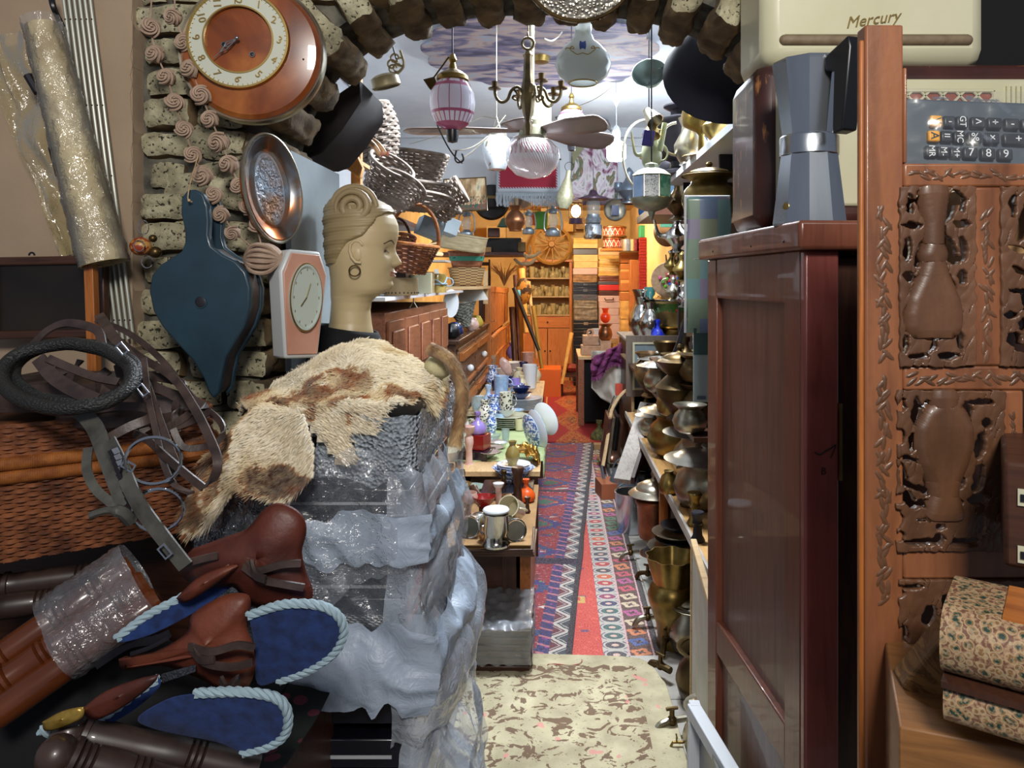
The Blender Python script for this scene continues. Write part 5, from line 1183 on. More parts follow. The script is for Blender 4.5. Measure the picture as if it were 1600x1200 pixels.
def vessel(kind,name,label,cat,loc,h,mat_,rz=0,tilt=(0,0),group=None,handle=None,spout=None,lid=None,bail=None,taps=0,n=20,flute=None,wide=1,hm=None,rim=None):
 t=thing(name,label,cat,loc,(tilt[0],tilt[1],rz),group);hm=hm or mat_
 m=MB();m.lathe([(r*h*wide,z*h)for r,z in PF[kind]],n,flute=flute);m.obj('body',mat_,t,smooth=50)
 def rad(z):return float(np.interp(z,*zip(*sorted((b,a)for a,b in PF[kind][1:max(4,len(PF[kind])-3)]))))*wide
 if handle:
  m=MB();z0,z1,out=handle;hdl(m,rad(z0)*h*.97,z0*h,z1*h,out*h,.03*h);m.obj('handle',hm,t)
 if spout:
  z0,out,z1=spout;m=MB();m.tube(spline([(-rad(z0)*h*.9,0,z0*h),(-(rad(z0)+out*.6)*h,0,(z0+.05)*h),(-(rad(z0)+out)*h,0,z1*h)],5),[.075*h-.005*h*i for i in range(11)],8);m.obj('spout',mat_,t)
 if lid:
  z0,r_=lid;m=MB();m.lathe([(r*r_*h/.62,z0*h+z*h*.6)for r,z in PF['lid']],n);m.obj('lid',hm,t)
 if bail:
  z0,hh=bail;m=MB();rr0=rad(z0)*h;m.tube([(rr0*cos(a),0,z0*h+hh*h*sin(a))for a in[PI*i/14 for i in range(15)]],.022*h,7);m.obj('bail_handle',hm,t)
 for q in range(taps):
  m=MB();m.tube([(-rad(.3)*h,0,.3*h),(-(rad(.3)+.2)*h,0,.3*h),(-(rad(.3)+.24)*h,0,.22*h)],.026*h,7);m.tube([(-(rad(.3)+.13)*h,0,.3*h),(-(rad(.3)+.13)*h,0,.40*h)],.016*h,6);m.tube([(-(rad(.3)+.13)*h,-.06*h,.41*h),(-(rad(.3)+.13)*h,.06*h,.41*h)],.016*h,6);m.obj('tap',brass,t)
 if rim:m=MB();m.torus((0,0,rim[0]*h),rim[1]*h,.018*h,n,6);m.obj('rim',hm,t)
 return t
def on(x,y,z):
 Y=(H-z)*F/(y-440);return P(x,y,Y)
def plates(name,label,loc,n_,r_,mats,group,gap=.009):
 first=None
 for i in range(n_):
  q=Vector(loc)+Vector((.002*sin(i*9),.002*cos(i*5),i*gap))
  if not first:
   m=MB();m.lathe([(0,0),(r_*.55,0),(r_*.62,.004),(r_*.98,.015),(r_,.018),(r_*.97,.0185),(r_*.6,.008),(0,.006)],28)
   first=tag(m.obj(name,mats,None,q),label,'plate',group)
  else:c=first.copy();C.objects.link(c);c.location=q
 return loc[2]+(n_-1)*gap+.010
# = LEFT SIDE OF THE AISLE
X1=-.088
t=thing('low_display_table','low dark wooden display table nearest the camera on the left','table',(-.40,3.40,0))
m=MB();m.box((-.30,-.42,.40),(.305,.50,.425));m.obj('tabletop',cardboard,t,bevel=.003)
m=MB();m.box((-.28,-.28,0),(.23,.48,.40));m.obj('body',darkwoodx,t,bevel=.004)
m=MB();m.box((.245,-.30,.03),(.29,.48,.40));m.obj('side_board',orangewoody,t)
for x in(-.10,.17):m=MB();m.box((x,-.30,.03),(x+.06,-.281,.40));m.obj('pilaster',darkwood,t,bevel=.003)
for i in range(3):
 m=MB();w_=.17-.006*i;rect_frame(m,w_*2,.30,.012,.010);
 tag(m.obj('framed_tray',[darkwoodx],None,(-.255,3.02-.01*i,.437+.0125*i),(R(-90),0,R(1.5*i-1)),bevel=.002),'flat dark wooden framed tray under the pewter tankards, '+['lowest','middle','topmost'][i]+' of three','tray','framed trays under the tankards')
m=MB();m.box((-.155,-.14,0),(.155,.14,.004));tag(m.obj('tray_board',cardboard,None,(-.255,3.0,.472)),'thin board on top of the framed trays under the tankards','board')
ZT1=.478
t=thing('crockery_table','low table under a pale green cloth crowded with plates on the left','table',(-.40,4.75,0))
m=MB();m.box((-.30,-.82,.46),(.31,.85,.485));m.obj('tabletop',palewood,t)
for sx in(-.27,.28):
 for sy in(-.78,.8):m=MB();m.box((sx-.02,sy-.02,0),(sx+.02,sy+.02,.46));m.obj('leg',darkwood,t)
greencl=M_('pale_green_cloth','#9aab78',.9,0,'#b4c08e',6)
m=MB();m.grid(20,40,lambda u,v:(-.30+.625*u,-.60+1.3*v,.490+.003*nz((u*5,v*9,0))));m.grid(4,40,lambda u,v:(.325+.006*sin(v*50),-.60+1.3*v,.490-.10*u));m.obj('green_cloth',greencl,t,solid=.003)
t=thing('far_crockery_table','low wooden table of blue crockery further down the left side','table',(-.40,6.5,0))
m=MB();m.box((-.28,-.85,.48),(.28,.85,.51));m.obj('tabletop',palewood,t)
for sx in(-.25,.25):
 for sy in(-.8,.8):m=MB();m.box((sx-.02,sy-.02,0),(sx+.02,sy+.02,.48));m.obj('leg',darkwood,t)
ZT2,ZT3=.495,.512
for i in range(6):
 z=.004+.027*i;m=MB();m.box((-.13,-.17,0),(.13,.17,.022));
 o=m.obj('picture_panel',[darkwoodx],None,(-.232+.004*sin(i*4),2.93+.004*cos(i*7),z+.03),(0,0,R(2*sin(i*3))),bevel=.005)
 tag(o,'dark-edged flat panel in the stack on the felt rug, number %s from the bottom'%['one','two','three','four','five','six'][i]if i<5 else 'topmost panel of the stack lying under clear plastic on the felt rug','picture','panels stacked in plastic at the table foot')
def pp(u,v):
 a=u*.62-.14;x=-.245+.30*(v-.5)+.01*nz((u*9,v*6,4))
 yy=2.76+min(max(a,0),.36);z=.205+.012*nz((u*12,v*9,0),1.3)-max(0,-a)*1.0-.0*u-max(0,a-.36)*.8
 return(x,yy-.008 if a<0 else yy,z)
m=MB();m.grid(60,40,pp);m.grid(24,40,lambda u,v:(-.092+.008*nz((u*5,v*9,1)),2.76+.36*v,.205-.16*u+.01*nz((u*6,v*8,6))))
tag(m.obj('plastic_cover',plastic('cover_film','#c3ccd6',.24,20)),'crinkled clear plastic over the stack of dark panels beside the rug','plastic wrap')
tk_=vessel('tankard','pewter_tankard','upright shiny pewter tankard with a white flat lid','tankard',on(775,852,ZT1),.145,silver,R(180),handle=(.3,.8,.16),hm=silver)
m=MB();m.lathe([(0,.132),(.050,.132),(.052,.138),(.048,.143),(0,.144)],28);m.obj('flat_lid',M_('white_lid','#c4c8cc',.4),tk_)
for x,y,rz,lab in((733,842,R(-15),'pewter tankard lying on its side left of the upright one'),(805,848,R(20),'pewter tankard lying on its side right of the upright one')):
 t=vessel('tankard','pewter_tankard',lab,'tankard',on(x,y,ZT1)+Vector((0,.02,.040)),.125,silver,rz,(R(-98),0),handle=(.3,.8,.16),hm=silver)
 m=MB();m.torus((0,0,-.002),.042,.004,24,6);m.obj('base_ring',silver,t)
t=vessel('cup','stoneware_mug','cream lined mug lying on its side behind the tankards','mug',on(808,822,ZT1)+Vector((0,.05,.05)),.11,cream,R(-20),(R(65),0),handle=(.2,.8,.2))
m=MB();m.ball((0,0,0),(.018,.03,.022),14);tag(m.obj('painted_egg',M_('painted_brown','#6a3020',.4,0,'#b08040',60),loc=on(755,845,ZT1)+Vector((0,0,.02))),'small brown painted ornament between two pewter tankards','ornament')
vessel('bowl','lacquer_bowl','shiny red lacquer bowl among the small things behind the tankards','bowl',on(757,808,.43)+Vector((0,0,.05)),.045,redlac)
m=MB();m.lathe([(0,0),(.024,0),(.026,.05),(0,.05)],20);tag(m.obj('small_tin',bronze,loc=on(757,810,.43)),'dark tin under the red lacquer bowl','tin')
t=thing('wooden_pestle','pale wooden handle with a white cap standing behind the red bowl','handle',on(779,802,.43));m=MB();m.lathe([(0,0),(.013,0),(.014,.12),(0,.12)],16);m.obj('shaft',rose,t);m=MB();m.lathe([(0,.12),(.018,.12),(.026,.135),(.026,.14),(0,.143)],18);m.obj('cap',porcelain,t)
t=thing('round_red_box','round red-brown lidded box beside the tall dark mill','box',on(791,795,.43));m=MB();m.lathe([(0,0),(.035,0),(.040,.02),(.038,.045),(0,.045)],24);m.obj('body',redlac,t);m=MB();m.lathe([(0,.045),(.034,.046),(.034,.055),(.028,.066),(0,.068)],24);m.obj('lid',copper,t)
vessel('mill','pepper_mill','tall dark turned wooden mill on the near table','mill',on(809,794,.43),.195,darkwood)
vessel('candlestick','thin_candlestick','thin dark metal candlestick beside the tall dark mill','candlestick',on(787,775,.43),.13,bronze,wide=.7)
vessel('bottle','orange_bottle','round orange ceramic bottle with black dots by the table edge','bottle',on(822,782,.43),.105,orangep,wide=1.2)
vessel('mill','brown_stopper','small dark brown turned knob in front of the orange bottle','knob',on(824,800,.43),.07,darkwood,wide=1.3)
vessel('tumbler','steel_cup','tall polished steel cup half behind the plastic bags','cup',on(713,800,.43),.12,silver)
vessel('goblet','pink_glass','small pink glass with a pale rim beside the steel cup','glass',on(733,805,.43),.105,rose,wide=1.5)
vessel('vase','brass_vase','little brass cup leaning beside the pink glass','vase',on(722,808,.43),.07,brasslight,0,(R(15),R(20)))
vessel('mill','wooden_spindle','brown turned spindle lying across the near table behind the red bowl','spindle',on(758,790,.43)+Vector((0,0,.02)),.15,darkwood,R(30),(R(-80),0))
m=MB();m.box((-.16,-.12,0),(.10,.12,.035));tag(m.obj('black_case',boxblack,loc=on(800,785,.43)+Vector((0,.16,0)),bevel=.003),'flat black case under the big blue and white bowl','case')
pB=on(800,770,.43)+Vector((0,.12,.036))
vessel('bowl','china_bowl','wide blue and white fluted china bowl holding a plate and the olive vase','bowl',pB,.065,delft,wide=1.45,flute=lambda a,z:1+.03*cos(12*a))
zt=plates('china_plate','white plate lying in the wide blue and white bowl',pB+Vector((0,.01,.055)),2,.088,porcelain,'plates in the blue and white bowl')
vessel('vase','olive_vase','tapering olive-yellow ceramic vase standing on the plates','vase',(pB.x-.005,pB.y+.01,zt),.125,M_('olive_glaze','#83713a',.35,0,'#97854a',8),wide=.85)
fo_=thing('gold_fabric','crumpled gold foil cloth lying on the table edge beside the olive vase','cloth',on(818,722,.50))
m=MB();m.grid(40,30,lambda u,v:(-.10+.19*u+.02*nz((u*4,v*4,0)),-.06+.2*v,.09*sin(PI*u)**.6*(.6+.4*sin(PI*v))+.03*nz((u*5,v*5,1),1.5)));m.obj('sheet',M_('gold_foil','#8f6526',.28,.8,'#c99a48',10),fo_,solid=.002,smooth=20)
pb_=on(741,733,.45);m=MB();m.box((-.09,-.08,0),(.09,.08,.085));tag(m.obj('black_box',boxblack,loc=pb_+Vector((0,.12,0)),rot=(0,0,R(-14)),bevel=.002),'black lidded box with the red cube on top','box')
m=MB();m.box((-.055,-.05,0),(.055,.05,.085));tag(m.obj('red_box',redlac,loc=pb_+Vector((.01,.13,.087)),rot=(0,0,R(-20)),bevel=.002),'dark red cube box on the black box under the lilac bottle','box')
vessel('bottle','lilac_bottle','lilac glass bottle with a clear stopper standing on the red cube','bottle',pb_+Vector((.005,.13,.173)),.125,lilac,wide=1.15)
vessel('candlestick','pink_candlestick','tall pink marbled candlestick in front of the black box','candlestick',on(733,735,.45),.25,rose,wide=.78)
for i,(x,y)in enumerate(((773,694),(770,706),(765,716))):
 m=MB();m.lathe([(0,0),(.03,0),(.062,.014),(.060,.016),(.03,.005),(0,.004)],24,flute=lambda a,z:1+.04*cos(9*a));tag(m.obj('shell_dish',M_('grey_rose_dish','#a09088',.4)if i==0 else bpy.data.materials['grey_rose_dish'],loc=on(x,y,ZT2)+Vector((0,0,.004+.01*i))),'small greyish scalloped dish beside the red cube, '+['farthest','middle','nearest'][i]+' of three','dish','scalloped dishes')
vessel('bowl','cream_bowl','cream bowl half behind the plastic bags at the left','bowl',on(697,728,.45),.09,cream,wide=.8)
vessel('basin','brass_scale_pan','shallow brass pan on the near table below the pink candlestick','pan',on(715,765,.43),.03,brasslight,wide=2.4)
zt=plates('green_rim_plate','grey plate with a dark green rim leaning below the pink candlestick',on(738,768,.43),2,.07,M_('green_rim','#8b9a94',.3,0,'#4c6a5c',6),'green rimmed plates')
for i,(x,y)in enumerate(((705,745),(716,742),(700,760),(722,755))):vessel('goblet','brass_trinket','small brass trinket in the cluster left of the black box','trinket',on(x,y,.45),.07,brasslight,group='brass trinkets left of the black box')
pp_=on(795,668,ZT2);zt=plates('stacked_plate','white rimmed plate in the stack under the patterned mug',pp_+Vector((0,.02,0)),6,.135,M_('sage_plate','#b6bda6',.25,0,coat=.4),'sage plates under the patterned mug',.013)
vessel('bowl','small_china_bowl','small grey-white bowl between the plate stack and the patterned mug','bowl',(pp_.x-.02,pp_.y+.02,zt),.05,porcelain,wide=1.15)
spot=Mat('spotted_china');spot.set(col=spot.mix(spot.voro(60)<.42,'#d2cfc0','#3a3432'),rough=.2);spot=spot.m
vessel('cup','patterned_mug','white mug with dark blossoms on top of the plate stack','mug',(pp_.x-.02,pp_.y+.02,zt+.045),.12,spot,R(10),handle=(.15,.85,.25))
vessel('vase','patterned_vase','dark and white flowered vase beside the blue figurine','vase',on(758,668,ZT2),.19,spot,wide=.9)
vessel('cup','blue_mug','blue and grey mug in front of the plate stack','mug',on(786,661,ZT2)+Vector((-.01,-.15,0)),.10,bluechina,R(180),handle=(.15,.85,.25))
vessel('jug','blue_jug','blue and white painted jug left of the plate stack','jug',on(774,665,ZT2),.21,delft,R(180),handle=(.2,.85,.18))
vessel('vase','china_figurine','pale blue and white china figurine in front of the blue jug','figurine',on(768,677,ZT2),.15,delft,wide=.7,flute=lambda a,z:1+.12*cos(5*a+z*40))
for i,(x,y,r_,mt,lab)in enumerate(((735,648,.15,cream,'wide cream dish at the left of the middle table'),(728,668,.12,porcelain,'white oval dish behind the lilac bottle'),(742,628,.13,cream,'cream fluted dish near the carved chest'))):
 plates('serving_dish',lab,on(x,y,ZT2),1,r_,mt,None)
for i,(x,y,h_,mt,lab)in enumerate(((733,700,.07,cream,'small cream cup behind the pink candlestick'),(720,690,.09,porcelain,'white cup beside the fur tail'),(750,690,.06,pewter,'small tin cup behind the red cube'),(752,640,.07,cream,'small cream jug near the wide cream dish'),(722,640,.08,rose,'pinkish cup near the fur tail'))):
 vessel('cup','small_cup',lab,'cup',on(x,y,ZT2),h_,mt,R(40*i),handle=(.15,.85,.25))
more=[('bowl',705,668,.05,porcelain,'white bowl near the tail at the left of the middle table'),('goblet',746,660,.16,thinglass,'clear stemmed glass beside the dark flowered vase'),('bowl',716,655,.05,cream,'cream footed bowl between the fur tail and the wide dish'),('cup',741,676,.08,spot,'dark flowered cup behind the lilac bottle'),('jug',750,650,.13,porcelain,'white jug behind the dark flowered vase'),('bowl',782,700,.03,porcelain,'small white saucer bowl on the green cloth beside the shell dishes'),('tumbler',790,690,.07,thinglass,'clear tumbler on the green cloth'),('cup',812,672,.07,cream,'cream cup at the right of the plate stack'),('vase',727,634,.15,cream,'cream vase near the fur tail on the middle table'),('bottle',763,640,.17,bluechina,'light blue bottle behind the blue jug'),('bowl',805,652,.05,bluechina,'light blue bowl behind the plate stack'),('cup',785,640,.10,porcelain,'white cup between the blue jug and the plate stack'),('bowl',770,690,.04,thinglass,'clear glass dish in front of the figurine'),('goblet',712,700,.12,silver,'silver goblet behind the plastic bags'),('vase',705,640,.13,rose,'pink vase next to the hanging fur tail')]
for k,x,y,h_,mt,lab in more:vessel(k,'table_'+{'bowl':'bowl','jug':'jug','cup':'cup','vase':'vase','tumbler':'tumbler','goblet':'goblet','bottle':'bottle'}[k],lab,'crockery',on(x,y,ZT2),h_*1.15,mt,random.uniform(0,3),handle=(.2,.8,.2)if k in('jug','cup')else None,n=18)
def leaning(name,label,c_,rx,rz_,mt,rot):
 t=thing(name,label,'plate',c_,rot);m=MB();m.lathe([(0,.006),(.6,.006),(.65,.003),(1,-.010),(1.02,-.007),(.66,.008),(0,.012)],32,TR(rot=(R(90),0,0),sc=(1,1,1))@TR(sc=(rx,rz_,1)));m.obj('dish',mt,t);m=MB();m.torus((0,.0095,0),rx,.003,32,6,axis=1,ry=rz_);m.obj('blue_rim',bluechina,t);return t
leaning('oval_plate','white oval plate with blue sprigs on edge at the table corner beside the red carpet',P(852,655,5.0),.085,.115,porcelain,(R(10),R(-24),R(-35)))
leaning('oval_plate','white plate with a blue band leaning behind the gold foil cloth',P(838,672,4.5),.08,.125,porcelain,(R(12),R(-10),R(-50)))
leaning('oval_plate','blue and white plate on edge, inner one of the three leaning at the table corner',P(828,675,4.45),.07,.105,delft,(R(12),R(-10),R(-50)))
b0=on(791,636,ZT3);zt=plates('blue_plate','pale blue plate in the stack under the two blue mugs',b0+Vector((0,.05,0)),8,.165,bluechina,'pale blue plates',.012)
vessel('cup','light_blue_mug','light blue mug standing on the pale blue plate stack','mug',(b0.x-.04,b0.y+.02,zt),.15,bluechina,0,handle=(.15,.85,.25))
vessel('bowl','blue_teacup','blue patterned teacup beside the light blue mug','cup',(b0.x+.08,b0.y+.06,zt),.08,delft,wide=.7)
c0=on(820,640,ZT3);zt=plates('grey_plate','flowered white plate in the broad stack under the navy cups',c0+Vector((-.02,0,0)),8,.155,porcelain,'flowered plates under the navy cups',.011)
navy=M_('navy_china','#1d2c5c',.2,0,coat=.5)
vessel('bowl','navy_cup','navy blue saucer cup on the flowered plates, lower of the two','cup',(c0.x-.03,c0.y,zt),.045,navy,wide=1.6)
vessel('bowl','navy_cup','navy blue saucer cup on the flowered plates, upper of the two','cup',(c0.x-.03,c0.y,zt+.04),.05,navy,wide=1.3)
vessel('tumbler','lilac_tumbler','lilac tumbler standing beside the navy cups','tumbler',on(806,632,ZT3)+Vector((0,0,.09)),.12,lilac)
far=[('bowl',792,604,.06,navy,'dark tureen with a navy band on the far table'),('jug',770,602,.13,delft,'blue and white pitcher beside the slatted wood'),('cup',782,596,.09,porcelain,'white and grey cup on the far table'),('vase',811,603,.12,cream,'slim cream vase on the far table'),('vase',815,612,.10,cream,'squat cream vase in front of the slim one'),('jug',818,592,.12,navy,'navy and white pot on the far table'),('tumbler',828,606,.15,porcelain,'tall pale column vase on the far table'),('bowl',803,580,.07,porcelain,'white tureen near the back of the far table'),('cup',825,574,.12,rose,'pinkish flowerpot near the back of the far table'),('vase',800,560,.14,lilac,'lilac grey vase at the back of the far table'),('bowl',812,640,.04,bluechina,'little pale blue bowl between the plate stacks'),('vase',838,596,.10,cream,'cream jug at the aisle edge of the far table'),('goblet',766,590,.16,thinglass,'clear glass beside the slatted wood'),('cup',775,612,.07,navy,'navy and white mug beside the slatted wood'),('bowl',800,590,.05,spot,'dark patterned bowl in the middle of the far table')]
for k,x,y,h_,mt,lab in far:vessel(k,'china_'+{'bowl':'bowl','jug':'pitcher','cup':'cup','vase':'vase','tumbler':'tumbler','goblet':'goblet'}[k],lab,'crockery',on(x,y,ZT3),h_*1.45,mt,random.uniform(0,3),handle=(.2,.8,.2)if k in('jug','cup')else None,n=16)
m=MB();m.ball((0,0,0),(.05,.02,.09),14,f=lambda d:1+.15*nz(d,2));tag(m.obj('conch_shell',rose,loc=P(790,572,7.0),rot=(0,R(-30),0)),'pinkish curved shell standing at the back of the far table','shell')
m=MB();m.box((-.1,-.1,0),(.1,.1,.16));tag(m.obj('small_crate',palewoodx,loc=(-.30,7.75,.0),bevel=.003),'small pale crate standing on the floor beyond the far table','crate')
cu=thing('panelled_cupboard','long brown cupboard with raised square door panels below the shelf','cupboard',(-1.13,4.25,0))
cup_w=wood('cupboard_brown','#6e3c26','#9c6244',1,.45)
m=MB();m.box((-.37,-1.0,0),(.37,.80,1.36));m.obj('carcass',cup_w,cu,bevel=.004)
for row,(z0,z1)in enumerate(((1.02,1.32),(.66,.98),(.30,.62))):
 for i in range(5):
  y0=-.97+i*.352;m=MB();m.box((.37,y0,z0),(.385,y0+.33,z1));d=m.obj('door',cup_w,cu,bevel=.003)
  m=MB();m.box((.385,y0+.05,z0+.045),(.398,y0+.28,z1-.045));m.obj('raised_panel',cup_w,d,bevel=.012)
dc=thing('carved_chest','dark carved chest of small drawers with white knobs on the left side','chest of drawers',(-.88,6.35,0))
m=MB();m.box((-.18,-1.2,0),(.17,1.08,1.06));m.obj('carcass',darkwood,dc,bevel=.004)
m=MB();m.box((-.19,-1.22,1.06),(.20,1.10,1.09));m.obj('top',darkwood,dc,bevel=.005)
carv=Mat('carved_dark');carv.set(col=carv.ramp(carv.noise(50,3),[(.42,'#2a1910'),(.56,'#7a5238')]),rough=.5);carv.bump(carv.noise(45,3),1,.01);carv=carv.m
for i in range(2):
 for z0,z1 in((.70,1.02),(.36,.66)):
  y0=-1.14+i*1.10;m=MB();m.box((.17,y0,z0),(.185,y0+1.02,z1));d=m.obj('drawer',carv,dc,bevel=.003)
  m=MB();m.box((.184,y0+.04,z1-.09),(.215,y0+.98,z1-.03));m.box((.184,y0+.04,z0+.02),(.205,y0+.98,z0+.05));m.obj('moulding',orangewoody,d,bevel=.003)
  m=MB();m.ball((.21,y0+.51,(z0+z1)/2-.03),.028,10);m.obj('knob',porcelain,d)
m=MB();m.box((-1.52,3.0,1.42),(-.70,5.5,1.435));tag(m.obj('long_shelf',whiteplastic),'long white-edged shelf carrying tins and baskets behind the mannequin','shelf')
m=MB();m.box((-1.50,5.55,1.440),(-.60,6.7,1.462));tag(m.obj('raised_shelf',palewoodx),'pale shelf board under the green banded basket','shelf')
m=MB();m.box((-.66,6.60,1.30),(-.62,6.64,1.60));tag(m.obj('shelf_post',palewood),'short pale post at the end of the raised shelf','post')
m=MB();m.box((-1.52,2.75,1.795),(-.78,4.3,1.82));tag(m.obj('basket_shelf',darkwoodx),'dark upper shelf heaped with wicker baskets','shelf')
m=MB();m.box((-.60,1.63,0),(-.588,1.99,1.79));tag(m.obj('grey_board',greyblue),'blue-grey painted panel standing against the brick pier behind the mannequin','panel')
hq=[(452,186),(478,178),(520,155),(563,125),(565,160),(535,205),(505,240),(486,247),(440,245),(438,210)]
m=MB();v_=[(P(x,y,1.88).x,P(x,y,1.88).z)for x,y in hq];m.prism(v_,1.87,2.12);tag(m.obj('dark_hood',M_('aubergine_board','#0e080b',.9,0,'#180e12',6),bevel=.004),'very dark angular wooden hood under the arch above the grey panel','hood')
sh=thing('wooden_bracket_shelf','orange pine bracket shelf under the mannequin hand beyond the arch','shelf',(0,0,0))
m=MB();a,b=P(548,168,2.3),P(563,300,2.3);m.box((a.x,2.3,b.z),(b.x,2.33,2.95));m.obj('upright',wood('light_pine','#b07a3e','#d09a58',2,.5),sh,bevel=.002)
m=MB();q=[(500,235),(540,205),(566,262),(562,278)];m.prism([(P(x,y,2.26).x,P(x,y,2.26).z)for x,y in q],2.26,2.29);m.obj('bracket',bpy.data.materials['light_pine'],sh,bevel=.002)
m=MB();a=P(500,236,2.2);m.box((a.x-.05,2.16,a.z-.01),(P(566,236,2.4).x,2.5,a.z+.002));m.obj('board',bpy.data.materials['light_pine'],sh)
hd=thing('mannequin_hand','pale mannequin hand with pink fingertips resting on the pine shelf','mannequin hand',P(548,211,2.22),(0,R(8),0))
m=MB();s_=2.22/F
m.tube([(-.06,0,.015),(-.02,0,.012),(.005,0,.004)],[.026,.024,.024],10,flat=.7)
m.ball((.022,0,-.004),(.036,.036,.018),14)
for i,(y,L_,dz_)in enumerate(((-.026,1.0,-.010),(-.009,1.12,-.004),(.009,1.06,-.002),(.025,.85,-.004))):
 m.tube(spline([(.040,y*.9,-.002),(.066*L_,y,-.006+dz_),(.088*L_,y*1.05,-.022+dz_),(.100*L_+.004,y*1.05,-.042+dz_)],3),[.0105,.0102,.0098,.0095,.009,.0088,.0084,.0078,.0072,.006],8)
m.tube(spline([(.0,-.026,-.004),(.022,-.042,-.016),(.046,-.044,-.024),(.060,-.040,-.026)],3),[.013,.012,.0115,.011,.0105,.010,.0095,.009,.0085,.006],8)
m.obj('hand',M_('doll_skin','#c09468',.4,0,'#caa078',6),hd,remesh=.0022)
m=MB()
for y,L_,dz_ in((-.026,1.0,-.010),(-.009,1.12,-.004),(.009,1.06,-.002),(.025,.85,-.004)):m.ball((.101*L_+.008,y*1.05,-.037+dz_),(.0045,.0062,.009),8)
m.obj('fingernails',M_('pink_nail','#c9806e',.3),hd)
# = BASKETS AND SHELF THINGS ON THE LEFT
def basket(name,label,loc,r0,r1,h,mat_,rot=(0,0,0),ex=1,handle=0,rows=12,nst=22,group=None,rimr=.008,bulge=0,hm=None):
 t=thing(name,label,'basket',loc,rot,group);rr0=h/rows*.44
 m=MB();weave(m,ringfn(r0,r1,h,ex,bulge),rows,nst,rr0,rr0*.8,True,5,3);m.lathe([(0,.004),(r0*.95,.004)],20,TR(sc=(1,ex,1)));m.obj('woven_body',mat_,t)
 m=MB();m.torus((0,0,h),r1,rimr,36,7,ry=r1*ex);m.obj('rim',hm or mat_,t)
 if handle:m=MB();m.tube([(r1*cos(a),0,h+handle*sin(a))for a in[PI*i/20 for i in range(21)]],rimr*.95,8);m.obj('handle',hm or mat_,t)
 return t
zb=1.822
basket('tall_basket','tall rounded dark wicker basket leaning against the white wall above the heap',P(596,262,3.3),.06,.12,.27,wickerdark,(0,R(-18),0),.7,rows=16,bulge=.03)
basket('round_basket','round dark wicker basket with a frayed rim on top of the trays',P(655,288,3.5)+Vector((0,0,.0)),.085,.12,.15,wickerdark,(R(6),R(8),0),rows=10,nst=24)
basket('flat_basket','flat dark wicker tray under the round frayed basket',P(650,305,3.45),.10,.16,.06,wickerdark,(R(4),R(6),0),rows=5,nst=26)
basket('flat_basket','flat dark wicker tray at the bottom of the heap',P(648,326,3.4),.11,.17,.055,wickerdark,(R(-4),R(4),0),rows=5,nst=26)
basket('wicker_tube','dark wicker cone basket lying on its side with its mouth towards the aisle',P(665,325,3.6),.035,.065,.20,wickerdark,(R(0),R(62),0),rows=12,nst=16)
basket('small_basket','small dark wicker basket tilted beside the mannequin hand',P(590,298,3.2),.06,.10,.14,wickerdark,(R(20),R(35),0),rows=10,nst=18)
basket('small_basket','small dark wicker bowl wedged under the tall basket',P(612,318,3.15),.06,.11,.10,wickerdark,(R(-25),R(20),0),rows=8,nst=20)
basket('small_basket','small dark wicker basket hanging over the end of the shelf',P(680,335,3.7),.06,.09,.09,wickerdark,(R(10),R(40),0),rows=7,nst=18)
for i,(x,y,Y)in enumerate(((672,355,3.8),(698,352,4.2))):
 m=MB();m.box((-.06,-.08,-.05),(.06,.08,.04));tag(m.obj('grey_box',greyblue,loc=P(x,y,Y),rot=(0,R(20),R(20)),bevel=.003),['tilted grey box behind the arched basket handle','pale grey box wedged beside the wooden sieve'][i],'box')
m=MB();m.box((-.07,-.1,0),(.07,.1,.30));tag(m.obj('dark_crate',darkwood,loc=(-.86,3.95,1.436),bevel=.003),'dark upright crate behind the brown handled basket','crate')
basket('handled_basket','brown wicker basket with a tall arched handle on the long shelf',P(640,420,3.3)+Vector((0,0,-.02)),.065,.115,.13,wickerbrown,(R(4),R(6),R(20)),.85,.18,rows=13,nst=22,rimr=.009,hm=wickerhoney)
basket('handled_basket','smaller brown basket with a looped handle behind the tall one',P(625,400,3.55),.05,.08,.09,wickerbrown,(R(-10),R(10),R(60)),.9,.10,rows=8,nst=18,rimr=.007)
def bentbox(name,label,loc,r0,r1,h,mat_,rot=(0,0,0),ex=.7,band=None,n=4.5):
 t=thing(name,label,'basket',loc,rot)
 def fn(u,v,o=0):
  a=2*PI*u;r=r0+(r1-r0)*v-o;c_,s_=cos(a),sin(a);k=(abs(c_)**n+abs(s_)**n)**(-1/n);return(r*k*c_,r*k*s_*ex,h*v)
 m=MB();m.grid(48,6,fn,cu=True);m.lathe([(0,.004),(r0*1.0,.004)],20,TR(sc=(1,ex,1)));m.obj('side',mat_,t,solid=.006)
 m=MB();m.tube([fn(i/48,1)for i in range(48)],.006,6,True);m.obj('rim',mat_,t)
 if band:m=MB();m.grid(48,2,lambda u,v:fn(u,.42+.28*v,-.005),cu=True);m.obj('painted_band',band,t)
 return t
plait=Mat('plaited_chip');_x,_y,_z=plait.xyz();ck_=((((at2(_y,_x)*7).sn()>0)-(((_z/.022).fr()>.5))).ab());plait.set(col=plait.mix(ck_,'#6a4c2c','#a8895a'),rough=.7);plait.bump(ck_,.8,.006);plait=plait.m
chipw=M_('pale_chipwood','#8d7c5c',.7,0,'#aa9a78',10,(1,1,5))
grb=Mat('teal_band');grb.set(col=grb.mix(grb.voro(30,st=(1,1,2))<.28,'#3a8f7c','#163c34'),rough=.6);grb=grb.m
bentbox('chip_basket','plaited yellow-brown chip basket at the bottom of the three on the raised shelf',(-.735,6.0,1.464),.115,.145,.145,plait,(0,0,R(15)))
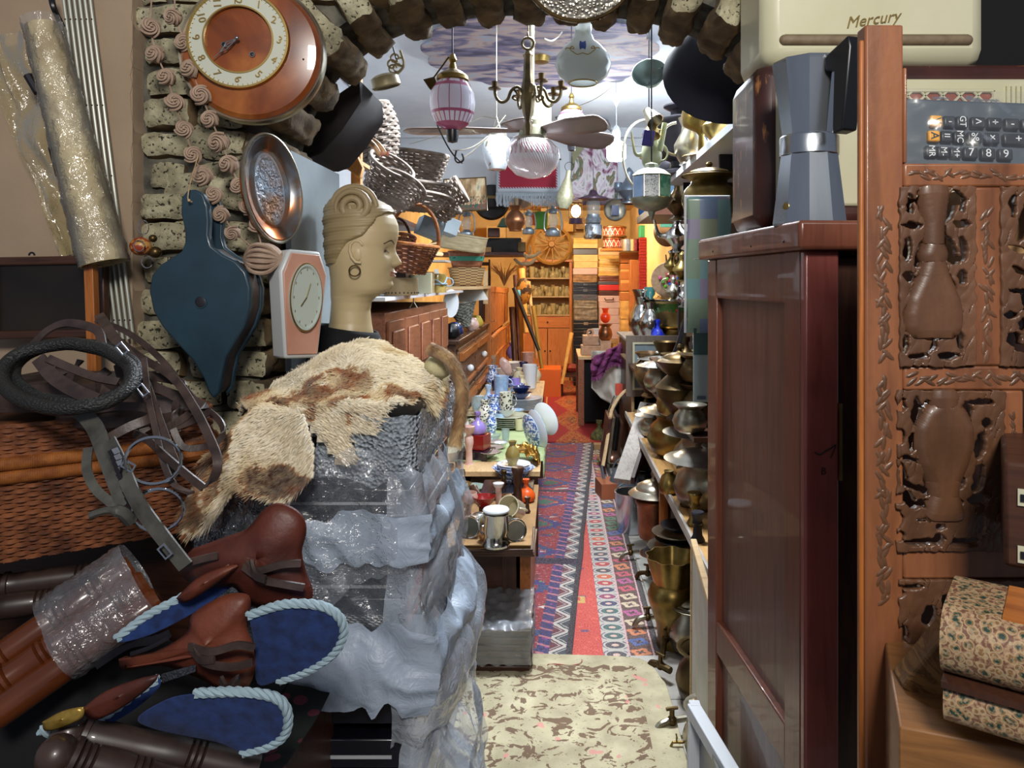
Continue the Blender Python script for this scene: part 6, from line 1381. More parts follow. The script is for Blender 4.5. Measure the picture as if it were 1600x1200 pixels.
bentbox('chip_basket','brown chip basket with a teal painted band in the middle of the three',(-.735,6.0,1.612),.115,.150,.13,cup_w,(0,0,R(10)),band=grb)
bentbox('wooden_sieve','large pale bentwood box tilted on top of the teal banded basket',(-.775,5.85,1.752),.20,.21,.12,chipw,(R(2),R(9),R(-12)),.6,n=3)
zs_=1.436
def tin(name,label,x,Y,r_,h,mat_,hole=False):
 t=thing(name,label,'tin',(P(x,0,Y).x,Y,zs_));m=MB();m.lathe([(0,0),(r_,0),(r_,h),(r_*.94,h),(r_*.94,.006),(0,.006)],32);m.obj('body',mat_,t)
 if hole:
  m=MB()
  for i in range(26):a=2*PI*i/26;m.ball((r_*cos(a),r_*sin(a),.012),(.004,.004,.004),6)
  m.obj('punched_holes',iron,t)
 return t
tin('round_tin','round tan tin with a row of punched holes beside the mannequin mouth',627,3.45,.078,.082,M_('tan_tin','#a08a64',.5,0,'#b8a47e',8),True)
tin('round_tin','round cream tin behind the one with punched holes',655,4.0,.055,.10,creamp)
m=MB();m.box((-.035,-.02,0),(.04,.02,.11));tag(m.obj('cream_block',creamp,loc=(P(663,0,3.9).x,3.9,zs_),bevel=.002),'flat cream block beside the round cream tin','block')
t=thing('string_jar','yellow glass jar tied with white cord on the long shelf','jar',(P(684,0,4.3).x,4.3,zs_));m=MB();m.lathe([(0,0),(.05,0),(.052,.10),(.05,.11),(0,.11)],20);m.obj('jar',M_('amber_jar','#8a7238',.2,0,'#b39a58',20,coat=.4),t)
m=MB();m.torus((0,0,.05),.054,.005,20,6);m.tube(spline([(.054,0,.09),(.04,-.045,.05),(-.01,-.055,.075),(-.05,-.02,.03)],5),.005,6);m.torus((.066,0,.06),.024,.004,16,6,axis=1);m.obj('white_cord',ropem,t)
m=MB();m.box((-.022,-.02,0),(.022,.02,.12));tag(m.obj('yellow_stick',palewood,loc=(P(672,0,4.2).x,4.2,zs_)),'upright pale wooden block beside the corded jar','block')
for i in range(7):
 m=MB();m.tube(spline([(-.07,0,0),(0,.01*i,.012),(.07,.01,.004*i)],4),.007,6)
 tag(m.obj('wooden_spoon',palewoodx,loc=P(672,396,4.1)+Vector((.004*i,.012*(i%3),.008*i-.02)),rot=(0,R(-8+5*i),R(20*i))),'pale stick in the small heap above the corded jar','stick','pale sticks above the corded jar')
m=MB();m.lathe([(0,0),(.03,0),(.012,.02),(.028,.035),(.012,.05),(.026,.065),(.012,.08),(.024,.095),(.02,.10),(0,.1)],18);tag(m.obj('turned_stand',palewood,loc=P(679,388,4.2)+Vector((0,0,-.01))),'pale ringed wooden stand between the arched handle and the sieve','stand')
m=MB();m.box((-.09,-.11,-.01),(.09,.11,.0));tag(m.obj('shelf_board',greywood,loc=P(675,407,4.15)),'small grey board bridging the tins on the long shelf','board')
m=MB();m.box((-.012,-.004,-.09),(.012,.004,.05));tag(m.obj('white_tag',paperwhite,loc=(-.72,4.5,1.53),rot=(0,R(-25),R(20))),'narrow white card leaning beside the wooden sieve','card')
m=MB();m.tube([(-.018,0,-.03),(0,0,.0),(.018,0,-.03)],.003,6);m.rod((0,0,0),(0,0,.02),.003);tag(m.obj('wire_hook',pewter,loc=(-.705,3.62,1.402)),'small wire hook hanging from the long shelf','hook')
m=MB();m.lathe([(0,0),(.06,0),(.10,.010),(.06,.008),(0,.008)],28,TR(rot=(R(90),0,R(65))));tag(m.obj('white_plate',porcelain,loc=P(703,474,5.2)+Vector((.0,0,.0))),'white round plate hanging on edge beside the cupboard','plate')
basket('funnel_basket','grey wicker funnel basket standing on the carved chest',P(727,517,5.8)+Vector((0,0,.03)),.03,.115,.19,M_('grey_wicker','#4a4a44',.7,0,'#8a8a7e',40),(R(0),R(-10),0),rows=15,nst=20)
for x,y,Y,mt,lab in((706,505,5.3,black,'blackish rounded bundle at the near end of the carved chest'),(712,495,5.5,navy,'dark blue bundle beside the grey funnel basket'),(745,498,6.6,M_('yellow_tin','#c9b44c',.4),'yellow tin on the carved chest beyond the funnel basket'),(738,505,6.2,rose,'pinkish ball on the carved chest')):
 m=MB();m.ball((0,0,0),(.06,.06,.06),12,f=lambda d:1+.2*nz(d,3));tag(m.obj('small_bundle',mt,loc=Vector((P(x,y,Y).x,Y,1.14))),lab,'bundle')
m=MB();m.prism([(-.14,0),(.14,.02),(.08,.12),(-.1,.10)],0,.01);tag(m.obj('white_card_box',paperwhite,loc=P(738,472,6.2),rot=(0,0,R(20))),'folded white card propped above the funnel basket','card')
m=MB();m.box((-.16,-.06,0),(.16,.06,.012));tag(m.obj('thin_board',orangewoodx,loc=(P(748,508,6.7).x,6.7,1.10),rot=(0,R(-14),0)),'thin brown board tilted on the far end of the carved chest','board')
sb=thing('slatted_cot_side','large orange pine slatted cot side with turned rails standing beyond the chest','cot side',(-.70,7.62,0))
pn=pine2=wood('honey_pine','#9a5424','#c47a3c',2,.45)
m=MB();m.tube([(0,-.0+y,1.40+.02*math.cos(y*1.4))for y in np.linspace(-.1,2.75,14)],.035,4,flat=1.2);m.obj('top_rail',pn,sb)
for i in range(13):m=MB();y=-.05+i*.212;m.box((-.012,y,.96),(.02,y+.12,1.40));m.obj('slat',pn,sb,bevel=.003)
for z in(.92,.70):m=MB();m.tube([(.03,y,z+.012*sin(y*2))for y in np.linspace(-.1,2.75,14)],.022,8);m.obj('turned_rail',pn,sb)
for i in range(17):m=MB();y=-.05+i*.165;m.lathe([(.012,.30),(.018,.36),(.010,.42),(.020,.52),(.012,.62),(.014,.70),(.014,.92)],10,TR((.035,y,0)));m.obj('spindle',pn,sb)
m=MB();m.box((-.03,-.14,0),(.03,-.08,1.42));m.obj('post',pn,sb,bevel=.003)
m=MB();m.box((-.80,7.55,0),(-.76,10.3,1.36));tag(m.obj('slat_gap_backing',darkwood),'added dark backing that darkens the gaps between the slats of the cot side','cupboard')  # added backing, not a real cupboard: supplies the darkness between the slats
t=thing('dark_chair','dark wooden chair back seen above the slatted cot side','chair',(-.86,8.3,0))
for dx in(-.10,.10):m=MB();m.lathe([(.014,1.0),(.02,1.2),(.012,1.3),(.018,1.55),(.010,1.75)],10,TR((dx,0,0)));m.obj('stile',darkwood,t)
for z in(1.68,1.56,1.42):m=MB();m.box((-.10,-.01,z),(.10,.01,z+.04));m.obj('back_rail',darkwood,t)
m=MB();m.box((-.12,-.10,.95),(.12,.30,1.0));m.obj('seat',darkwood,t)
for dx in(-.10,.10):m=MB();m.box((dx-.015,.0,0),(dx+.015,.03,.95));m.obj('leg',darkwood,t)
m=MB();a,b=P(757,394,7.4),P(818,388,7.4);m.box((-1.5,7.4,a.z-.03),(b.x,8.1,a.z));tag(m.obj('rear_shelf',wood('plum_shelf','#4a3030','#6a4a44',0,.5)),'dark plum coloured shelf board in the rear room above the chair','shelf')
zr=a.z
m=MB();m.box((-.26,0,0),(.16,.3,.15));tag(m.obj('black_case',boxblack,loc=(P(790,0,7.5).x,7.5,zr),bevel=.004),'dark leather case lying on the plum coloured rear shelf','case')
for x,w_,h_,mt,lab in((760,.10,.05,cardboard,'tan book lying at the near end of the rear shelf'),(772,.12,.09,leatherr,'brown folded leather on the rear shelf'),(815,.08,.10,bronze,'dark pot at the end of the rear shelf')):
 m=MB();m.box((-w_/2,-.05,0),(w_/2,.05,h_));tag(m.obj('shelf_parcel',mt,loc=(P(x,0,7.46).x,7.42,zr+(.152 if x in(772,)else 0)),rot=(0,0,R(8)),bevel=.006),lab,'parcel')
for i,(x,y)in enumerate(((825,400),(818,412))):
 t=thing('antler',['pale curved antler mounted at the end of the rear shelf','pale curved antler hanging below the other'][i],'antler',P(x,y,7.6));m=MB();m.tube(spline([(-.10,0,.05),(-.03,0,.0),(.06,0,.0),(.13,0,.05)],5),[.012+.008*sin(PI*k/15)for k in range(16)],8);m.tube(spline([(.0,0,0),(.03,-.01,.05),(.02,-.02,.10)],4),.008,7);m.obj('horn',M_('horn_white','#b9a888',.5)if i==0 else bpy.data.materials['horn_white'],t)
# = REAR ROOM
cb=thing('glass_cabinet','orange pine cabinet with open glass shelves at the end of the aisle','cabinet',(-.14,11.15,0))
cw_,ch0,ch1=.70,0,1.80;pineX=wood('pine_x','#b85e28','#d98a48',0,.45)
for sx in(-1,1):m=MB();m.box((sx*cw_/2-.02,0,0),(sx*cw_/2+.02,.34,ch1));m.obj('side',pine,cb,bevel=.003)
m=MB();m.box((-.36,.32,.0),(.36,.34,ch1));m.obj('back',palewood,cb)
m=MB();m.box((-.38,-.02,ch1),(.38,.36,ch1+.035));m.obj('top',pineX,cb,bevel=.004)
for z in(.98,1.26,1.54):m=MB();m.box((-.33,.01,z),(.33,.32,z+.018));m.obj('shelf',palewoodx,cb)
m=MB();m.box((-.33,-.005,.80),(.33,.02,.97));d=m.obj('drawer',pineX,cb,bevel=.003);m=MB();m.ball((0,-.02,.885),.014,8);m.obj('knob',iron,d)
for sx in(-1,1):m=MB();m.box((min(sx*.005,sx*.33),-.005,.06),(max(sx*.005,sx*.33),.02,.79));d=m.obj('door',pine,cb,bevel=.004);m=MB();m.ball((sx*.04,-.018,.45),.013,8);m.obj('knob',iron,d)
m=MB();m.box((-.35,0,0),(.35,.32,.05));m.obj('plinth',pine,cb)
yglass=M_('glassware','#d9c48a',.08,0,coat=1,alpha=.55)
kinds=['goblet','tumbler','vase','bottle'];pg={}
for si,z in enumerate((.998,1.278,1.558)):
 for i in range(12):
  k=kinds[(i*3+si)%4];x=-.14-.29+.053*i;y=11.22+.07*((i+si)%3);lab='small clear drinking glass on the %s glass shelf of the orange cabinet'%['lowest','middle','top'][si]
  g_='glasses on the %s cabinet shelf'%['lowest','middle','top'][si]
  hh=.13+.04*((i*5)%3)/2
  if k not in pg:m=MB();m.lathe([(r*.15,z_*.15)for r,z_ in PF[k]],12);pg[k]=tag(m.obj('drinking_glass',yglass,None,(x,y,z)),lab,'glass',g_)
  else:c=pg[k].copy();C.objects.link(c);c.location=(x,y,z);c['label']=lab;c['group']=g_;c.scale=(1,1,hh/.15)
wh_=thing('wagon_wheel','wooden cart wheel leaning on top of the orange pine cabinet','wheel',P(862,382,11.1),(R(-4),0,0))
wy_=wood('ochre_wood','#9a6a2c','#c4924a',2,.6)
m=MB();m.torus((0,0,0),.285,.026,40,4,axis=1);m.obj('rim',wy_,wh_)
m=MB();m.lathe([(0,-.06),(.04,-.06),(.055,-.03),(.055,.03),(.04,.06),(0,.06)],18,TR(rot=(R(90),0,0)));m.obj('hub',wy_,wh_)
for i in range(12):a=2*PI*i/12+.1;m=MB();m.rod((.05*cos(a),0,.05*sin(a)),(.27*cos(a),0,.27*sin(a)),.012,6);m.obj('spoke',wy_,wh_)
m=MB();m.box((-.15,0,0),(.15,.5,.5));tag(m.obj('orange_crate',M_('bright_orange_board','#d0641e',.5),loc=(P(858,0,9.2).x,9.4,0),rot=(R(0),0,0),sc=(1,1,.75)),'bright orange low crate on the floor in front of the pine cabinet','crate')
def bx(name,label,x0,x1,y0,y1,Y,d,mat_,cat='box',group=None,line=False,handle=False,rz=0,bev=.006,crumple=0):
 a=P(x0,y1,Y);b=P(x1,y0,Y);w_,h_=b.x-a.x,b.z-a.z
 t=thing(name,label,cat,((a.x+b.x)/2,Y,a.z),(0,0,rz),group)
 m=MB()
 if crumple:
  m.grid(24,16,lambda u,v:((w_/2+.012*nz((u*9,v*7,Y+y0),1.3))*max(-1,min(1,1.35*cos(2*PI*u)))*1.0,d/2+(d/2+.01*nz((u*7,v*5,y0)))*max(-1,min(1,1.35*sin(2*PI*u))),h_*v+.006*nz((u*12,v*3,1))),cu=True);m.box((-w_*.48,.01,0),(w_*.48,d-.01,h_))
 else:m.box((-w_/2,0,.001),(w_/2,d,h_))
 m.obj('body',mat_,t,bevel=0 if crumple else bev)
 if line:m=MB();m.box((-w_/2-.002,-.003,h_*.55),(w_/2+.002,.0,h_*.62));m.box((-.03,-.008,h_*.4),(.03,-.002,h_*.75));m.obj('metal_trim',silver,t)
 if handle:m=MB();m.tube([(-.06,-.004,h_*.6),(-.05,-.03,h_*.35),(.05,-.03,h_*.35),(.06,-.004,h_*.6)],.008,6);m.obj('handle',leatherr,t)
 return t
tan=M_('tan_paper','#c09c60',.8,0,'#d6b67c',6);ochre=M_('ochre_cloth','#b98a44',.9,0,'#d2a660',9);pinkw=M_('pink_white_box','#b99890',.7,0,'#c8aaa2',4);navb=M_('navy_case','#151a2c',.35,0,coat=.3);gryc=M_('grey_case','#4a4a52',.4,0)
A_=[('folded_bag','tan folded bag on top of the left rear stack',372,381,ochre,1),('tan_case','thin tan case under the folded bag in the left rear stack',381,388,tan,0),('grey_case','grey-brown case near the top of the left rear stack',389,398,gryc,0),('orange_box','orange-brown box with a seam in the left rear stack',398,409,tan,0),('orange_box','orange-brown box, lower of the two in the left rear stack',409,419,tan,0),('pale_box','pale pinkish box in the left rear stack',419,429,pinkw,0),('crumpled_bag','crumpled brown bag in the middle of the left rear stack',429,441,M_('brown_bag','#6a4a30',.7,0,'#9a7448',14),1),('navy_suitcase','shiny navy suitcase, upper of two in the left rear stack',441,449,navb,2),('navy_suitcase','shiny navy suitcase, lower of two in the left rear stack',449,460,navb,2),('grey_suitcase','grey suitcase with clasp in the left rear stack',460,469,gryc,2),('plastic_bundle','bundle in dull plastic below the grey suitcase',469,482,M_('dull_plastic','#5c5042',.35,0,'#8a7c68',20),1),('plastic_bundle','larger bundle in dull plastic above the black cases',482,500,bpy.data.materials['dull_plastic'],1)]
for nm,lab,y0,y1,mt,f in A_:bx(nm,lab,896+random.uniform(-1,1),934+random.uniform(-1,1),y0,y1,10.4,.38,mt,'case' if 'case' in nm else 'box','left rear stack',line=f==2,crumple=f==1)
for i in range(8):bx('black_case','flat black case with a thin silver edge, low in the left rear stack',896,935,500+i*13,513+i*13,10.4,.38,black,'case','black cases at the foot of the left rear stack',line=True)
B_=[('pale_box','pale peach box on top of the middle rear stack',387,399,M_('peach_box','#d0a070',.7),0),('folded_cloth','folded ochre cloth, first from the top of the middle rear stack',399,405,ochre,1),('folded_cloth','folded ochre cloth, second from the top of the middle rear stack',405,411,tan,1),('folded_cloth','folded ochre cloth, third from the top of the middle rear stack',411,417,ochre,1),('folded_cloth','folded ochre cloth, fourth from the top of the middle rear stack',417,424,tan,1),('folded_cloth','folded ochre cloth, lowest in the middle rear stack',424,431,ochre,1),('leather_bag','brown leather bag sagging in the middle rear stack',431,440,leathero,1),('grey_case','grey box under the leather bag in the middle rear stack',440,445,gryc,0),('red_box','bright red box in the middle rear stack',445,454,M_('bright_red','#c02a28',.4),0),('brown_box','brown box under the red one',454,462,leatherr,0),('pink_suitcase','pinkish white suitcase with a brown handle in the middle rear stack',462,472,pinkw,3),('pink_box','pinkish white box under the handled suitcase, first',472,482,pinkw,0),('pink_box','pinkish white box under the handled suitcase, second',482,493,pinkw,0),('pink_box','pinkish white box under the handled suitcase, third',493,506,pinkw,0),('pink_box','pinkish white box lowest in the middle rear stack',506,530,pinkw,0),('brown_crate','brown crate on the floor carrying the middle rear stack',530,612,cardboard,0)]
for nm,lab,y0,y1,mt,f in B_:bx(nm,lab,936+random.uniform(-1,1),968+random.uniform(-1.5,1.5),y0,y1,10.2,.34,mt,'box','middle rear stack',handle=f==3,crumple=f==1)
def drum(label,x0,x1,y0,y1,Y,mt,group=None):
 a,b=P(x0,y1,Y),P(x1,y0,Y);r_=(b.x-a.x)/2;h_=b.z-a.z;t=thing('drum',label,'drum',((a.x+b.x)/2,Y+r_,a.z),group=group)
 m=MB();m.lathe([(0,0),(r_*.96,0),(r_*.96,h_),(0,h_)],24);m.obj('shell',mt,t)
 m=MB();m.torus((0,0,.01),r_,.014,24,6);m.torus((0,0,h_-.01),r_,.014,24,6);m.obj('hoop',copper,t);return t
dia=Mat('red_white_diamonds');_x,_y,_z=dia.xyz();a_=at2(_y,_x)*2.2;d1=((a_+_z*9).fr()-.5).ab();d2=((a_-_z*9).fr()-.5).ab();dia.set(col=dia.mix((d1<.06)+(d2<.06),'#a0301c','#d8c8b0'),rough=.5);dia=dia.m
tri=Mat('strapped_cardboard');_x,_y,_z=tri.xyz();a_=at2(_y,_x)*1.6;tri.set(col=tri.mix((((a_+_z*4).fr()-.5).ab()<.05)+(((a_-_z*4).fr()-.5).ab()<.05),'#a8642c','#c88e48'),rough=.6);tri=tri.m
drum('red drum with white diamond lacing high in the right rear corner',943,980,353,370,9.6,dia);drum('red drum with white diamond lacing below the other one',943,976,371,388,9.6,dia)
m=MB();m.lathe([(0,0),(.12,0),(.125,.15),(.13,.155),(0,.15)],24);tag(m.obj('steel_pot',steel,loc=P(985,392,9.5)+Vector((0,.1,0))),'shiny steel pot beside the red diamond drums','pot')
for i,(y0,y1)in enumerate(((394,411),(412,421),(421,437),(437,455),(456,470),(470,498),(498,528))):
 bx('strapped_box','strapped orange cardboard box in the right rear column, %s from the top'%['first','second','third','fourth','fifth','sixth','seventh'][i],970,1001+2*sin(i*3),y0,y1,9.7,.28,tri if i<5 else ochre,'box','right rear column of boxes',crumple=1 if i>4 else 0)
bx('ochre_sack','ochre sack on the floor under the right rear column',968,1002,528,620,9.7,.3,ochre,'sack',crumple=1)
t=thing('accordion_bellows','narrow dark red pleated bellows standing beside the right rear column','bellows',P(1005,470,9.4));m=MB()
for i in range(22):m.box((-.045+.005*(i%2),0,i*.037),(.045-.005*(i%2),.15,i*.037+.033))
m.obj('pleats',M_('deep_red','#8c1414',.6),t)
for i,(x0,x1,y0,y1,c__)in enumerate(((1010,1030,352,371,'#cf9838'),(1012,1033,372,392,'#c48a30'),(1011,1030,393,412,'#d8a548'),(1000,1009,352,371,'#2f8a5a'))):
 bx('stacked_carton',['ochre carton at the top beside the bellows','ochre carton second from the top beside the bellows','ochre carton third from the top beside the bellows','green carton beside the topmost ochre carton'][i],x0,x1,y0,y1,9.6,.2,M_('carton_%s'%'abcd'[i],c__,.7),'carton')
m=MB();m.box((.95,9.5,0),(1.14,11.4,1.78));tag(m.obj('rear_side_cupboard',orangewood,bevel=.004),'plain orange-brown cupboard against the right wall of the rear room','cupboard')
m=MB();a,b=P(1005,412,9.58),P(1034,412,9.58);m.box((a.x-.1,9.56,a.z-.03),(b.x+.1,9.9,a.z-.003));tag(m.obj('corner_shelf',orangewoodx),'orange wooden shelf under the ochre cartons','shelf')
m=MB();m.box((P(941,0,9.5).x,9.55,P(0,388,9.6).z-.03),(P(1002,0,9.5).x,9.95,P(0,388,9.6).z-.002));tag(m.obj('drum_shelf',orangewoodx),'orange shelf under the red diamond drums','shelf')
for i,(x0,x1,y0,y1)in enumerate(((845,862,325,352),(900,925,340,358),(880,896,345,362),(760,790,352,375))):
 bx('back_carton',['yellow carton near the ceiling left of the cart wheel','orange carton near the warm lamp','small carton between the cart wheel and the warm lamp','yellow carton high at the back left'][i],x0,x1,y0,y1,11.1,.3,[tan,cardboard,ochre,tan][i],'carton')
m=MB();m.box((-1.5,11.0,P(0,375,11.1).z-.03),(P(795,0,11.1).x,11.5,P(0,375,11.1).z));m.box((P(842,0,11.1).x,11.42,P(0,354,11.1).z-.05),(P(930,0,11.1).x,11.6,P(0,354,11.1).z-.02));tag(m.obj('high_back_shelf',wy_),'ochre wooden shelf high on the rear wall','shelf')
for i,(a,b,r_,mt,lab,nm,d_)in enumerate((((803,450),(842,548),.03,black,'dark rolled umbrella leaning between the slatted cot side and the cabinet','rolled_umbrella',9.2),((815,420),(822,520),.045,ochre,'ochre rolled mat standing at the rear left','rolled_mat',9.8),((833,478),(850,598),.03,M_('olive_plank','#8a6e2c',.6),'olive plank leaning in front of the pine cabinet','plank',9.7),((805,430),(812,570),.03,leatherr,'brown pole beside the rolled mat','pole',9.6),((826,440),(838,560),.025,palewood,'pale stick leaning beside the olive plank','pole',9.9),((800,480),(806,600),.04,darkwood,'dark post at the end of the slatted cot side','pole',9.5),((893,520),(878,600),.03,ochre,'ochre bent stick bundle leaning right of the orange crate','stick',9.6))):
 m=MB();p,q=P(*a,d_),P(*b,d_-.2);q.z=max(q.z,.03);mid=(p+q)/2;m.rod(p-mid,q-mid,r_,10,r2=r_*.7);tag(m.obj(nm,mt,loc=mid),lab,nm.replace('_',' '))
gt=thing('painted_mask','ochre painted wooden figure with a blue patch hanging at the rear left','figure',P(818,455,9.4));m=MB();m.ball((0,0,0),(.10,.04,.17),16,f=lambda d:1+.15*nz(d,3));m.obj('figure',M_('ochre_brown_spots','#a8742c',.5,0,'#3a2414',14,lo=.48,hi=.52),gt);m=MB();m.ball((-.06,-.03,-.03),(.03,.015,.05),10);m.obj('blue_patch',M_('sky_blue','#4aa0c8',.5),gt)
m=MB()
rs=random.Random(5)
for i in range(40):a=rs.uniform(0,PI);m.tube([(0,0,0),(.06*cos(a),rs.uniform(-.05,.05),.10+.06*rs.random()),(.16*cos(a),rs.uniform(-.08,.08),.16+.10*rs.random())],[.006,.005,.002],4)
tag(m.obj('dried_twigs',M_('dry_straw','#a8845a',.9)),'bunch of dry pale twigs above the slatted cot side','twigs',kind='stuff').location=P(788,446,8.2)
m=MB();m.ball((0,0,0),(.12,.12,.06),14,f=lambda d:1+.2*nz(d,3));tag(m.obj('red_bundle',M_('red_brown_bundle','#8a2e1c',.8,0,'#5a2014',12),loc=P(892,575,9.6)+Vector((0,0,.0))),'red-brown cloth bundle on a stool beside the black cases','bundle')
t=thing('low_stool','low dark stool with a carved leg under the red-brown bundle','stool',(P(890,0,9.6).x,9.6,0));m=MB();zz_=P(0,580,9.6).z-.03;m.box((-.14,-.14,zz_-.03),(.14,.14,zz_));m.obj('seat',darkwood,t)
for sx in(-.1,.1):
 for sy in(-.1,.1):m=MB();m.rod((sx,sy,0),(sx,sy,zz_-.03),.018);m.obj('leg',darkwood,t)
# = RIGHT SIDE OF THE AISLE
pl_=thing('plank_shelf','long wooden plank shelf with a pale front edge carrying the brass pots','shelf',(.86,3.9,0))
m=MB();m.box((-.34,-1.85,.50),(.28,1.6,.525));m.obj('plank',wood('knotty_plank','#a07440','#c89c62',1,.5),pl_,bevel=.002)
m=MB();m.box((-.352,-1.85,.492),(-.34,1.6,.532));m.obj('edge_strip',greywood,pl_)
for y in(-1.8,-.1,1.5):
 for x in(-.31,.24):m=MB();m.box((x-.02,y-.02,0),(x+.02,y+.02,.50));m.obj('leg',orangewood,pl_)
ps2=thing('upper_pot_shelf','upper shelf of dark boards behind the brass pots','shelf',(.88,3.9,0))
m=MB();m.box((-.34,-1.0,.865),(.26,2.4,.885));m.obj('plank',darkwood,ps2)
m=MB();m.box((-.34,-.6,1.045),(.26,.4,1.06));m.obj('plank',darkwood,ps2)
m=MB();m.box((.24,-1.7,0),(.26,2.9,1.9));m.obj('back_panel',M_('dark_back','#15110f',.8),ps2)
Z1,Z2,Z3=.527,.887,1.062
def rp(kind,x,y,z,h,mt,lab,name=None,cat='pot',**kw):
 return vessel(kind,name or{'pot':'brass_pot','basin':'metal_basin','samovar':'samovar','urn':'brass_urn','ewer':'ewer','jug':'metal_jug','kettle':'kettle','vase':'metal_vase','cup':'metal_cup','bowl':'metal_bowl','goblet':'goblet','spittoon':'spittoon','bottle':'bottle'}.get(kind,kind),lab,cat,on(x,y,z),h,mt,**kw)
rp('spittoon',1050,1008,0,.37,brass,'tall dark brass urn with a wavy flared mouth on the floor beside the kilim','spittoon','urn',flute=lambda a,z:1+(.06*cos(9*a)if z>.30 else 0),wide=.80,n=54,rz=R(0),hm=pewter)
rp('pot',1084,1018,0,.21,pewter,'grey lidded metal pot on the floor beside the tall brass urn',lid=(.9,.50),wide=.85)
rp('pot',1100,1095,0,.20,bronze,'dark bulbous pot on the floor near the cream felt rug',wide=.85,rim=(.93,.42))
rp('pot',1112,1185,0,.17,pewter,'grey metal pot by the white painted frame',wide=.9,lid=(.9,.5),taps=1)
rp('samovar',1022,868,0,.42,copper,'ribbed copper churn with a wide pale lid on the floor under the plank','copper_churn','churn',wide=.62,flute=lambda a,z:1+.012*sin(z*260),lid=(.80,.34),hm=pewter)
rp('basin',1055,915,0,.16,iron,'dark iron basin on the floor under the stacked tin plates','iron_basin','basin')
b_=on(1055,915,0)
for i,(r_,z_,mt)in enumerate(((.135,.165,pewter),(.10,.20,iron),(.12,.235,pewter),(.085,.27,iron))):
 m=MB();m.lathe([(0,0),(r_*.5,0),(r_*.6,.010),(r_*.9,.022),(r_,.03),(r_*1.02,.034),(r_*.95,.034),(r_*.62,.018),(0,.012)],30);tag(m.obj('tin_dish',mt,loc=b_+Vector((.004*i,0,z_))),'dull metal dish in the pile under the plank shelf, %s from the bottom'%['first','second','third','fourth'][i],'dish','metal dishes under the plank')
rp('cup',986,830,0,.24,steel,'aluminium bucket with a raised bail handle on the kilim edge','aluminium_bucket','bucket',wide=1.0,bail=(.92,.30),n=32)
rp('kettle',975,775,0,.27,M_('grey_enamel','#5f666e',.35,.3),'grey enamel kettle with a spout behind the aluminium bucket','grey_kettle','kettle',wide=.72,spout=(.3,.2,.75),bail=(.62,.35),rz=R(-20))
rp('pot',1010,765,0,.16,black,'black rounded pot behind the grey kettle','black_pot')
m=MB();m.ball((0,0,0),(.07,.10,.10),16,f=lambda d:1+.25*nz(d,2.2));tag(m.obj('plastic_bag',black,loc=on(1005,735,0)+Vector((0,0,.10))),'shiny black bag slumped behind the grey kettle','bag')
m=MB();m.box((-.07,-.10,0),(.07,.10,.11));tag(m.obj('terracotta_box',M_('terracotta','#8a4a2c',.7),loc=on(950,775,0),rot=(0,0,R(10))),'terracotta coloured box on the kilim edge beside the kettle','box')
for i,(x,y,s_,rz,lab)in enumerate(((985,872,.9,20,'old brass tap lying on the floor beside the copper churn'),(1012,905,1,-30,'dark metal tap fitting on the floor left of the tall brass urn'),(1012,975,1.1,10,'brass tap sticking out beside the foot of the tall brass urn'),(1032,1052,1.2,-50,'large grey tap lying at the corner of the felt rug'),(1050,1140,1.0,15,'small dark brass tap standing at the edge of the felt rug'),(1040,1010,1.1,70,'flat grey metal fitting on the floor below the brass urn'))):
 t=thing('old_tap',lab,'tap',on(x,y,.02),(0,0,R(rz)));m=MB();m.tube(spline([(-.06,0,-.005),(-.045,0,.02),(-.01,0,.03),(.05,0,.03)],4),.011*s_,8);m.obj('spout',bronze if i%2 else pewter,t)
 m=MB();m.rod((0,0,.02),(0,0,.07),.009);m.rod((-.02,0,.07),(.02,0,.07),.006);m.ball((0,0,.03),.017);m.obj('valve',bronze,t)
m=MB();m.box((-.07,-.5,0),(.07,.55,.008));tag(m.obj('white_floor_strip',M_('dusty_white_board','#8f8f88',.8,0,'#b0afa6',12),loc=(.50,3.7,0),rot=(0,0,R(1))),'dusty white board lying on the floor under the plank shelf','board')
def leanframe(name,label,c_,w_,h_,rot,mt,fill=None,b=.02,cat='frame'):
 t=thing(name,label,cat,c_,rot);m=rect_frame(MB(),w_,h_,b,.02);m.obj('frame',mt,t,bevel=.002)
 if fill:m=MB();m.box((-w_/2+b*.8,.012,-h_/2+b*.8),(w_/2-b*.8,.016,h_/2-b*.8));m.obj('panel',fill,t)
 return t
leanframe('tall_picture_frame','tall pale framed picture leaning between the pots and the wardrobe',(.455,2.25,.31),.50,.62,(0,R(-3),R(86)),palewood,M_('faded_print','#98968a',.5,0,'#aaa89c',10),.018,'picture frame')
leanframe('tall_picture_frame','honey wooden framed picture leaning behind the pale one',(.50,2.12,.36),.46,.72,(0,R(-3),R(86)),orangewood,M_('landscape_print','#7a7a5c',.6,0,'#b0a884',14),.022,'picture frame')
t=thing('washboard_plank','grey weathered plank leaning diagonally in front of the wooden drawer frame','plank',(0,0,0));a,b=P(972,752,4.3),P(1012,632,4.9);m=MB();d_=(b-a);m.ribbon([a,a+d_*.5,b],.10,.035,side=(1,-.25,0));m.obj('plank',greywood,t,bevel=.003)
m=MB();m.ribbon([a+Vector((.06,.01,0)),b+Vector((.06,.01,0))],.03,.05,side=(1,-.25,0));m.obj('side_rail',darkwood,t)
dg=thing('drawer_frame','pale wooden frame of empty pigeonholes leaning under the brown framed window','frame',P(1010,660,5.6));m=rect_frame(MB(),.22,.46,.018,.05);m.obj('frame',palewood,dg)
m=MB();m.box((-.1,.04,-.22),(.1,.045,.22));m.obj('backing',greywood,dg)
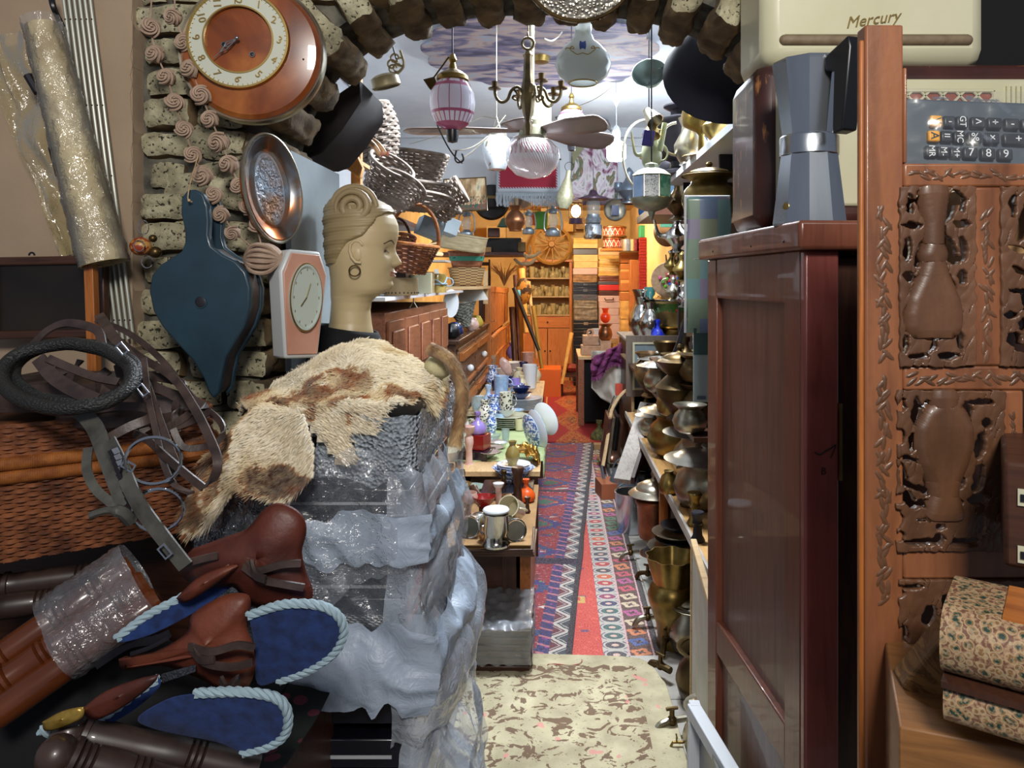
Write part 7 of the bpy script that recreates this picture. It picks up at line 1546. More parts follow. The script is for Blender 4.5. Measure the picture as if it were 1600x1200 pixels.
for z in(-.12,-.02,.08):m=MB();m.box((-.1,.0,z),(.1,.045,z+.012));m.obj('shelf',palewood,dg)
wn=leanframe('framed_window','grey-brown wooden window frame with an inner cream border standing behind the brass pots',P(1030,572,5.55),.50,.46,(0,0,R(0)),wood('grey_brown','#5c5148','#7a6c60',2,.6),M_('bluish_pane','#7f8f98',.2,0,'#93a2a8',8),.05,'window frame')
m=rect_frame(MB(),.40,.36,.015,.01,-.002);m.obj('inner_border',creamp,wn)
for i,(x,Y,mt,lab)in enumerate(((940,5.9,leatherr,'thin brown framed panel on edge, nearest the red carpet'),(947,6.1,pewter,'grey framed panel on edge between the brown and black ones'),(954,6.3,black,'black framed panel on edge beside the wooden frame of pigeonholes'),(961,6.2,darkwood,'dark brown panel on edge behind the bent plank'))):
 m=MB();m.box((-.012,-.2,0),(.012,.2,.44-.03*i));tag(m.obj('leaning_panel',mt,loc=(P(x,0,Y).x,Y,.0),rot=(0,R(7),0),bevel=.002),lab,'panel')
m=MB();m.tube(spline([P(942,728,5.6),P(950,680,5.7),P(956,640,5.8),P(975,612,5.9),P(1000,600,6.0)],5),.014,6,flat=.5);tag(m.obj('bent_stick',palewood),'long pale bent stick leaning beside the framed panels','stick')
m=MB();m.tube(spline([P(940,690,6.0),P(948,650,6.0),P(960,618,6.0)],5),.006,6);tag(m.obj('curved_wire',pewter),'thin curved metal strip in front of the cream cloth','wire')
vessel('bottle','plush_object','small olive and black patterned pouch beside the red carpet edge','pouch',on(936,690,0),.20,M_('olive_pattern','#6c6a30',.8,0,'#2a2618',40),wide=1.1)
m=MB();m.box((-.04,-.05,0),(.04,.05,.05));tag(m.obj('small_carton',cardboard,loc=on(935,702,0)),'small carton at the edge of the red carpet','carton')
m=MB();m.box((-.03,-.02,0),(.03,.02,.05));tag(m.obj('red_packet',M_('coral_packet','#d0503c',.5),loc=P(967,612,6.4)+Vector((0,0,-.2))+Vector((0,0,.17)),sc=(1,1,2)),'coral red packet above the black framed panel','packet')
cp=thing('copper_bundle','crumpled pinkish copper vessel lying in a tin dish on the kilim edge','vessel',on(955,722,.03));m=MB();m.ball((0,0,.045),(.07,.10,.05),16,f=lambda d:1+.2*nz(d,3));m.ball((.05,-.03,.03),(.03,.03,.03));m.obj('body',M_('pink_copper','#9a6654',.3,.8,'#c99a88',8),cp);m=MB();m.lathe([(0,0),(.09,0),(.12,.02),(.117,.022),(.09,.006),(0,.006)],24);m.obj('dish',pewter,cp)
m=MB();m.box((-.09,-.16,0),(.09,.16,.16));tag(m.obj('orange_wooden_box',orangewood,loc=on(1010,752,0)+Vector((.06,.35,.0))),'small orange wooden drawer standing under the leaning grey plank','box')
rs=random.Random(8);
t=thing('scrap_figure','tangle of dark metal scraps hanging beside the leaning grey plank','scrap',P(1018,665,4.7));m=MB()
for i in range(26):c_=Vector((rs.uniform(-.05,.05),rs.uniform(-.05,.05),rs.uniform(-.13,.13)));m.tube(spline([c_,c_+Vector((rs.uniform(-.03,.03),)*3),c_+Vector((rs.uniform(-.04,.04),rs.uniform(-.03,.03),rs.uniform(-.04,.04)))],3),.006,5)
m.obj('scrap_metal',bronze,t)
wl=lambda*a,**k:rp(*a,**k)
wl('pot',1058,712,Z1,.27,brass,'big round brass pot with a wide dished brim on the plank shelf',wide=1.05,lid=(.93,.78),hm=pewter,n=32)
wl('pot',1094,745,Z1,.24,pewter,'grey tin lidded pot at the front of the plank shelf beside the wardrobe',wide=1.0,lid=(.92,.78),hm=M_('pale_tin_lid','#a8a59c',.3,.8,'#c9c6bc',8),n=32)
wl('pot',1104,790,Z1,.22,pewter,'large scratched tin pot with a domed lid nearest the wardrobe',wide=1.1,lid=(.92,.84),hm=bpy.data.materials['pale_tin_lid'],n=32)
wl('basin',1098,690,Z1,.14,brasslight,'wide brass basin between the round brass pot and the wardrobe',wide=.9)
wl('kettle',1045,770,Z1,.12,brass,'small brass jar near the front corner of the plank shelf','brass_jar',wide=.7,rim=(.84,.18))
wl('mill',1074,790,Z1,.14,bronze,'dark metal grinder standing at the plank edge','metal_grinder','grinder',wide=1.4)
wl('mill',1085,820,Z1,.13,brass,'small brass fitting with a knob on the plank shelf','brass_fitting','fitting',wide=1.5)
wl('mill',1090,845,Z1,.11,iron,'dark iron figure at the near end of the plank shelf','iron_figure','figure',wide=1.5)
m=MB();m.tube(spline([(-.10,0,0),(0,0,.02),(.12,0,.012)],5),.018,8);tag(m.obj('wooden_brush',greywood,loc=on(1095,760,Z1)+Vector((-.02,0,.10))),'grey wooden brush lying in front of the tin pots','brush')
wl('pot',1020,682,Z1,.15,pewter,'tin lidded pot behind the round brass pot on the plank',wide=.95,lid=(.9,.75),hm=bpy.data.materials['pale_tin_lid'])
wl('urn',1036,690,Z1,.18,pewter,'tarnished tin urn left of the round brass pot',wide=.9,lid=(.95,.4))
wl('pot',1046,648,Z2,.13,brass,'brass coffee pot with a handle above the wide brimmed pot',handle=(.2,.7,.2),lid=(.9,.4),wide=.8)
wl('urn',1062,655,Z2,.26,bronze,'dark bronze urn with curled handle in the middle of the pots',handle=(.45,.85,.2),wide=1.05,lid=(.97,.40))
wl('pot',1094,660,Z2,.18,bronze,'dark rounded pot beside the checkered sheet',wide=.9,lid=(.9,.5))
wl('pot',1032,612,Z2,.16,pewter,'pale tin pot with a flat brim, lower of two at the left of the pots',wide=1.0,lid=(.9,.85),hm=bpy.data.materials['pale_tin_lid'])
wl('pot',1028,595,Z2,.15,pewter,'pale tin pot with a flat brim, farther of two at the left of the pots',wide=1.0,lid=(.9,.85),hm=bpy.data.materials['pale_tin_lid'])
wl('basin',1098,632,Z2,.10,pewter,'shallow tin basin half behind the checkered sheet',wide=.8)
wl('pot',1052,583,Z3,.10,brass,'brass pot with a long grey curved handle over it',wide=1.05,spout=(.4,.25,.9),rz=R(180))
wl('pot',1090,598,Z3,.13,bronze,'dark round pot in the shadow beside the checkered sheet',wide=1.05)
wl('bowl',1040,556,Z3,.085,bronze,'dark bowl cup on the upper pot shelf behind the brass pot',wide=.75)
am=vessel('urn','brown_amphora','brown amphora with two dark handles hanging in front of the framed window','amphora',P(1015,620,4.6),.28,M_('brown_clay_metal','#4a3420',.35,.5,'#7a5c34',8),handle=(.45,.85,.22),wide=.85)
m=MB();hdl(m,.03,.12,.23,.06,.008,sgn=-1);m.obj('handle',bpy.data.materials['brown_clay_metal'],am)
t=thing('metal_shears','long dark metal blade leaning up beside the checkered sheet','blade',(0,0,0));m=MB();m.ribbon(spline([P(1052,560,3.6),P(1062,535,3.6),P(1072,500,3.6)],5),.03,.012,side=(1,0,.3));m.obj('blade',iron,t);m=MB();m.ribbon(spline([P(1066,545,3.58),P(1070,520,3.58),P(1076,498,3.58)],5),.014,.014,side=(1,0,.3));m.obj('shiny_edge',silver,t)
for i,(k,x,y,z,h_,mt,lab)in enumerate((('pot',1078,675,Z2,.12,pewter,'small tin pot low beside the dark bronze urn'),('vase',1010,640,Z1,.10,brass,'little brass vase under the amphora'),('goblet',1072,620,Z2,.15,brasslight,'brass goblet behind the dark bronze urn'),('jug',1082,600,Z2,.20,brass,'slender brass jug behind the dark bronze urn'),('bottle',1072,575,Z3,.16,bronze,'dark bottle at the back of the upper pot shelf'),('cup',1024,652,Z1,.09,copper,'small copper cup at the far end of the middle pot shelf'))):
 rp(k,x,y,z,h_,mt,lab)
chk=Mat('checkered_sheet');_x,_y,_z=chk.xyz();n=chk.N('ShaderNodeTexWhiteNoise',noise_dimensions='2D');cv=chk.N('ShaderNodeCombineXYZ');chk.L((_x/.052).fl(),cv.inputs[0]);chk.L((_z/.058).fl(),cv.inputs[1]);chk.L(cv.outputs[0],n.inputs['Vector'])
chk.set(col=chk.ramp(X(n.outputs[0]),[(0,'#6f86a8'),(.25,'#7f9a86'),(.45,'#8f8aa8'),(.65,'#76a0a4'),(.85,'#93a08c')],'CONSTANT'),rough=.25,coat=.4);chk=chk.m
t=thing('checkered_sheet','tall sheet with pale blue, green and purple checks hanging between the pots and the wardrobe','sheet',(0,0,0));a,b=P(1072,308,2.15),P(1140,520,2.15)
def chf(u,v):k=u;return(a.x+(b.x-a.x)*k+.004*sin(v*9),2.15-.008*sin(PI*u),a.z+(b.z-a.z)*v)
m=MB();m.grid(16,40,chf);m.obj('sheet',chk,t,solid=.003)
m=MB();m.rod((a.x-.004,2.15,a.z),(b.x,2.15,a.z),.005);m.rod((a.x-.002,2.15,a.z),(a.x-.002,2.15,b.z),.004);m.obj('pale_edge',whiteplastic,t)
a,b=P(1082,480,2.16),P(1125,627,2.16);t=thing('white_package','white and teal plastic package hanging below the checkered sheet','package',((a.x+b.x)/2,2.144,(a.z+b.z)/2));w_,h_=b.x-a.x,a.z-b.z
m=MB();m.box((-w_/2,0,-h_/2),(w_/2,.01,h_/2));m.obj('card',M_('pale_teal_card','#9fb0b2',.4),t,bevel=.003)
m=MB();m.box((-w_/2,-.002,.0),(w_/2,0,h_*.28));m.obj('teal_print',M_('teal_print','#3f5f62',.4),t)
m=MB();[m.box((-w_/2+.01+i*.0022,-.0015,-h_/2+.008),(-w_/2+.0112+i*.0022,0,-h_/2+.018))for i in range(12)];m.obj('barcode',M_('barcode_blue','#4a6076',.5),t,smooth=0)
ws=thing('white_wall_shelf','long white shelf high on the right with brass goblets and ewers on it','shelf',(.82,3.0,0));m=MB();m.box((-.27,-.95,1.985),(.34,.72,2.0));m.obj('board',whiteplastic,ws);m=MB();m.box((-.274,-.95,1.976),(-.27,.72,2.003));m.obj('edge_strip',whiteplastic,ws)
for y in(-.2,.6):m=MB();m.box((-.2,y,1.90),(.34,y+.02,1.985));m.obj('bracket',iron,ws)
w2=thing('lower_wall_shelf','dark shelf under the long white one carrying the big lidded brass pot','shelf',(.84,2.9,0));m=MB();m.box((-.24,-.775,1.70),(.3,.7,1.72));m.obj('board',darkwood,w2)
def wp(kind,x,Y,z,h,mt,lab,name,cat,**kw):return vessel(kind,name,lab,cat,(P(x,0,Y).x,Y,z),h,mt,**kw)
wp('goblet',1096,2.95,2.0,.21,brass,'engraved brass goblet with a pale rim on the white shelf','brass_goblet','goblet',wide=1.5)
wp('urn',1125,2.80,2.0,.17,brasslight,'brass figure vase at the near end of the white shelf','brass_vase','vase')
wp('samovar',1066,3.45,2.0,.34,iron,'dark iron samovar on the white shelf behind the engraved goblet','iron_samovar','samovar',taps=1)
wp('jug',1080,3.15,2.0,.20,pewter,'tin jug with a big handle beside the engraved goblet','tin_jug','jug',handle=(.2,.9,.3),rz=R(180))
wp('pot',1056,3.65,2.0,.16,iron,'dark pot at the far end of the white shelf','dark_pot','pot')
bj=wp('cup',1052,4.2,1.9,.50,M_('slate_blue_can','#3c5264',.4,.3),'tall slate-blue milk can with a yellow patch beyond the white shelf','milk_can','can',wide=.45,rim=(.90,.19))
m=MB();m.box((-.05,-.090,.38),(.05,-.084,.42));m.obj('yellow_patch',M_('yellow_label','#b8ac58',.6),bj)
m=MB();m.box((.50,3.95,1.86),(1.1,4.6,1.9));tag(m.obj('far_wall_shelf',darkwoodx),'dark shelf beyond the white one carrying the slate-blue can','shelf')
rpz=wp('pot',1108,2.55,1.72,.16,brass,'big lidded brass pot under the white shelf','brass_pot','pot',lid=(.9,.62),wide=1.0,n=32)
m=MB();m.box((-.05,-.05,0),(.05,.05,.05));tag(m.obj('red_box',redlac,loc=(P(1100,0,3.2).x,3.2,1.722),bevel=.003,sc=(1,1,1.2)),'small red box under the white shelf','box')
m=MB();m.box((-.05,-.04,0),(.05,.04,.07));tag(m.obj('tan_box',palewood,loc=(P(1126,0,3.0).x,3.0,1.722),bevel=.003),'small tan box under the white shelf beside the red one','box')
m=MB();m.box((1.08,2.9,0),(1.12,6.9,1.9));tag(m.obj('brass_rack',darkwood),'dark wall rack behind the hanging brass ewers','rack')
for i,(x,y,Y,h_,mt,lab)in enumerate(((1058,395,3.9,.22,silver,'tall silver ewer in the hanging column right of the lanterns'),(1060,345,3.8,.24,bronze,'dark fluted brass ewer just under the white shelf'),(1066,440,3.8,.16,brass,'brass ewer in the middle of the column beside the checkered sheet'),(1052,470,4.1,.14,pewter,'pewter ewer low in the column above the samovar'),(1068,480,3.7,.12,silver,'small silver pot under the brass ewers'),(1050,430,4.2,.15,brass,'slim brass ewer beside the flowered plate'))):
 t=vessel('ewer','brass_ewer',lab,'ewer',P(x,y,Y),h_,mt,handle=(.45,.88,.2),spout=(.4,.25,.8),rz=i,wide=1.1)
m=MB();m.rod((0,0,-.75),(0,0,.5),.006);tag(m.obj('hanging_rod',iron,loc=P(1061,400,3.95)),'thin dark rod from which the column of ewers hangs','rod')
t=thing('flowered_plate','large pale plate with bright flowers and beads propped above the samovar','plate',P(1046,437,5.2),(R(12),0,R(-8)));m=MB();m.lathe([(0,0),(.08,0),(.13,.012),(.128,.016),(0,.006)],30,TR(rot=(R(90),0,0)));m.obj('dish',M_('tan_basket_plate','#9a7a5a',.6,0,'#b59a7a',40),t)
for i in range(12):
 a_=i*2.4;c__=['#c23a5a','#6fae3a','#2f5ac0','#d05a8a','#7ac04a','#b0282e'][i%6];m=MB();m.ball((.018*math.sqrt(i)*cos(a_)*1.3,-.03,.018*math.sqrt(i)*sin(a_)),.014,8);m.obj('bead',bpy.data.materials.get('bead'+c__)or M_('bead'+c__,c__,.3),t)
m=MB();m.box((-.10,-.04,0),(.10,.04,.02));tag(m.obj('white_tray',porcelain,loc=P(1062,428,4.6),rot=(R(10),R(32),0),bevel=.006),'tilted white tray above the flowered plate','tray')
t=thing('copper_tray','round orange copper tray hanging right of the lanterns','tray',P(1042,362,5.6),(0,0,R(20)));m=MB();m.lathe([(0,0),(.09,0),(.11,-.01),(.115,0),(.11,.004),(0,.006)],30,TR(rot=(R(90),0,0)));m.obj('dish',M_('bright_copper','#b0703c',.25,.9,'#c99a6a',9),t)
t=thing('display_cabinet','waist high dark cabinet behind the framed window carrying the samovar','cabinet',(.88,6.1,0));m=MB();m.box((-.30,-.46,0),(.26,.75,1.015));m.obj('body',darkwood,t,bevel=.004);m=MB();m.box((-.32,-.48,1.015),(.27,.77,1.035));m.obj('top',greywood,t)
def tp(x,y,z=1.175):Y=6.0;return Vector((P(x,0,Y).x,Y,z))
sv=vessel('samovar','painted_samovar','green samovar with painted red flowers and brass rims right of the silver vases','samovar',(P(1049,0,5.95).x,5.95,1.035),.43,brasslight,wide=1.15,taps=0)
gp=Mat('green_flowered');gp.set(col=gp.mix((gp.noise(22,3)>.58)*(gp.noise(9,1)>.5),gp.ramp(gp.noise(8,3),[(.4,'#16260f'),(.6,'#2c4a1a')]),'#a82a22'),rough=.25,coat=.5);gp=gp.m
m=MB();m.lathe([(.150,.130),(.157,.145),(.182,.28),(.184,.297),(.178,.30)],28);m.obj('painted_body',gp,sv)
m=MB();m.lathe([(.19,.305),(.215,.315),(.22,.325),(.16,.33),(.15,.325)],28);m.obj('upper_tray',silver,sv)
for x,Y,h_,mt,k,lab,nm in((1003,5.95,.34,silver,'vase','tall silver vase, left one of the pair beside the samovar','silver_vase'),(1016,5.85,.30,silver,'vase','silver vase with crumpled sides beside the samovar','silver_vase'),(1028,5.75,.17,cobalt,'bottle','small cobalt blue glass bottle in front of the samovar','blue_bottle'),(1015,6.1,.42,M_('teal_glass','#3f7f80',.15,0,coat=.6),'bottle','slender teal glass bottle behind the silver vases','teal_bottle'),(1005,6.15,.40,silver,'jug','silver pitcher with an open mouth behind the tall vase','silver_pitcher'),(1033,6.05,.28,silver,'jug','white metal jug between the silver vases and the samovar','metal_jug')):
 vessel(k,nm,lab,'vessel',(P(x,0,Y).x,Y,1.035),h_,mt,wide=.85,flute=(lambda a,z:1+.05*sin(5*a+z*40))if nm=='silver_vase' else None,handle=(.3,.85,.2)if k=='jug' else None)
t=thing('wooden_side_table','orange-brown side table with a pale top at the right of the red carpet','table',(.52,8.0,0));m=MB();m.box((-.30,-.45,.70),(.42,.45,.73));m.obj('top',palewoodx,t)
for sx in(-.27,.38):
 for sy in(-.42,.42):m=MB();m.box((sx-.03,sy-.03,0),(sx+.03,sy+.03,.70));m.obj('leg',cup_w,t)
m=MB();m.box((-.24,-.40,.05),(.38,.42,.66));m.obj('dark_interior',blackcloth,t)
for i,(x0,x1,y0,y1,Y,lab)in enumerate(((908,938,548,562,7.7,'pale carved wooden crate on the side table, lower one'),(911,935,533,547,7.75,'pale carved wooden crate on the side table, upper one'),(938,955,530,551,7.7,'pale wooden box beside the carved crates'))):
 a,b=P(x0,y1,Y),P(x1,y0,Y);t=thing('carved_crate',lab,'crate',((a.x+b.x)/2,Y,.731+(.10 if i==1 else 0)));w_=b.x-a.x;m=MB();m.box((-w_/2,0,0),(w_/2,.22,.097 if i<2 else .15));m.obj('body',M_('pinkish_wood','#b08a6c',.7,0,'#c8a488',20)if i==0 else bpy.data.materials['pinkish_wood'],t,bevel=.004)
 m=MB();[m.box((-w_/2+.01+q*w_/6,-.006,.02),(-w_/2+.02+q*w_/6,0,.085))for q in range(6)];m.obj('carved_slat',bpy.data.materials['pinkish_wood'],t)
m=MB();m.torus((0,0,.03),.03,.01,14,6,axis=1);tag(m.obj('ring_handle',bpy.data.materials['pinkish_wood'],loc=(P(922,0,7.8).x,7.8,.93)),'pale wooden ring on top of the carved crates','ring')
ol=vessel('pot','oil_lamp','oil lamp with a bright orange-red glass bulb and brown bowl on the side table','lamp',(P(946,0,7.75).x,7.75,.882),.18,copper,wide=.7);m=MB();m.ball((0,0,.24),(.055,.055,.06),16);m.lathe([(.03,.28),(.028,.31),(.04,.34),(.036,.34),(.02,.3)],16);m.obj('red_globe',M_('red_orange_glass','#e03a14',.15,0,coat=.8,emit='#e03010',es=.15),ol)
for x,y,mt,lab,h_ in((934,545,porcelain,'white handled pitcher behind the carved crates',.26),(958,556,brasslight,'small brass cup beside the oil lamp',.10),(975,556,porcelain,'white cup at the end of the side table',.09),(985,552,pewter,'grey tin at the end of the side table',.08)):
 vessel('jug' if h_>.2 else 'cup','small_vessel',lab,'vessel',(P(x,0,7.95).x,7.95,.732),h_,mt,handle=(.2,.85,.2),rz=R(180))
cl_=thing('draped_cloth','cream canvas cloth hanging over the corner of the side table','cloth',(0,0,0))
def cf(u,v):
 x=924+58*u;yb=float(np.interp(u,[0,.25,.5,.62,1],[606,622,630,640,600]));y=548+(yb-548)*v;return P(x,y,6.75+.08*sin(u*7)+.05*sin(v*4+u*3)+.03*nz((u*6,v*6,0)))
m=MB();m.grid(40,30,cf);m.obj('sheet',M_('cream_canvas','#b9b2a6',.9,0,'#c9c3b8',6),cl_,solid=.004)
m=MB();m.box((.36,6.85,.60),(.86,7.5,.74));tag(m.obj('cloth_support_box',darkwood),'dark box under the cream canvas cloth','box')
scf_=thing('purple_scarf','purple woollen scarf with a fringe thrown over the cream canvas cloth','scarf',(0,0,0))
def sf(u,v):
 x=924+60*u;y0=560-30*u;y=y0+(26+6*sin(u*9))*v;return P(x,y,6.62+.03*sin(u*20+v*6)+.04*nz((u*8,v*5,3)))
pur=M_('purple_wool','#5c2450',.95,0,'#8a3f72',14)
m=MB();m.grid(50,16,sf);m.obj('scarf',pur,scf_,solid=.012)
m=MB()
for i in range(90):u=i/90;p=sf(u,1);m.tube([p,p+Vector((random.uniform(-.008,.008),-.01,-.035-.02*random.random()))],.003,4)
o=m.obj('fringe',pur,scf_);o['kind']='stuff'
# = HANGING THINGS
def cord(m,a,b,r=.0025,sag=0,n=8):m.tube([Vector(a).lerp(Vector(b),i/n)+Vector((0,0,-sag*sin(PI*i/n)))for i in range(n+1)],r,5)
CZ=2.95
t=thing('light_bulb','bare white light bulb glowing on a cord in the middle of the aisle','light',(P(963,235,5.3)))
m=MB();m.lathe([(0,-.075),(.055,-.072),(.068,-.055),(.070,.03),(.060,.052),(.03,.068),(0,.07)],24);o=m.obj('glowing_bulb',None,t);bm_=Mat('bulb_glow');bm_.set(col='#ffffff',emit=(.86,.94,1.0,1),es=170.0);o.data.materials.clear();o.data.materials.append(bm_.m)
m=MB();m.lathe([(.02,.068),(.026,.07),(.03,.13),(.022,.165),(.008,.18)],16);m.obj('socket',whiteplastic,t)
top=CZ-(P(963,235,5.3).z);m=MB();m.rod((0,0,.17),(0,0,top),.0035);m.obj('flex',whiteplastic,t)
m=MB();m.lathe([(.006,top-.19),(.012,top-.17),(.05,top-.12),(.055,top-.11),(0,top-.11)],18);m.obj('ceiling_cup',porcelain,t)
t=thing('lit_lantern','lit lantern glowing warm orange below the lintel','lantern',P(900,330,7.6));m=MB();m.ball((0,0,0),(.05,.05,.065),14);o=m.obj('glowing_bulb',None,t);bm_=Mat('warm_glow');bm_.set(col='#ffcc80',emit=(1,.70,.34,1),es=45.0);o.data.materials.clear();o.data.materials.append(bm_.m)
m=MB();m.lathe([(0,-.075),(.07,-.075),(.075,-.13),(0,-.135)],16);m.obj('blue_base',M_('violet_enamel','#3a3468',.4),t);m=MB();m.lathe([(.0,.14),(.02,.13),(.08,.08),(.082,.07),(.03,.075)],16);m.rod((0,0,.13),(0,0,.45),.004);m.obj('cap',bronze,t)
m=MB()
for i in range(4):a_=PI/2*i+.4;m.rod((.075*cos(a_),.075*sin(a_),-.08),(.075*cos(a_),.075*sin(a_),.08),.004)
m.obj('cage',iron,t)
wires=[((640,225),(755,182),5.5),((755,182),(870,190),5.6),((683,195),(722,255),2.6),((708,235),(760,215),3.4),((720,250),(790,180),3.5),((905,165),(960,132),4.9),((870,210),(1040,232),6.2),((850,60),(878,50),2.6)]
for i,(a,b,Y)in enumerate(wires):
 m=MB();p,q=P(*a,Y),P(*b,Y+.15);cord(m,p,q,.0028,.02);tag(m.obj('hanging_wire',black if i in(2,)else pewter),'thin wire strung in front of the white wall, '+['leftmost of the ceiling wires','over the floral lantern','hanging below the pink lamp','looped beside the fan blade','rising to the chandelier','running to the bulb cord','passing behind the light bulb','beside the chandelier top'][i],'wire')
m=MB();m.tube(spline([P(713,235,3.2),P(711,248,3.2),P(716,254,3.2),P(724,250,3.2),P(722,240,3.2)],5),.004,6);tag(m.obj('plug_loop',black),'small black plug and loop of flex hanging below the pink lamp','flex')
cloud=Mat('clouded_paper');_f=cloud.noise(3.6,4,(1,2.2,1),dist=.8);cloud.set(col=cloud.ramp(_f,[(.36,'#3c3a52'),(.46,'#6c6682'),(.55,'#a8948c'),(.66,'#8f98aa')]),rough=.7);cloud=cloud.m
t=thing('scalloped_disc','large round ceiling ornament with a scalloped edge and mottled purple clouds','ceiling ornament',(-.10,4.55,2.90));
vs=[((.68+.05*abs(sin(a*7)))*cos(a),(.72+.05*abs(sin(a*7)))*sin(a))for a in[2*PI*i/180 for i in range(180)]]
m=MB();m.prism(vs,-.012,0,axis=2);m.obj('disc',cloud,t);m=MB();m.lathe([(0,-.05),(.05,-.045),(.06,-.012)],20);m.rod((0,0,0),(0,0,.05),.02);m.obj('boss',brass,t)
pk=Mat('pink_white_glass');_x,_y,_z=pk.xyz();a_=at2(_y,_x);rb=((a_*1.91).fr()-.5).ab();e1=(rb>.465);e2=((_z-.055).ab()<.006)+((_z+.040).ab()<.005)+(_z<-.075)
pkf=(e1*(_z>-.04)*(_z<.06)+e2+((_z<-.045)*(((a_*3.8).fr()-.5).ab()>.38))).mi(1);pkf=(pkf+(_z>.055)*(pk.noise(60,2)>.5)).mi(1)
pk.set(col=pk.mix(pkf*.9,'#d9d9e4','#a33560'),rough=.08,coat=1);tr_=pk.N('ShaderNodeBsdfTranslucent');pk.L(pk.b.inputs['Base Color'].links[0].from_socket,tr_.inputs[0]);mx_=pk.N('ShaderNodeMixShader');mx_.inputs[0].default_value=.35;pk.L(pk.b.outputs[0],mx_.inputs[1]);pk.L(tr_.outputs[0],mx_.inputs[2]);pk.L(mx_.outputs[0],pk.out.inputs[0]);pk=pk.m
def pinklamp(label,x,y,Y,s_,group=None):
 t=thing('pink_glass_lamp',label,'lamp',P(x,y,Y),sc=s_);m=MB();m.lathe([(0,-.098),(.03,-.096),(.055,-.08),(.074,-.045),(.080,0),(.076,.035),(.06,.065),(.05,.075)],36,flute=lambda a,z:1+.015*abs(cos(a*6)));m.obj('glass_globe',pk,t)
 m=MB();m.lathe([(.052,.072),(.058,.078),(.056,.092),(.035,.108),(.016,.118),(.01,.14),(.016,.15),(.008,.17),(0,.175)],24);m.obj('brass_cap',brass,t)
 m=MB();m.lathe([(0,-.145),(.018,-.14),(.022,-.12),(.022,-.098),(0,-.096)],16);m.obj('finial',black,t)
 m=MB();m.rod((0,0,.17),(0,0,(CZ-P(x,y,Y).z)/s_ if Y>1.85 else .4),.003);m.obj('chain',iron,t);return t
pinklamp('pink and white ribbed glass lamp with a brass cap hanging left of the chandelier',707,160,2.35,1.0-.1)
pinklamp('smaller pink cut glass lamp hanging behind the fan blades',893,195,3.9,.98)
t=bpy.data.objects.get('pink_glass_lamp');m=MB();m.prism([(-.10,.02),(-.06,.03),(-.05,.0),(-.06,-.03),(-.08,-.01)],-.004,.004,TR((.0,-.02,.055)));m.tube([(-.065,-.02,.08),(-.01,-.02,.155)],.003,6);m.obj('leaf_ornament',bronze,t)
t=thing('ornate_lamp_cup','cream metal lamp cup with a pierced scroll bracket hanging at the left of the arch','lamp fitting',P(602,128,2.0),(R(10),R(-14),0));crm=M_('ivory_metal','#b9ad8c',.45,.2)
m=MB();m.lathe([(.036,-.016),(.040,-.012),(.038,.012),(.022,.020),(.0,.021)],28);m.obj('cup',crm,t,solid=.002);m=MB();m.lathe([(0,-.014),(.008,-.013),(.01,.0),(0,.015)],14);m.obj('socket',bronze,t)
m=MB()
for i in range(5):m.tube(arc((.030+.012*(i%3),0,.028+.013*(i//2)),.011,0,2*PI*.85,10),.0028,6)
m.tube(spline([(.03,0,.01),(.06,0,.03),(.062,0,.07)],5),.004,6);m.obj('scroll_bracket',crm,t)
m=MB();m.rod((0.045,0,.05),(.045,0,.45),.002);m.obj('hanging_wire',iron,t)
t=thing('brass_chandelier','old brass chandelier with curled candle arms hanging in the centre of the arch','chandelier',P(825,150,3.0));k=3.0/F
dbr=M_('dull_brass_brown','#4a3f2c',.45,.7,'#7a6a4a',12,bump=.2);m=MB();m.lathe([(0,-62*k),(5*k,-60*k),(7*k,-48*k),(4*k,-40*k),(8*k,-25*k),(11*k,-4*k),(9*k,6*k),(10*k,12*k),(7*k,30*k),(6*k,60*k),(8*k,64*k),(4*k,70*k),(0,72*k)],24,flute=lambda a,z:1+.08*cos(6*a));m.obj('stem',dbr,t)
m=MB();m.torus((0,0,82*k),9*k,2.4*k,20,7,axis=1);m.torus((0,0,94*k),5*k,1.5*k,14,6,axis=0);m.rod((0,0,95*k),(0,0,CZ-P(825,150,3.0).z),1.2*k);m.obj('hanging_ring',dbr,t)
for i,(ang,s_)in enumerate(((182,1),(355,.95),(40,.9),(110,.8),(-65,.7))):
 Mx=TR(rot=(0,0,R(ang)));m=MB();m.tube([Mx@(p*k)for p in spline([Vector((8,0,5)),Vector((16,0,14)),Vector((26,0,8)),Vector((32,0,-6)),Vector((42,0,-10)),Vector((50,0,-2)),Vector((52,0,10))],5)],2.6*k,7);m.tube([Mx@(p*k)for p in spline([Vector((22,0,10)),Vector((16,0,2)),Vector((18,0,-6)),Vector((24,0,-3)),Vector((21,0,1))],4)],1.8*k,6);a_=m.obj('arm',dbr,t)
 m=MB();m.lathe([(0,9*k),(10*k,10*k),(10*k,12*k),(4*k,13*k),(5*k,22*k),(0,23*k)],14,Mx@TR((52*k,0,0)));m.obj('candle_cup',bronze,a_)
fan=thing('fan_lamp','ceiling fan with grey-brown blades and a ribbed pink and clear glass bowl lamp','ceiling fan',P(832,205,3.35));k=3.35/F
m=MB();m.lathe([(0,38*k),(5*k,36*k),(6*k,22*k),(14*k,16*k),(14*k,8*k),(20*k,4*k),(22*k,-8*k),(16*k,-12*k),(0,-12*k)],28);m.obj('motor_housing',M_('grey_green_metal','#6a6a58',.4,.5,'#85836e',8),fan)
m=MB();m.rod((0,0,36*k),(0,0,CZ-P(832,205,3.35).z),3*k);m.obj('down_rod',bpy.data.materials['grey_green_metal'],fan)
blade=M_('blade_brown_grey','#6a5a56',.5,0,'#7c6c66',6,coat=.2)
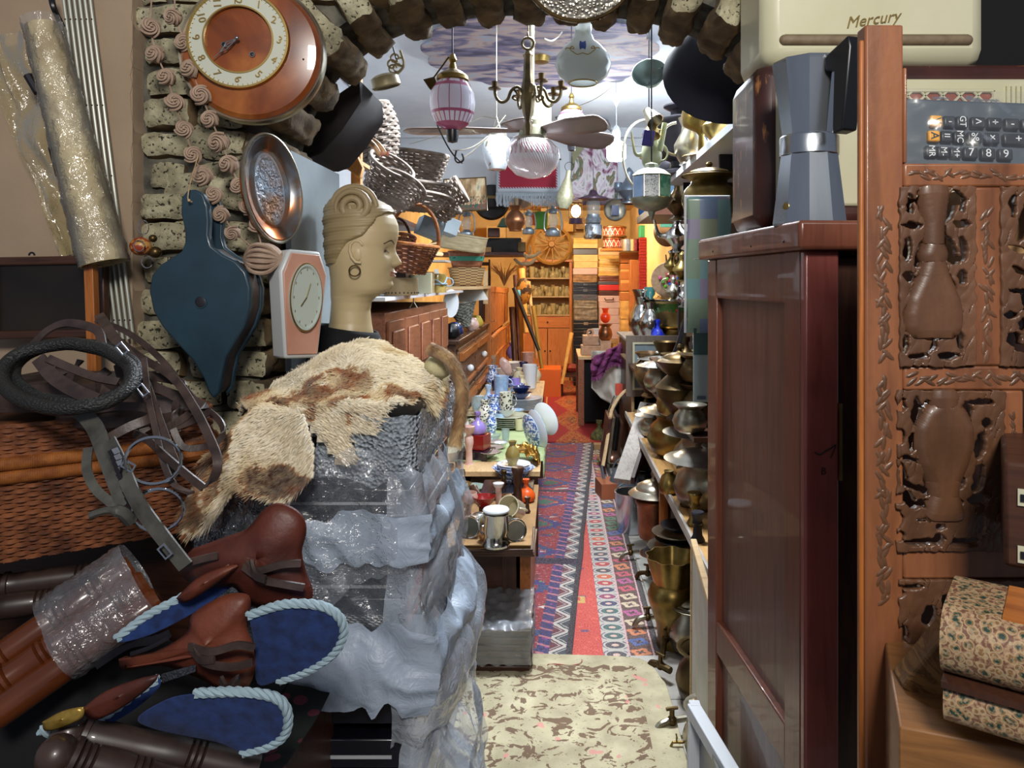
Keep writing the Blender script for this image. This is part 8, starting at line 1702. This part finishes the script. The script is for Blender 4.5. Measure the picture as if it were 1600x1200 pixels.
for ang,tw,ln in((178,3,185),(38,-28,150),(-28,-24,108),(100,14,150),(248,10,60)):
 m=MB();m.grid(20,5,lambda u,v:TR(rot=(0,0,R(ang)))@TR(rot=(R(tw),0,0))@Vector(((18+ln*u)*k,(v-.5)*k*(16+26*min(1,u*2.2))*math.sqrt(max(.02,1-max(0,(u-.86)/.145)**2)),2*k)));m.obj('blade',blade,fan,solid=.005)
rg=Mat('ribbed_bowl_glass');_x,_y,_z=rg.xyz();a_=at2(_y,_x);ov=(((a_*4.8).fr()-.5).ab()<.22)*((_z+.093).ab()<.025)
rg.set(col=rg.mix(ov*.7,'#c9c2c4','#a8405c'),rough=.1,coat=1);rg.bump((a_*62+_z*300).sn(),.5,.004);tr_=rg.N('ShaderNodeBsdfTransparent');mx_=rg.N('ShaderNodeMixShader');mx_.inputs[0].default_value=.62;rg.L(tr_.outputs[0],mx_.inputs[1]);rg.L(rg.b.outputs[0],mx_.inputs[2]);rg.L(mx_.outputs[0],rg.out.inputs[0]);rg=rg.m
m=MB();m.lathe([(18*k,-12*k),(30*k,-16*k),(41*k,-28*k),(43*k,-42*k),(38*k,-56*k),(26*k,-68*k),(10*k,-73*k),(0,-74*k)],48);m.obj('glass_bowl',rg,fan)
t=thing('opal_lamp_shade','white opal glass lamp shade painted with a blue flower and gold scrolls under the arch','lamp shade',P(911,98,2.05));k=2.05/F
m=MB();m.lathe([(22*k,-32*k),(26*k,-30*k),(38*k,-20*k),(44*k,-4*k),(41*k,10*k),(30*k,24*k),(18*k,34*k),(13*k,46*k),(14*k,60*k)],40);m.obj('glass',opal,t,solid=.002)
m=MB();m.torus((0,0,-32*k),22*k,1.2*k,36,6);m.obj('gold_rim',gilt,t)
m=MB();ysf=-46*k
m.ball((-2*k,-42.5*k,14*k),(6*k,2*k,6*k),10,f=lambda d:1+.3*cos(6*math.atan2(d.z,d.x)));m.obj('blue_flower',M_('flower_blue','#4468c8',.3),t)
m=MB()
for sg in(-1,1):m.tube(spline([Vector((sg*x-2,-math.sqrt(max(1,43.5**2-(sg*x-2)**2))-.3,z))*k for x,z in((0,2),(8,0),(14,4),(19,9),(16,13),(13,9),(24,12),(26,10))],4),.8*k,5)
m.obj('gold_scroll',gilt,t)
m=MB();m.rod((0,0,55*k),(0,0,130*k),.004);m.obj('hanging_rod',brass,t)
t=thing('round_wall_tray','round engraved silver tray hanging over the top of the arch','tray',P(905,-55,1.50));k=1.5/F;m=MB();m.lathe([(0,.004),(62*k,.004),(70*k,-.002),(84*k,-.009),(90*k,-.007),(92*k,.0),(84*k,.008),(0,.01)],56,TR(rot=(R(-90),0,0)));eng=Mat('engraved_silver');_n=eng.voro(120);eng.set(col=eng.ramp(_n,[(.2,'#5a564e'),(.5,'#b9b2a2')]),metal=.9,rough=.3);eng.bump(_n,.8,.004);m.obj('dish',eng.m,t);m=MB();m.torus((0,-.007,0),89*k,3*k,56,8,axis=1);m.obj('rim',bronze,t)
fl=Mat('floral_glass');fl.set(col=fl.mix((fl.noise(30,2)>.63),'#ccd4dc',fl.ramp(fl.noise(14,1),[(.4,'#c04a4a'),(.6,'#5a7a5a')])),rough=.1,coat=1);fl=fl.m
t=thing('floral_glass_lantern','white glass jar lantern with small red flowers hanging left of the fan','lantern',P(776,238,3.9));k=3.9/F;m=MB();m.lathe([(0,-28*k),(14*k,-27*k),(20*k,-12*k),(23*k,5*k),(21*k,20*k),(14*k,26*k)],28);m.obj('glass_jar',fl,t);m=MB();m.lathe([(16*k,24*k),(16*k,30*k),(10*k,38*k),(0,40*k)],24);m.tube([(-6*k,0,36*k),(0,0,56*k),(6*k,0,36*k)],.003,5);m.rod((0,0,56*k),(0,0,CZ-P(776,238,3.9).z),.002);m.obj('metal_cap',pewter,t)
pm=Mat('maroon_mat');_x,_y,_z=pm.xyz();inn=(_x.ab()<.25)*(_z>-.10);den=((_x.ab()<.262)*(_z>-.112)-inn)*(((_x+_z)/.024).fr()>.5);pat=((_x.ab()-.14).ab()<.05)*((_z+.02).ab()<.02)
pm.set(col=pm.mix((inn+den).mi(1),'#8f969c','#7a1428'),rough=.9);pm=pm.m
t=thing('prayer_mat','maroon mat with a grey border and long grey fringe hanging from the lintel','rug',P(825,275,6.55));k=6.55/F
m=MB();m.grid(20,12,lambda u,v:((-50+100*u)*k,.01*sin(u*9),(-26+52*v)*k));m.obj('woven_mat',pm,t,solid=.008)
m=MB();rs=random.Random(2)
for i in range(110):x=(-50+100*i/109)*k;m.tube([(x,0,-26*k),(x+rs.uniform(-.008,.008),-.006,-36*k),(x+rs.uniform(-.014,.014),0,(-44-5*rs.random())*k)],.0035,4)
o=m.obj('fringe',M_('grey_fringe','#8f969c',.9),t);o['kind']='stuff'
m=MB();m.rod((-52*k,0,26*k),(52*k,0,26*k),.008);m.rod((-40*k,0,26*k),(-40*k,.42,30*k),.004);m.rod((40*k,0,26*k),(40*k,.42,30*k),.004);m.obj('hanging_bar',bronze,t)
pa=Mat('street_scene');_x,_y,_z=pa.xyz();up_=_z>.0;n1=pa.noise(14,4,(1,1,.35));n2=pa.noise(34,2,(1.6,1,.7));base=pa.ramp(n1,[(.35,'#5a4026'),(.5,'#a8865c'),(.62,'#d8c49c'),(.75,'#8f9a90')]);cr=pa.ramp(n2,[(0,'#0f5a48'),(.38,'#0f5a48'),(.42,'#6a4a34'),(.55,'#6a3434'),(.62,'#7a1a3a'),(.66,'#caa878')],'CONSTANT')
pa.set(col=pa.mix((_z<-.02)*(n2<.46)+(_z<-.02)*(n2>.60),pa.mix((_z<-.09),base,'#6a4a38'),cr),rough=.35,coat=.4);pa=pa.m
t=thing('street_painting','framed painting of a crowded old street hanging tilted left of the maroon mat','painting',P(727,304,6.4),(R(-6),R(-3),R(0)));k=6.4/F;m=MB();m.box((-32*k,0,-25*k),(32*k,.015,25*k));m.obj('picture',pa,t);m=rect_frame(MB(),67*k,53*k,1.6*k,.022,-.004);m.obj('frame',bronze,t);m=MB();m.tube([(-20*k,.01,25*k),(0,.5,45*k),(20*k,.01,25*k)],.003,5);m.obj('hanging_cord',iron,t)
m=MB();m.lathe([(0,0),(.14,0),(.165,-.02),(.17,-.015),(.15,.012),(0,.014)],36,TR(rot=(R(90),0,0)));tag(m.obj('black_dish',black,loc=P(768,316,6.975),rot=(0,0,R(0))),'round black dish hanging behind the street painting','dish')
po=Mat('figure_tapestry');_f=po.noise(5,4,(1,1,.7),dist=1.6);po.set(col=po.ramp(_f,[(.30,'#2a2034'),(.40,'#7a3a5a'),(.47,'#b9a8b4'),(.54,'#d8d0d4'),(.60,'#5a6a4a'),(.68,'#b07a6a'),(.78,'#4a3a50')]),rough=.8);po=po.m
t=thing('figure_tapestry','purple and white tapestry of flowing shapes hanging on the lintel behind the bulb','tapestry',P(930,262,6.965));k=6.8/F;m=MB();m.grid(20,20,lambda u,v:((-38+74*u)*k,.012*sin(u*11),(-52+96*v)*k));m.obj('cloth',po,t,solid=.006);m=MB();m.prism([(-38*k,44*k),(-34*k,44*k),(-12*k,40*k),(-36*k,5*k)],-.02,-.015);m.obj('olive_corner',M_('olive_cloth','#8a8a6a',.9),t)
m=MB();m.tube(spline([P(868,180,6.5),P(900,186,6.5),P(940,190,6.5),P(955,205,6.5)],4),[.05,.07,.05,.02]*3+[.02],10,flat=.5);tag(m.obj('grey_canopy',M_('grey_feathers','#6a6a6c',.9,0,'#8a8a88',30)),'grey feathery bundle lying along the top of the lintel','bundle')
t=thing('powder_flask','embossed yellowish metal powder flask hanging beside the maroon mat','flask',P(884,300,6.2),(0,R(8),0));k=6.2/F;m=MB();m.lathe([(0,-26*k),(7*k,-26*k),(13*k,-14*k),(13*k,-4*k),(8*k,12*k),(4*k,24*k),(4*k,34*k),(0,35*k)],22,TR(sc=(1,.6,1)));m.obj('body',M_('pale_embossed','#9a9878',.4,.4,'#b4b092',40,bump=.5),t);m=MB();m.torus((0,0,40*k),7*k,.5*k,18,5,axis=1);m.rod((0,0,47*k),(-.06,0,.62),.0015);m.obj('ring',iron,t)
m=MB();m.prism([(-.05,-.12),(.05,-.12),(.05,.06)]+[(.05*cos(a),.06+.05*sin(a))for a in[PI*i/8 for i in range(1,8)]]+[(-.05,.06)],0,.012);tag(m.obj('arched_board',M_('olive_board','#9a9676',.5),loc=P(845,178,3.55)),'arch-topped olive grey board hanging behind the chandelier','board')
galv=M_('galvanised','#7f8890',.32,.8,'#a2abb2',12)
def lantern(label,x,y,Y,s_,mt=galv,glass_=True):
 t=thing('storm_lantern',label,'lantern',P(x,y,Y),sc=s_)
 m=MB();m.lathe([(0,-.15),(.065,-.15),(.07,-.14),(.068,-.105),(.04,-.09),(.03,-.075),(0,-.075)],24);m.obj('tank',mt,t)
 m=MB();m.lathe([(.032,-.07),(.045,-.035),(.042,.01),(.026,.045)],20);m.obj('glass_chimney',thinglass,t)
 m=MB();m.lathe([(.028,.045),(.04,.05),(.034,.075),(.02,.09),(.022,.11),(0,.115)],20);m.obj('cap',mt,t)
 for sx in(-1,1):m=MB();m.tube(spline([(sx*.055,0,-.11),(sx*.075,0,-.08),(sx*.072,0,0),(sx*.06,0,.06),(sx*.02,0,.085)],4),.007,7);m.obj('side_tube',mt,t)
 m=MB();m.tube([(.05*cos(a),0,.08+.09*sin(a))for a in[PI*i/10 for i in range(11)]],.003,5);m.rod((0,0,.17),(0,0,(2.28 if Y>5 else 2.95)/s_-P(x,y,Y).z/s_ if P(x,y,Y).z<2.1 else .2),.002);m.obj('bail',iron,t)
 return t
lantern('galvanised storm lantern hanging left, under the street painting',729,346,6.62,.98)
lantern('galvanised storm lantern with a flared base hanging left of the cart wheel',826,344,6.62,.84)
lantern('tall galvanised storm lantern hanging in front of the cart wheel',864,342,6.62,1.05)
t=thing('pressure_lantern','large shiny pressure lantern with a clear chimney hanging right of the warm light','lantern',P(927,340,6.62));k=6.62/F
m=MB();m.lathe([(0,-34*k),(14*k,-34*k),(15*k,-31*k),(15*k,-14*k),(12*k,-10*k),(0,-10*k)],28);m.obj('tank',chrome,t);m=MB();m.lathe([(12*k,-9*k),(13*k,-2*k),(10*k,2*k),(10*k,5*k),(0,5*k)],24);m.obj('burner',galv,t);m=MB();m.lathe([(10*k,4*k),(11*k,26*k),(10*k,28*k)],22);m.obj('glass_chimney',thinglass,t);m=MB();m.lathe([(0,44*k),(5*k,42*k),(8*k,36*k),(24*k,30*k),(24*k,28*k),(9*k,27*k)],28);m.rod((0,0,42*k),(0,0,80*k),.003);m.obj('violet_hood',M_('violet_hood','#4c3448',.4,.3),t)
for x,y,Y,lab,mt in((961,328,6.88,'round grey mirror lamp hanging right of the pressure lantern',pewter),(1015,330,6.88,'round dark blue mirror lamp under the white metal hood',M_('blue_enamel','#2c5a8a',.4,.2))):
 t=thing('reflector_lamp',lab,'lamp',P(x,y,Y));k=Y/F;m=MB();m.lathe([(0,.0),(14*k,0),(17*k,-2.5*k),(18*k,-1*k),(17*k,3*k),(0,4*k)],30,TR(rot=(R(90),0,0))@TR(rot=(R(180),0,0)));m.obj('reflector',mt,t);m=MB();m.box((-6*k,-6*k,-9*k),(6*k,-2*k,7*k));m.obj('burner_box',navy,t,bevel=.004);m=MB();m.rod((0,0,15*k),(0,.0,34*k),.003);m.obj('hook',iron,t)
t=thing('teal_cone_lamp','small teal enamel cone shade hanging beside the copper flask','lamp shade',P(788,350,7.3));m=MB();m.lathe([(.02,.06),(.03,.05),(.075,-.03),(.07,-.03),(.02,.05)],24);m.obj('cone',M_('teal_enamel','#2f6a72',.35),t,solid=.002);m=MB();m.rod((0,0,.06),(0,0,.35),.003);m.obj('cord',iron,t)
vessel('vase','copper_flask','round copper flask hanging below the maroon mat','flask',P(805,361,6.4),.22,copper,wide=1.15)
vessel('bowl','tin_pan','small dull tin pan hanging above the copper flask','pan',P(812,325,6.5),.07,pewter,tilt=(0,R(20)))
for x,y,Y,h_,mt,lab in((846,358,6.9,.16,M_('green_enamel','#4a8a30',.4),'green enamel pot hanging between two storm lanterns'),(835,352,7.0,.12,orangep,'orange enamel pot hanging beside the green one')):vessel('cup','enamel_pot',lab,'pot',P(x,y,Y),h_,mt,bail=(.95,.5))
t=vessel('bowl','hanging_pan','grey enamel pan hanging tilted at the right under the arch','pan',P(1017,125,2.9)+Vector((0,0,-.01)),.06,M_('verdigris_tin','#6f7f78',.4,.5,'#8a9a90',8),tilt=(R(62),R(-28)),wide=.95,rim=(1.0,1.12),handle=(.3,.9,.3))
vessel('bowl','hanging_funnel','small tin funnel hanging below the grey enamel pan','funnel',P(1010,172,2.9),.07,pewter,tilt=(R(30),R(150)),wide=.42)
vessel('bowl','hanging_ladle','pale metal scoop with a ring handle hanging below the funnel','scoop',P(1020,195,2.9),.05,brasslight,tilt=(R(160),R(10)),wide=.6,handle=(.3,.9,.5))
m=MB();m.rod((0,0,-.45),(0,0,.40),.0025);tag(m.obj('hanging_chain',iron,loc=P(1014,150,2.93)),'thin dark chain holding the pans and funnel at the right of the arch','chain')
m=MB();m.box((-.022,-.012,-.03),(.022,.012,.03));tag(m.obj('violet_pouch',M_('violet_cloth','#2c2468',.7),loc=P(1013,216,2.85),rot=(0,R(8),0),bevel=.004),'small dark violet pouch hanging above the octagonal lantern','pouch')
m=MB();m.rod((.0,0,-.06),(.02,0,.05),.011);tag(m.obj('pale_flask',M_('pale_green_bone','#a8ae84',.5),loc=P(1031,212,2.9)),'pale green-yellow horn hanging beside the violet pouch','horn')
vessel('pot','pale_teapot','pale olive teapot with a spout hanging above the octagonal lantern','teapot',P(1018,262,2.95),.13,M_('pale_olive_enamel','#a3a887',.35),spout=(.4,.3,1.1),handle=(.2,.7,.2),wide=.55)
m=MB();m.torus((0,0,0),.14,.006,36,6,axis=1,ry=.17);tag(m.obj('wire_hoop',pewter,loc=P(1012,245,3.4),rot=(0,0,R(30))),'thin metal hoop hanging behind the pale teapot','hoop')
ol_=thing('octagonal_lantern','octagonal metal lantern with white filigree and green arched panes','lantern',P(1018,293,2.75),(0,0,R(16)));k=2.75/F
fil=Mat('filigree_white');_v=fil.noise(90,2);fil.set(col=fil.mix(((_v-.5).ab()<.028),'#e4e8ea','#8a8a96'),rough=.5);fil=fil.m
grn=Mat('green_arches');_x,_y,_z=grn.xyz();grn.set(col=grn.ramp(grn.noise(30,2),[(.45,'#7fb09a'),(.55,'#4a8a74')]),rough=.4);grn=grn.m;blp=M_('blue_pane','#7a9ac8',.4,0,'#9ab4d8',20)
for i in range(8):
 a0,a1=2*PI*i/8,2*PI*(i+1)/8;r_=30*k;am=(a0+a1)/2
 m=MB();w_=r_*sin(PI/8)*.93;m.box((-w_,-.003,-16*k),(w_,.003,16*k),TR((r_*cos(PI/8)*cos(am),r_*cos(PI/8)*sin(am),0),(0,0,am+PI/2)));m.obj('pane',{4:blp,5:fil,6:grn}.get(i,[fil,grn][i%2]),ol_)
 m=MB();m.rod((r_*cos(a0),r_*sin(a0),-17*k),(r_*cos(a0),r_*sin(a0),17*k),1.1*k);m.obj('rib',pewter,ol_)
m=MB();m.lathe([(30*k,17*k),(32*k,18*k),(22*k,26*k),(12*k,30*k),(11*k,36*k),(0,40*k)],8);m.obj('roof',M_('pale_tin','#a8ac96',.4,.5),ol_,smooth=15)
m=MB();m.lathe([(34*k,-17*k),(34*k,-19*k),(26*k,-30*k),(18*k,-34*k),(6*k,-38*k),(2*k,-50*k),(0,-52*k),(0,-17*k)],28);m.obj('base_bowl',M_('grey_green_tin','#7c8070',.35,.7,'#9a9c8a',9),ol_)
m=MB();m.rod((0,0,40*k),(0,0,CZ-P(1018,293,2.75).z),.003);m.obj('chain',iron,ol_)
m=MB();m.box((0,0,-.16),(.10,.02,.16));tag(m.obj('green_board',M_('mint_board','#5aa07c',.6),loc=P(1032,318,5.0)),'mint green board hanging behind the octagonal lantern','board')
t=vessel('ewer','hanging_ewer','blue-grey metal flask with a long neck hanging right of the light bulb','flask',P(983,318,6.86),.34,M_('bluish_pewter','#6f7c8c',.35,.6,'#8c98a6',8),wide=1.1)
vessel('goblet','hanging_goblet','small bluish goblet hanging below the light bulb','goblet',P(966,312,6.88),.16,bpy.data.materials['bluish_pewter'])
m=MB();m.box((-.30,0,-.03),(.62,.03,.03));tag(m.obj('lintel_rail',M_('plum_rail','#4a2c3c',.6),loc=P(960,315,6.9)),'plum coloured rail below the lintel from which lamps hang','rail')
m=MB();m.box((-.78,0,-.012),(.4,.02,.012));tag(m.obj('hanging_rail',bronze,loc=(P(828,0,6.6).x,6.61,2.26)),'thin dark rail across the doorway holding the row of storm lanterns','rail')
m=MB();m.lathe([(0,.10),(.08,.092),(.15,.06),(.19,.0),(.185,.0),(.14,.05),(0,.085)],40,TR(rot=(R(60),R(-20),0)));tag(m.obj('navy_hat',M_('navy_felt','#0b0e22',.8),loc=P(1142,90,1.93)+Vector((.03,.12,0))),'round navy felt hat hanging under the right side of the arch','hat')
